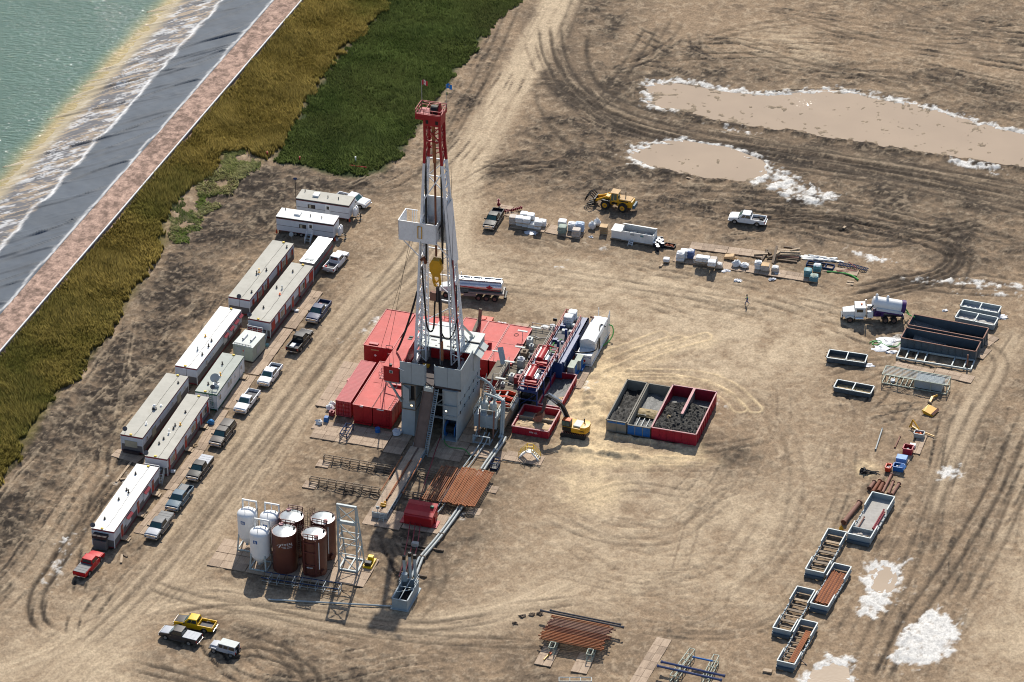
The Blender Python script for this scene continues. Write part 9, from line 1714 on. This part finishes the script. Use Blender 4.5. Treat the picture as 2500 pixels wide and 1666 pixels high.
for i in range(5):
    x = lx*i/4
    for y in (0,ly): kbeam('post','frame_green',o,(x,y,.15),(x,y,1.75),.1)
for i in range(1,7): kbeam('top_bar','galv_frame',o,(0,ly*i/7,1.78),(lx,ly*i/7,1.78),.06)
kbox('tank','bin_grey',o,lx*.5,lx*.92,.2,ly-.15,.25,1.55,bevel=.05)
for i in range(6): kbeam('floor_bar','frame_green',o,(lx*.08+i*lx*.07,0,.2),(lx*.08+i*lx*.07,ly,.2),.12)
kbox('white_cover','bag_white',o,lx*.12,lx*.18,.5,1.3,.25,.5)
mb = MB(); pts = [(660,640),(700,620),(770,615),(790,640),(740,665),(690,655),(720,630),(780,640),(860,675),(960,680),(1005,640)]; mb.tube([V((*p,.12)) for p in smooth_line(W2('b8',pts),6)],.09,7); o = mb.build('green_hose','hose_green',smooth=True); tag(o,'coiled green hose left of the near slate tank','hose')
o = ktube('suction_hose','hose_green',None,[at('b8',1060,285,1.0),at('b8',1110,320,1.4),at('b8',1165,345,1.95)],.08,7,smooth=True); tag(o,'short green hose from the vacuum truck into the far slate tank','hose')
# yellow blade, orange frame, mats with boxes
o = thing('loader_bucket','yellow toothed bucket lying on the dirt at the right','bucket',at('c1',1262,225),R(55)); kprism('shell','yellow_machine',o,[(-.9,.0),(.7,.05),(.9,.5),(.6,.6),(-.7,.35)],-1.0,1.0,'x'); kprism('inside','pipe_brown',o,[(-1.0,.3),(-.6,.3),(-.7,.6)],-1.0,1.0,'x')
for i in range(7): kbox('tooth','yellow_bright',o,-.95+i*.29,-.8+i*.29,.6,1.0,.35,.6)
o = thing('excavator_attachment','yellow bent steel arm above the bucket','arm',at('c1',1282,110),R(60)); mb = MB(); mb.beam((-1.1,0,.2),(.3,.2,.4),.35,.3); mb.beam((.3,.2,.4),(1.3,-.2,.3),.2,.25); mb.build('arm','yellow_machine',o); kcyl('pin','frame_rust',o,(-1.1,-.3,.2),(-1.1,.3,.2),.2,8)
o = thing('orange_stand','orange folded steel frame at the head of the mat','frame',at('c1',1115,390),R(-30)); mb = MB(); mb.beam((-.9,.4,.2),(-.7,.5,1.3),.16); mb.beam((-.7,.5,1.3),(.9,-.3,.3),.16); mb.beam((-.9,.4,.2),(.9,-.3,.2),.2); mb.beam((-.9,-.3,.3),(-.7,.5,1.3),.14); mb.build('frame','yellow_machine',o); kbeam('pole','yellow_machine',o,(.6,-.2,.3),(3.4,-.5,.2),.14)
xmat('c1',(1070,610),(1160,625),(1180,440),'wooden mat under the grey and red boxes'); xmat('c1',(880,810),(960,830),(1060,625),'wooden mat under the blue and orange boxes')
for x,y,sx,sy,h,m_,lab,op in ((1152,455,1.5,1.1,.7,'steel_grey','grey open box with orange parts on the mat',True),(1045,610,1.4,1.4,1.0,'bin_red','dark red open box on the mat',True),(1090,555,.9,.7,.5,'bag_white','white carton behind the red box',False),(985,690,1.6,1.3,.8,'bin_blue2' if 'bin_blue2' in M else 'sign_sky','blue lidded box on the mat, farther half',False),(955,775,1.6,1.2,.8,'bin_blue','blue open tool box, nearer half with parts',True),(858,775,.8,1.3,.7,'orange_red','orange red open box beside the blue tool box',True)):
    o = thing('tool_box',lab,'box',at('c1',x,y,.12),R(-18),'boxes on the right mats'); 
    if op:
        open_bin(o,-sx/2,sx/2,-sy/2,sy/2,h,m_,.06,m_,False,.05,'black'); kblob('parts','orange' if 'orange parts' in lab else ('bag_white' if 'blue' in lab or 'red open' in lab else 'cardboard'),o,(0,0,.35),sx*.38,sy*.38,.3,10,6,.4,int(x),-.2)
    else: kbox('box',m_,o,-sx/2,sx/2,-sy/2,sy/2,.05,h,bevel=.04)
    if 'blue open' in lab: mb = MB(); mb.add([(.1,-.6,.8),(1.0,-.9,.75),(1.25,-.2,1.1),(.35,.2,1.15)],[(0,1,2,3)]); mb.build('lid','bin_blue',o)
for k_,(a,b,r_,m_,lab) in enumerate((((735,580),(800,380),.16,'pipe_grey','grey pipe lying alone left of the mat'),((920,560),(970,455),.14,'pipe_brown','brown pipe lying close to the mat'),((675,955),(725,890),.35,'pipe_brown','wide rusty pipe, leftmost of the cluster above the big basket'),((705,990),(778,880),.33,'pipe_rust_dark','wide rusty pipe, second from the left in the cluster'),((760,985),(808,900),.36,'pipe_rust_dark','wide rusty pipe, third from the left in the cluster'),((800,995),(888,815),.25,'pipe_brown','long brown pipe reaching up to the boxes'),((855,1005),(905,885),.24,'pipe_brown','brown pipe with grey end in the cluster'),((890,1015),(962,905),.28,'pipe_brown','brown pipe, rightmost of the cluster'),((430,1280),(585,1085),.42,'pipe_brown','large brown casing pipe left of the big basket'))): pipe(at('c1',*a,r_),at('c1',*b,r_),r_/1.35 if r_ < .2 else r_*.85,m_,lab,'loose pipes at the right',12)
o = thing('cable_tangle','black tangle of cables on a pale sand spill','cables',at('c1',640,805)); rnd = random.Random(4)
for i in range(9): a = rnd.uniform(0,6.28); ktube('cable','hose_black',o,[V((-.3+rnd.uniform(-.4,.4),rnd.uniform(-.5,.9),.1+rnd.uniform(0,.6))),V((.2,rnd.uniform(-.5,.5),.35)),V((rnd.uniform(.5,1.4),rnd.uniform(-.6,.4),.1)),V((rnd.uniform(1.2,2.2),rnd.uniform(-.7,.5),.08))],.07,5)
kblob('hub','black',o,(-.4,.2,.3),.45,.7,.4,9,6,.4,8,-.25)
o = klathe('yellow_stand','yellow_machine',None,[(.4,0),(.3,.3),(.05,.7),(0,.72)],5); tag(o,'yellow spiky stand at the corner of the basket','stand',loc=at('c1',405,1345))
def basket(k, nl, nr, fl, label, load, H=1.15):
    o_, rz, wd, ln = fit(k,nl,nr,fl,H); o = thing('pipe_basket',label,'basket',o_,rz,'grey pipe baskets')
    for y in (0,ln-.1): kbox('end_wall','bin_grey',o,0,wd,y,y+.1,.25,H); kbeam('end_rail','galv_frame',o,(-.05,y+.05,H+.05),(wd+.05,y+.05,H+.05),.18,.1)
    for x in (0,wd):
        for y0_,y1_ in ((.1,ln*.3),(ln*.68,ln-.1)): kbeam('side_rail','galv_frame',o,(x,y0_,H+.05),(x,y1_,H+.05),.16,.1); kbox('side_panel','bin_grey',o,x-.03,x+.03,y0_,y1_,.3,H-.05)
        kbeam('base_beam','bin_grey',o,(x,0,.42),(x,ln,.42),.14,.34)
        for i in range(9): y = ln*(i+.5)/9; kcyl('lug','galv_frame',o,(x-.12,y,.62),(x+.12,y,.62),.13,8)
    for i in range(8): y = ln*(i+.5)/8; kbeam('floor_bar','frame_rust' if i % 3 else 'plank',o,(0,y,.35),(wd,y,.35),.22 if load != 'rungs' or i % 2 else .5,.14)
    kbox('step','tank_slate',o,.0,wd,-.45,-.05,.1,.5); mb = MB(); mb.beam((.2,-.4,.08),(.2,ln,.08),.2,.14); mb.beam((wd-.2,-.4,.08),(wd-.2,ln,.08),.2,.14); mb.build('skid','tank_slate',o)
    return o_, rz, wd, ln
def bl(fr, x, y, z): return fr[0]+Matrix.Rotation(fr[1],3,'Z')@V((x,y,0))+V((0,0,z))
f1 = basket('c1',(465,1385),(682,1435),(702,985),'large grey pipe basket with mixed steel inside','mixed',1.3); f2 = basket('c2',(437,530),(607,568),(645,152),'grey pipe basket with bare rungs, farther of two','rungs'); f3 = basket('c2',(482,842),(640,882),(690,468),'grey pipe basket filled with orange rusty pipes','full'); f4 = basket('c2',(137,1068),(302,1106),(366,685),'grey pipe basket with bare rungs, nearer of two','rungs'); f5 = basket('c2',(177,1372),(337,1408),(397,988),'grey pipe basket with pipes on its right side','half')
for i in range(15):
    x = .15+i*(f3[2]-.3)/14
    for z in (.55,.68): pipe(bl(f3,x,f3[3]*.12+random.uniform(-.2,.2),z),bl(f3,x,f3[3]*.86+random.uniform(-.3,.3),z),.085,'pipe_rust' if (i+int(z*10)) % 3 else 'pipe_rust_dark','orange rusty pipe packed in the full grey basket','pipes filling the grey basket')
for i in range(5): x = f5[2]*.55+i*.17; pipe(bl(f5,x,f5[3]*.1,.62),bl(f5,x,f5[3]*.84,.62),.085,'pipe_rust','orange rusty pipe along the right side of the nearest basket','pipes in the nearest basket')
for x,y0_,y1_,m_ in ((f1[2]*.8,.3,.75,'pipe_red'),(f1[2]*.88,.28,.7,'pipe_red'),(f1[2]*.2,.25,.5,'pipe_brown')): pipe(bl(f1,x,f1[3]*y0_,.7),bl(f1,x,f1[3]*y1_,.7),.11,m_,'dark red pipe in the large basket' if m_ == 'pipe_red' else 'brown pipe in the large basket','pipes in the large basket')
o = kbox('divider_plate','bin_grey',None,0,f1[2]-.1,0,.1,.4,1.1); tag(o,'grey divider plate in the large basket','plate',loc=bl(f1,.05,f1[3]*.2,0),rz=f1[1])
o = kbox('floor_sheet','concrete',None,.05,f1[2]-.05,.1,f1[3]-.1,.42,.46); tag(o,'dull floor sheet inside the large basket','sheet',loc=bl(f1,0,0,0),rz=f1[1])
for i,(fx,fy) in enumerate(((.45,.1),(.8,.08))): o = kblob('steel_part','bag_tan' if i == 0 else 'frame_rust',None,(0,0,.7),.4,.4,.3,9,6,.3,i,smooth=True); tag(o,['pale lump in the near end of the large basket','rusty lump in the near end of the large basket'][i],'part',loc=bl(f1,f1[2]*fx,f1[3]*fy,0))
mb = MB(); p,q = at('c2',50,1455,.15),at('c2',130,1470,.15); mb.beam(V((0,0,0)),q-p,.7,.25); o = mb.build('loose_board','plank'); tag(o,'small pale board left of the nearest basket','board',loc=p)
mb = MB(); p,q = at('c2',360,1330,.6),at('c2',450,1410,.1); mb.cyl(V((0,0,0)),q-p,.06,6); o = mb.build('steel_bar','pipe_dark'); tag(o,'thin dark bar leaning out of the nearest basket','bar',loc=p)
# ------------------------------------------------------------------ bottom: rusty pipe pile on racks, mats and frames
PR = ang(at('c3',300,420,1.4),at('c3',860,525,1.4)); uu = V((math.cos(PR),math.sin(PR),0)); p0 = at('c3',255,425,1.4); p1 = at('c3',395,215,1.4); Lp = (at('c3',860,525,1.4)-at('c3',280,425,1.4)).length; rnd = random.Random(5)
for i in range(34):
    t = i/33; a = p0.lerp(p1,t)+uu*rnd.uniform(-.25,.35); m_ = 'pipe_rust' if (t < .35 or t > .93) else ('pipe_rust_dark' if t < .6 else 'pipe_brown'); a.z = 1.38+.12*(i % 2); pipe(a,a+uu*(Lp+rnd.uniform(-.3,.5)),.09,m_,'rusty pipe in the bottom pile, %s part'%('front orange' if t < .35 else 'middle brown' if t < .93 else 'rearmost'),'pipes in the bottom pile, %s'%('front' if t < .35 else 'middle' if t < .93 else 'rear'))
pipe(at('c3',270,160,1.5),at('c3',1072,322,1.5),.15,'pipe_dark','dark steel pipe behind the bottom pile, nearer of two','dark pipes behind the pile'); pipe(at('c3',362,158,1.5),at('c3',1045,296,1.5),.13,'pipe_dark','dark steel pipe behind the bottom pile, farther of two','dark pipes behind the pile')
def trestle(k, near, far, label, h=1.25, wd=.75, mat='frame_green'):
    p,q = at(k,*near,0),at(k,*far,0); d = q-p; ln_ = d.length; o = thing('trestle_rack',label,'rack',(p.x,p.y,.14),ang(p,q)-math.pi/2,'green grey trestle racks'); n_ = max(2,int(ln_/1.3))
    for x in (-wd/2,wd/2):
        for z in (.05,h-.05): kbeam('rail',mat,o,(x,0,z),(x,ln_,z),.1)
    for i in range(n_+1):
        y = ln_*i/n_; mb = MB(); mb.beam((-wd/2,y,.05),(-wd/2,y,h),.09); mb.beam((wd/2,y,.05),(wd/2,y,h),.09); mb.beam((-wd/2,y,h-.05),(wd/2,y,h-.05),.09); mb.beam((-wd/2,y,.05),(wd/2,y,.05),.09); mb.build('hoop',mat,o)
    return o
trestle('c3',(375,590),(480,330),'trestle rack under the left end of the rusty pile'); trestle('c3',(735,655),(840,395),'trestle rack under the right end of the rusty pile'); trestle('c3',(1535,860),(1725,600),'trestle rack left under the blue pipes'); trestle('c3',(1840,880),(1955,660),'trestle rack right under the blue pipes')
for nl,nr,fl,lab in (((210,668),(370,695),(285,540),'pad with yellow wrench before the rusty pile'),((560,740),(715,765),(635,600),'pad before the right end of the rusty pile')):
    o_,rz,wd,ln = fit('c3',nl,nr,fl,.14); c = o_+Matrix.Rotation(rz,3,'Z')@V((wd/2,ln/2+.6,0)); mat_grid(-wd/2,wd/2,-ln/2-.6,ln/2+.6,lab,at_frame=((c.x,c.y,.02),rz),group='pads under the trestle racks')
o_,rz,wd,ln = fit('c3',(1118,847),(1302,847),(1385,410),.14); rz = ang(at('c3',1118,847,.14),at('c3',1385,410,.14))-math.pi/2
pA,pB,pC = at('c3',1030,1000,.14),at('c3',1535,437,.14),at('c3',1385,410,.14); wd = (pB-pC).length*.97; ln = (pC-pA).length; c = (pA+pC)/2+V((math.cos(rz),math.sin(rz),0))*wd/2; mat_grid(-wd/2,wd/2,-ln/2,ln/2,'long pale framed mat at the bottom edge',at_frame=((c.x,c.y,.02),rz),group='pads under the trestle racks')
o = thing('pipe_wrench','yellow wrench lying on the pad','wrench',at('c3',335,605,.2),R(60)); kbeam('handle','yellow_machine',o,(-.9,0,.1),(.6,0,.1),.14); ktube('jaw','orange',o,[(.6,-.15,.1),(.95,-.2,.1),(1.1,.1,.1),(.8,.25,.1)],.09,6)
pipe(at('c3',1390,690,1.5),at('c3',2010,828,1.5),.17,'pipe_blue' if 'pipe_blue' in M else 'tank_slate','shiny dark blue pipe on the trestles, nearer of two','dark blue pipes'); pipe(at('c3',1425,650,1.5),at('c3',2040,788,1.5),.17,'pipe_blue' if 'pipe_blue' in M else 'tank_slate','shiny dark blue pipe on the trestles, farther of two','dark blue pipes'); pipe(at('c3',1730,605,1.4),at('c3',1920,645,1.4),.13,'bin_blue','short bright blue pipe between the trestles','short blue pipe')
trestle('c3',(450,880),(760,880),'steel rack cut by the bottom edge of the picture',1.0,.9,'steel_grey')
for i,(x,y) in enumerate(((270,200),(195,205),(100,220),(30,290))): o = kblob('mud_clod','timber_dark',None,(0,0,.1),.5,.35,.25,8,5,.5,i+5,-.05); tag(o,'dark mud clod left of the rusty pile, %s from the right'%ORD[i],'clod','mud clods',loc=at('c3',x,y))
# markers at the grass edge
for i,(x,y,m_,h) in enumerate(((1462,860,'lettering_red',.9),(1640,890,'lettering_red',1.0),(1945,890,'white_clean',1.0),(1383,828,'white_clean',.3))):
    o = thing('marker_post',['red marker post at the corner of the green grass','red marker post along the green grass edge','white marker post in the green grass','white marker block in the golden grass edge'][i],'post',at('c5',x,y)); kcyl('post',m_,o,(0,0,0),(0,0,h),.12,8); kcyl('cap',m_,o,(0,0,h),(0,0,h+.12),.15,8)
mb = MB(); p,q = at('c5',1912,905,.3),at('c5',2005,917,.3); mb.cyl(V((0,0,0)),q-p,.12,8); o = mb.build('red_barrier','lettering_red',smooth=True); tag(o,'long red pipe barrier at the edge of the green grass','barrier',loc=p)
o = thing('light_plant','thin sign pole behind the farther office trailer','pole',at('b1',520,470)); kcyl('pole','black',o,(0,0,0),(0,0,5.2),.05,6); kblob('sign','car_blue',o,(0,0,5.3),.35,.1,.25,10,6)
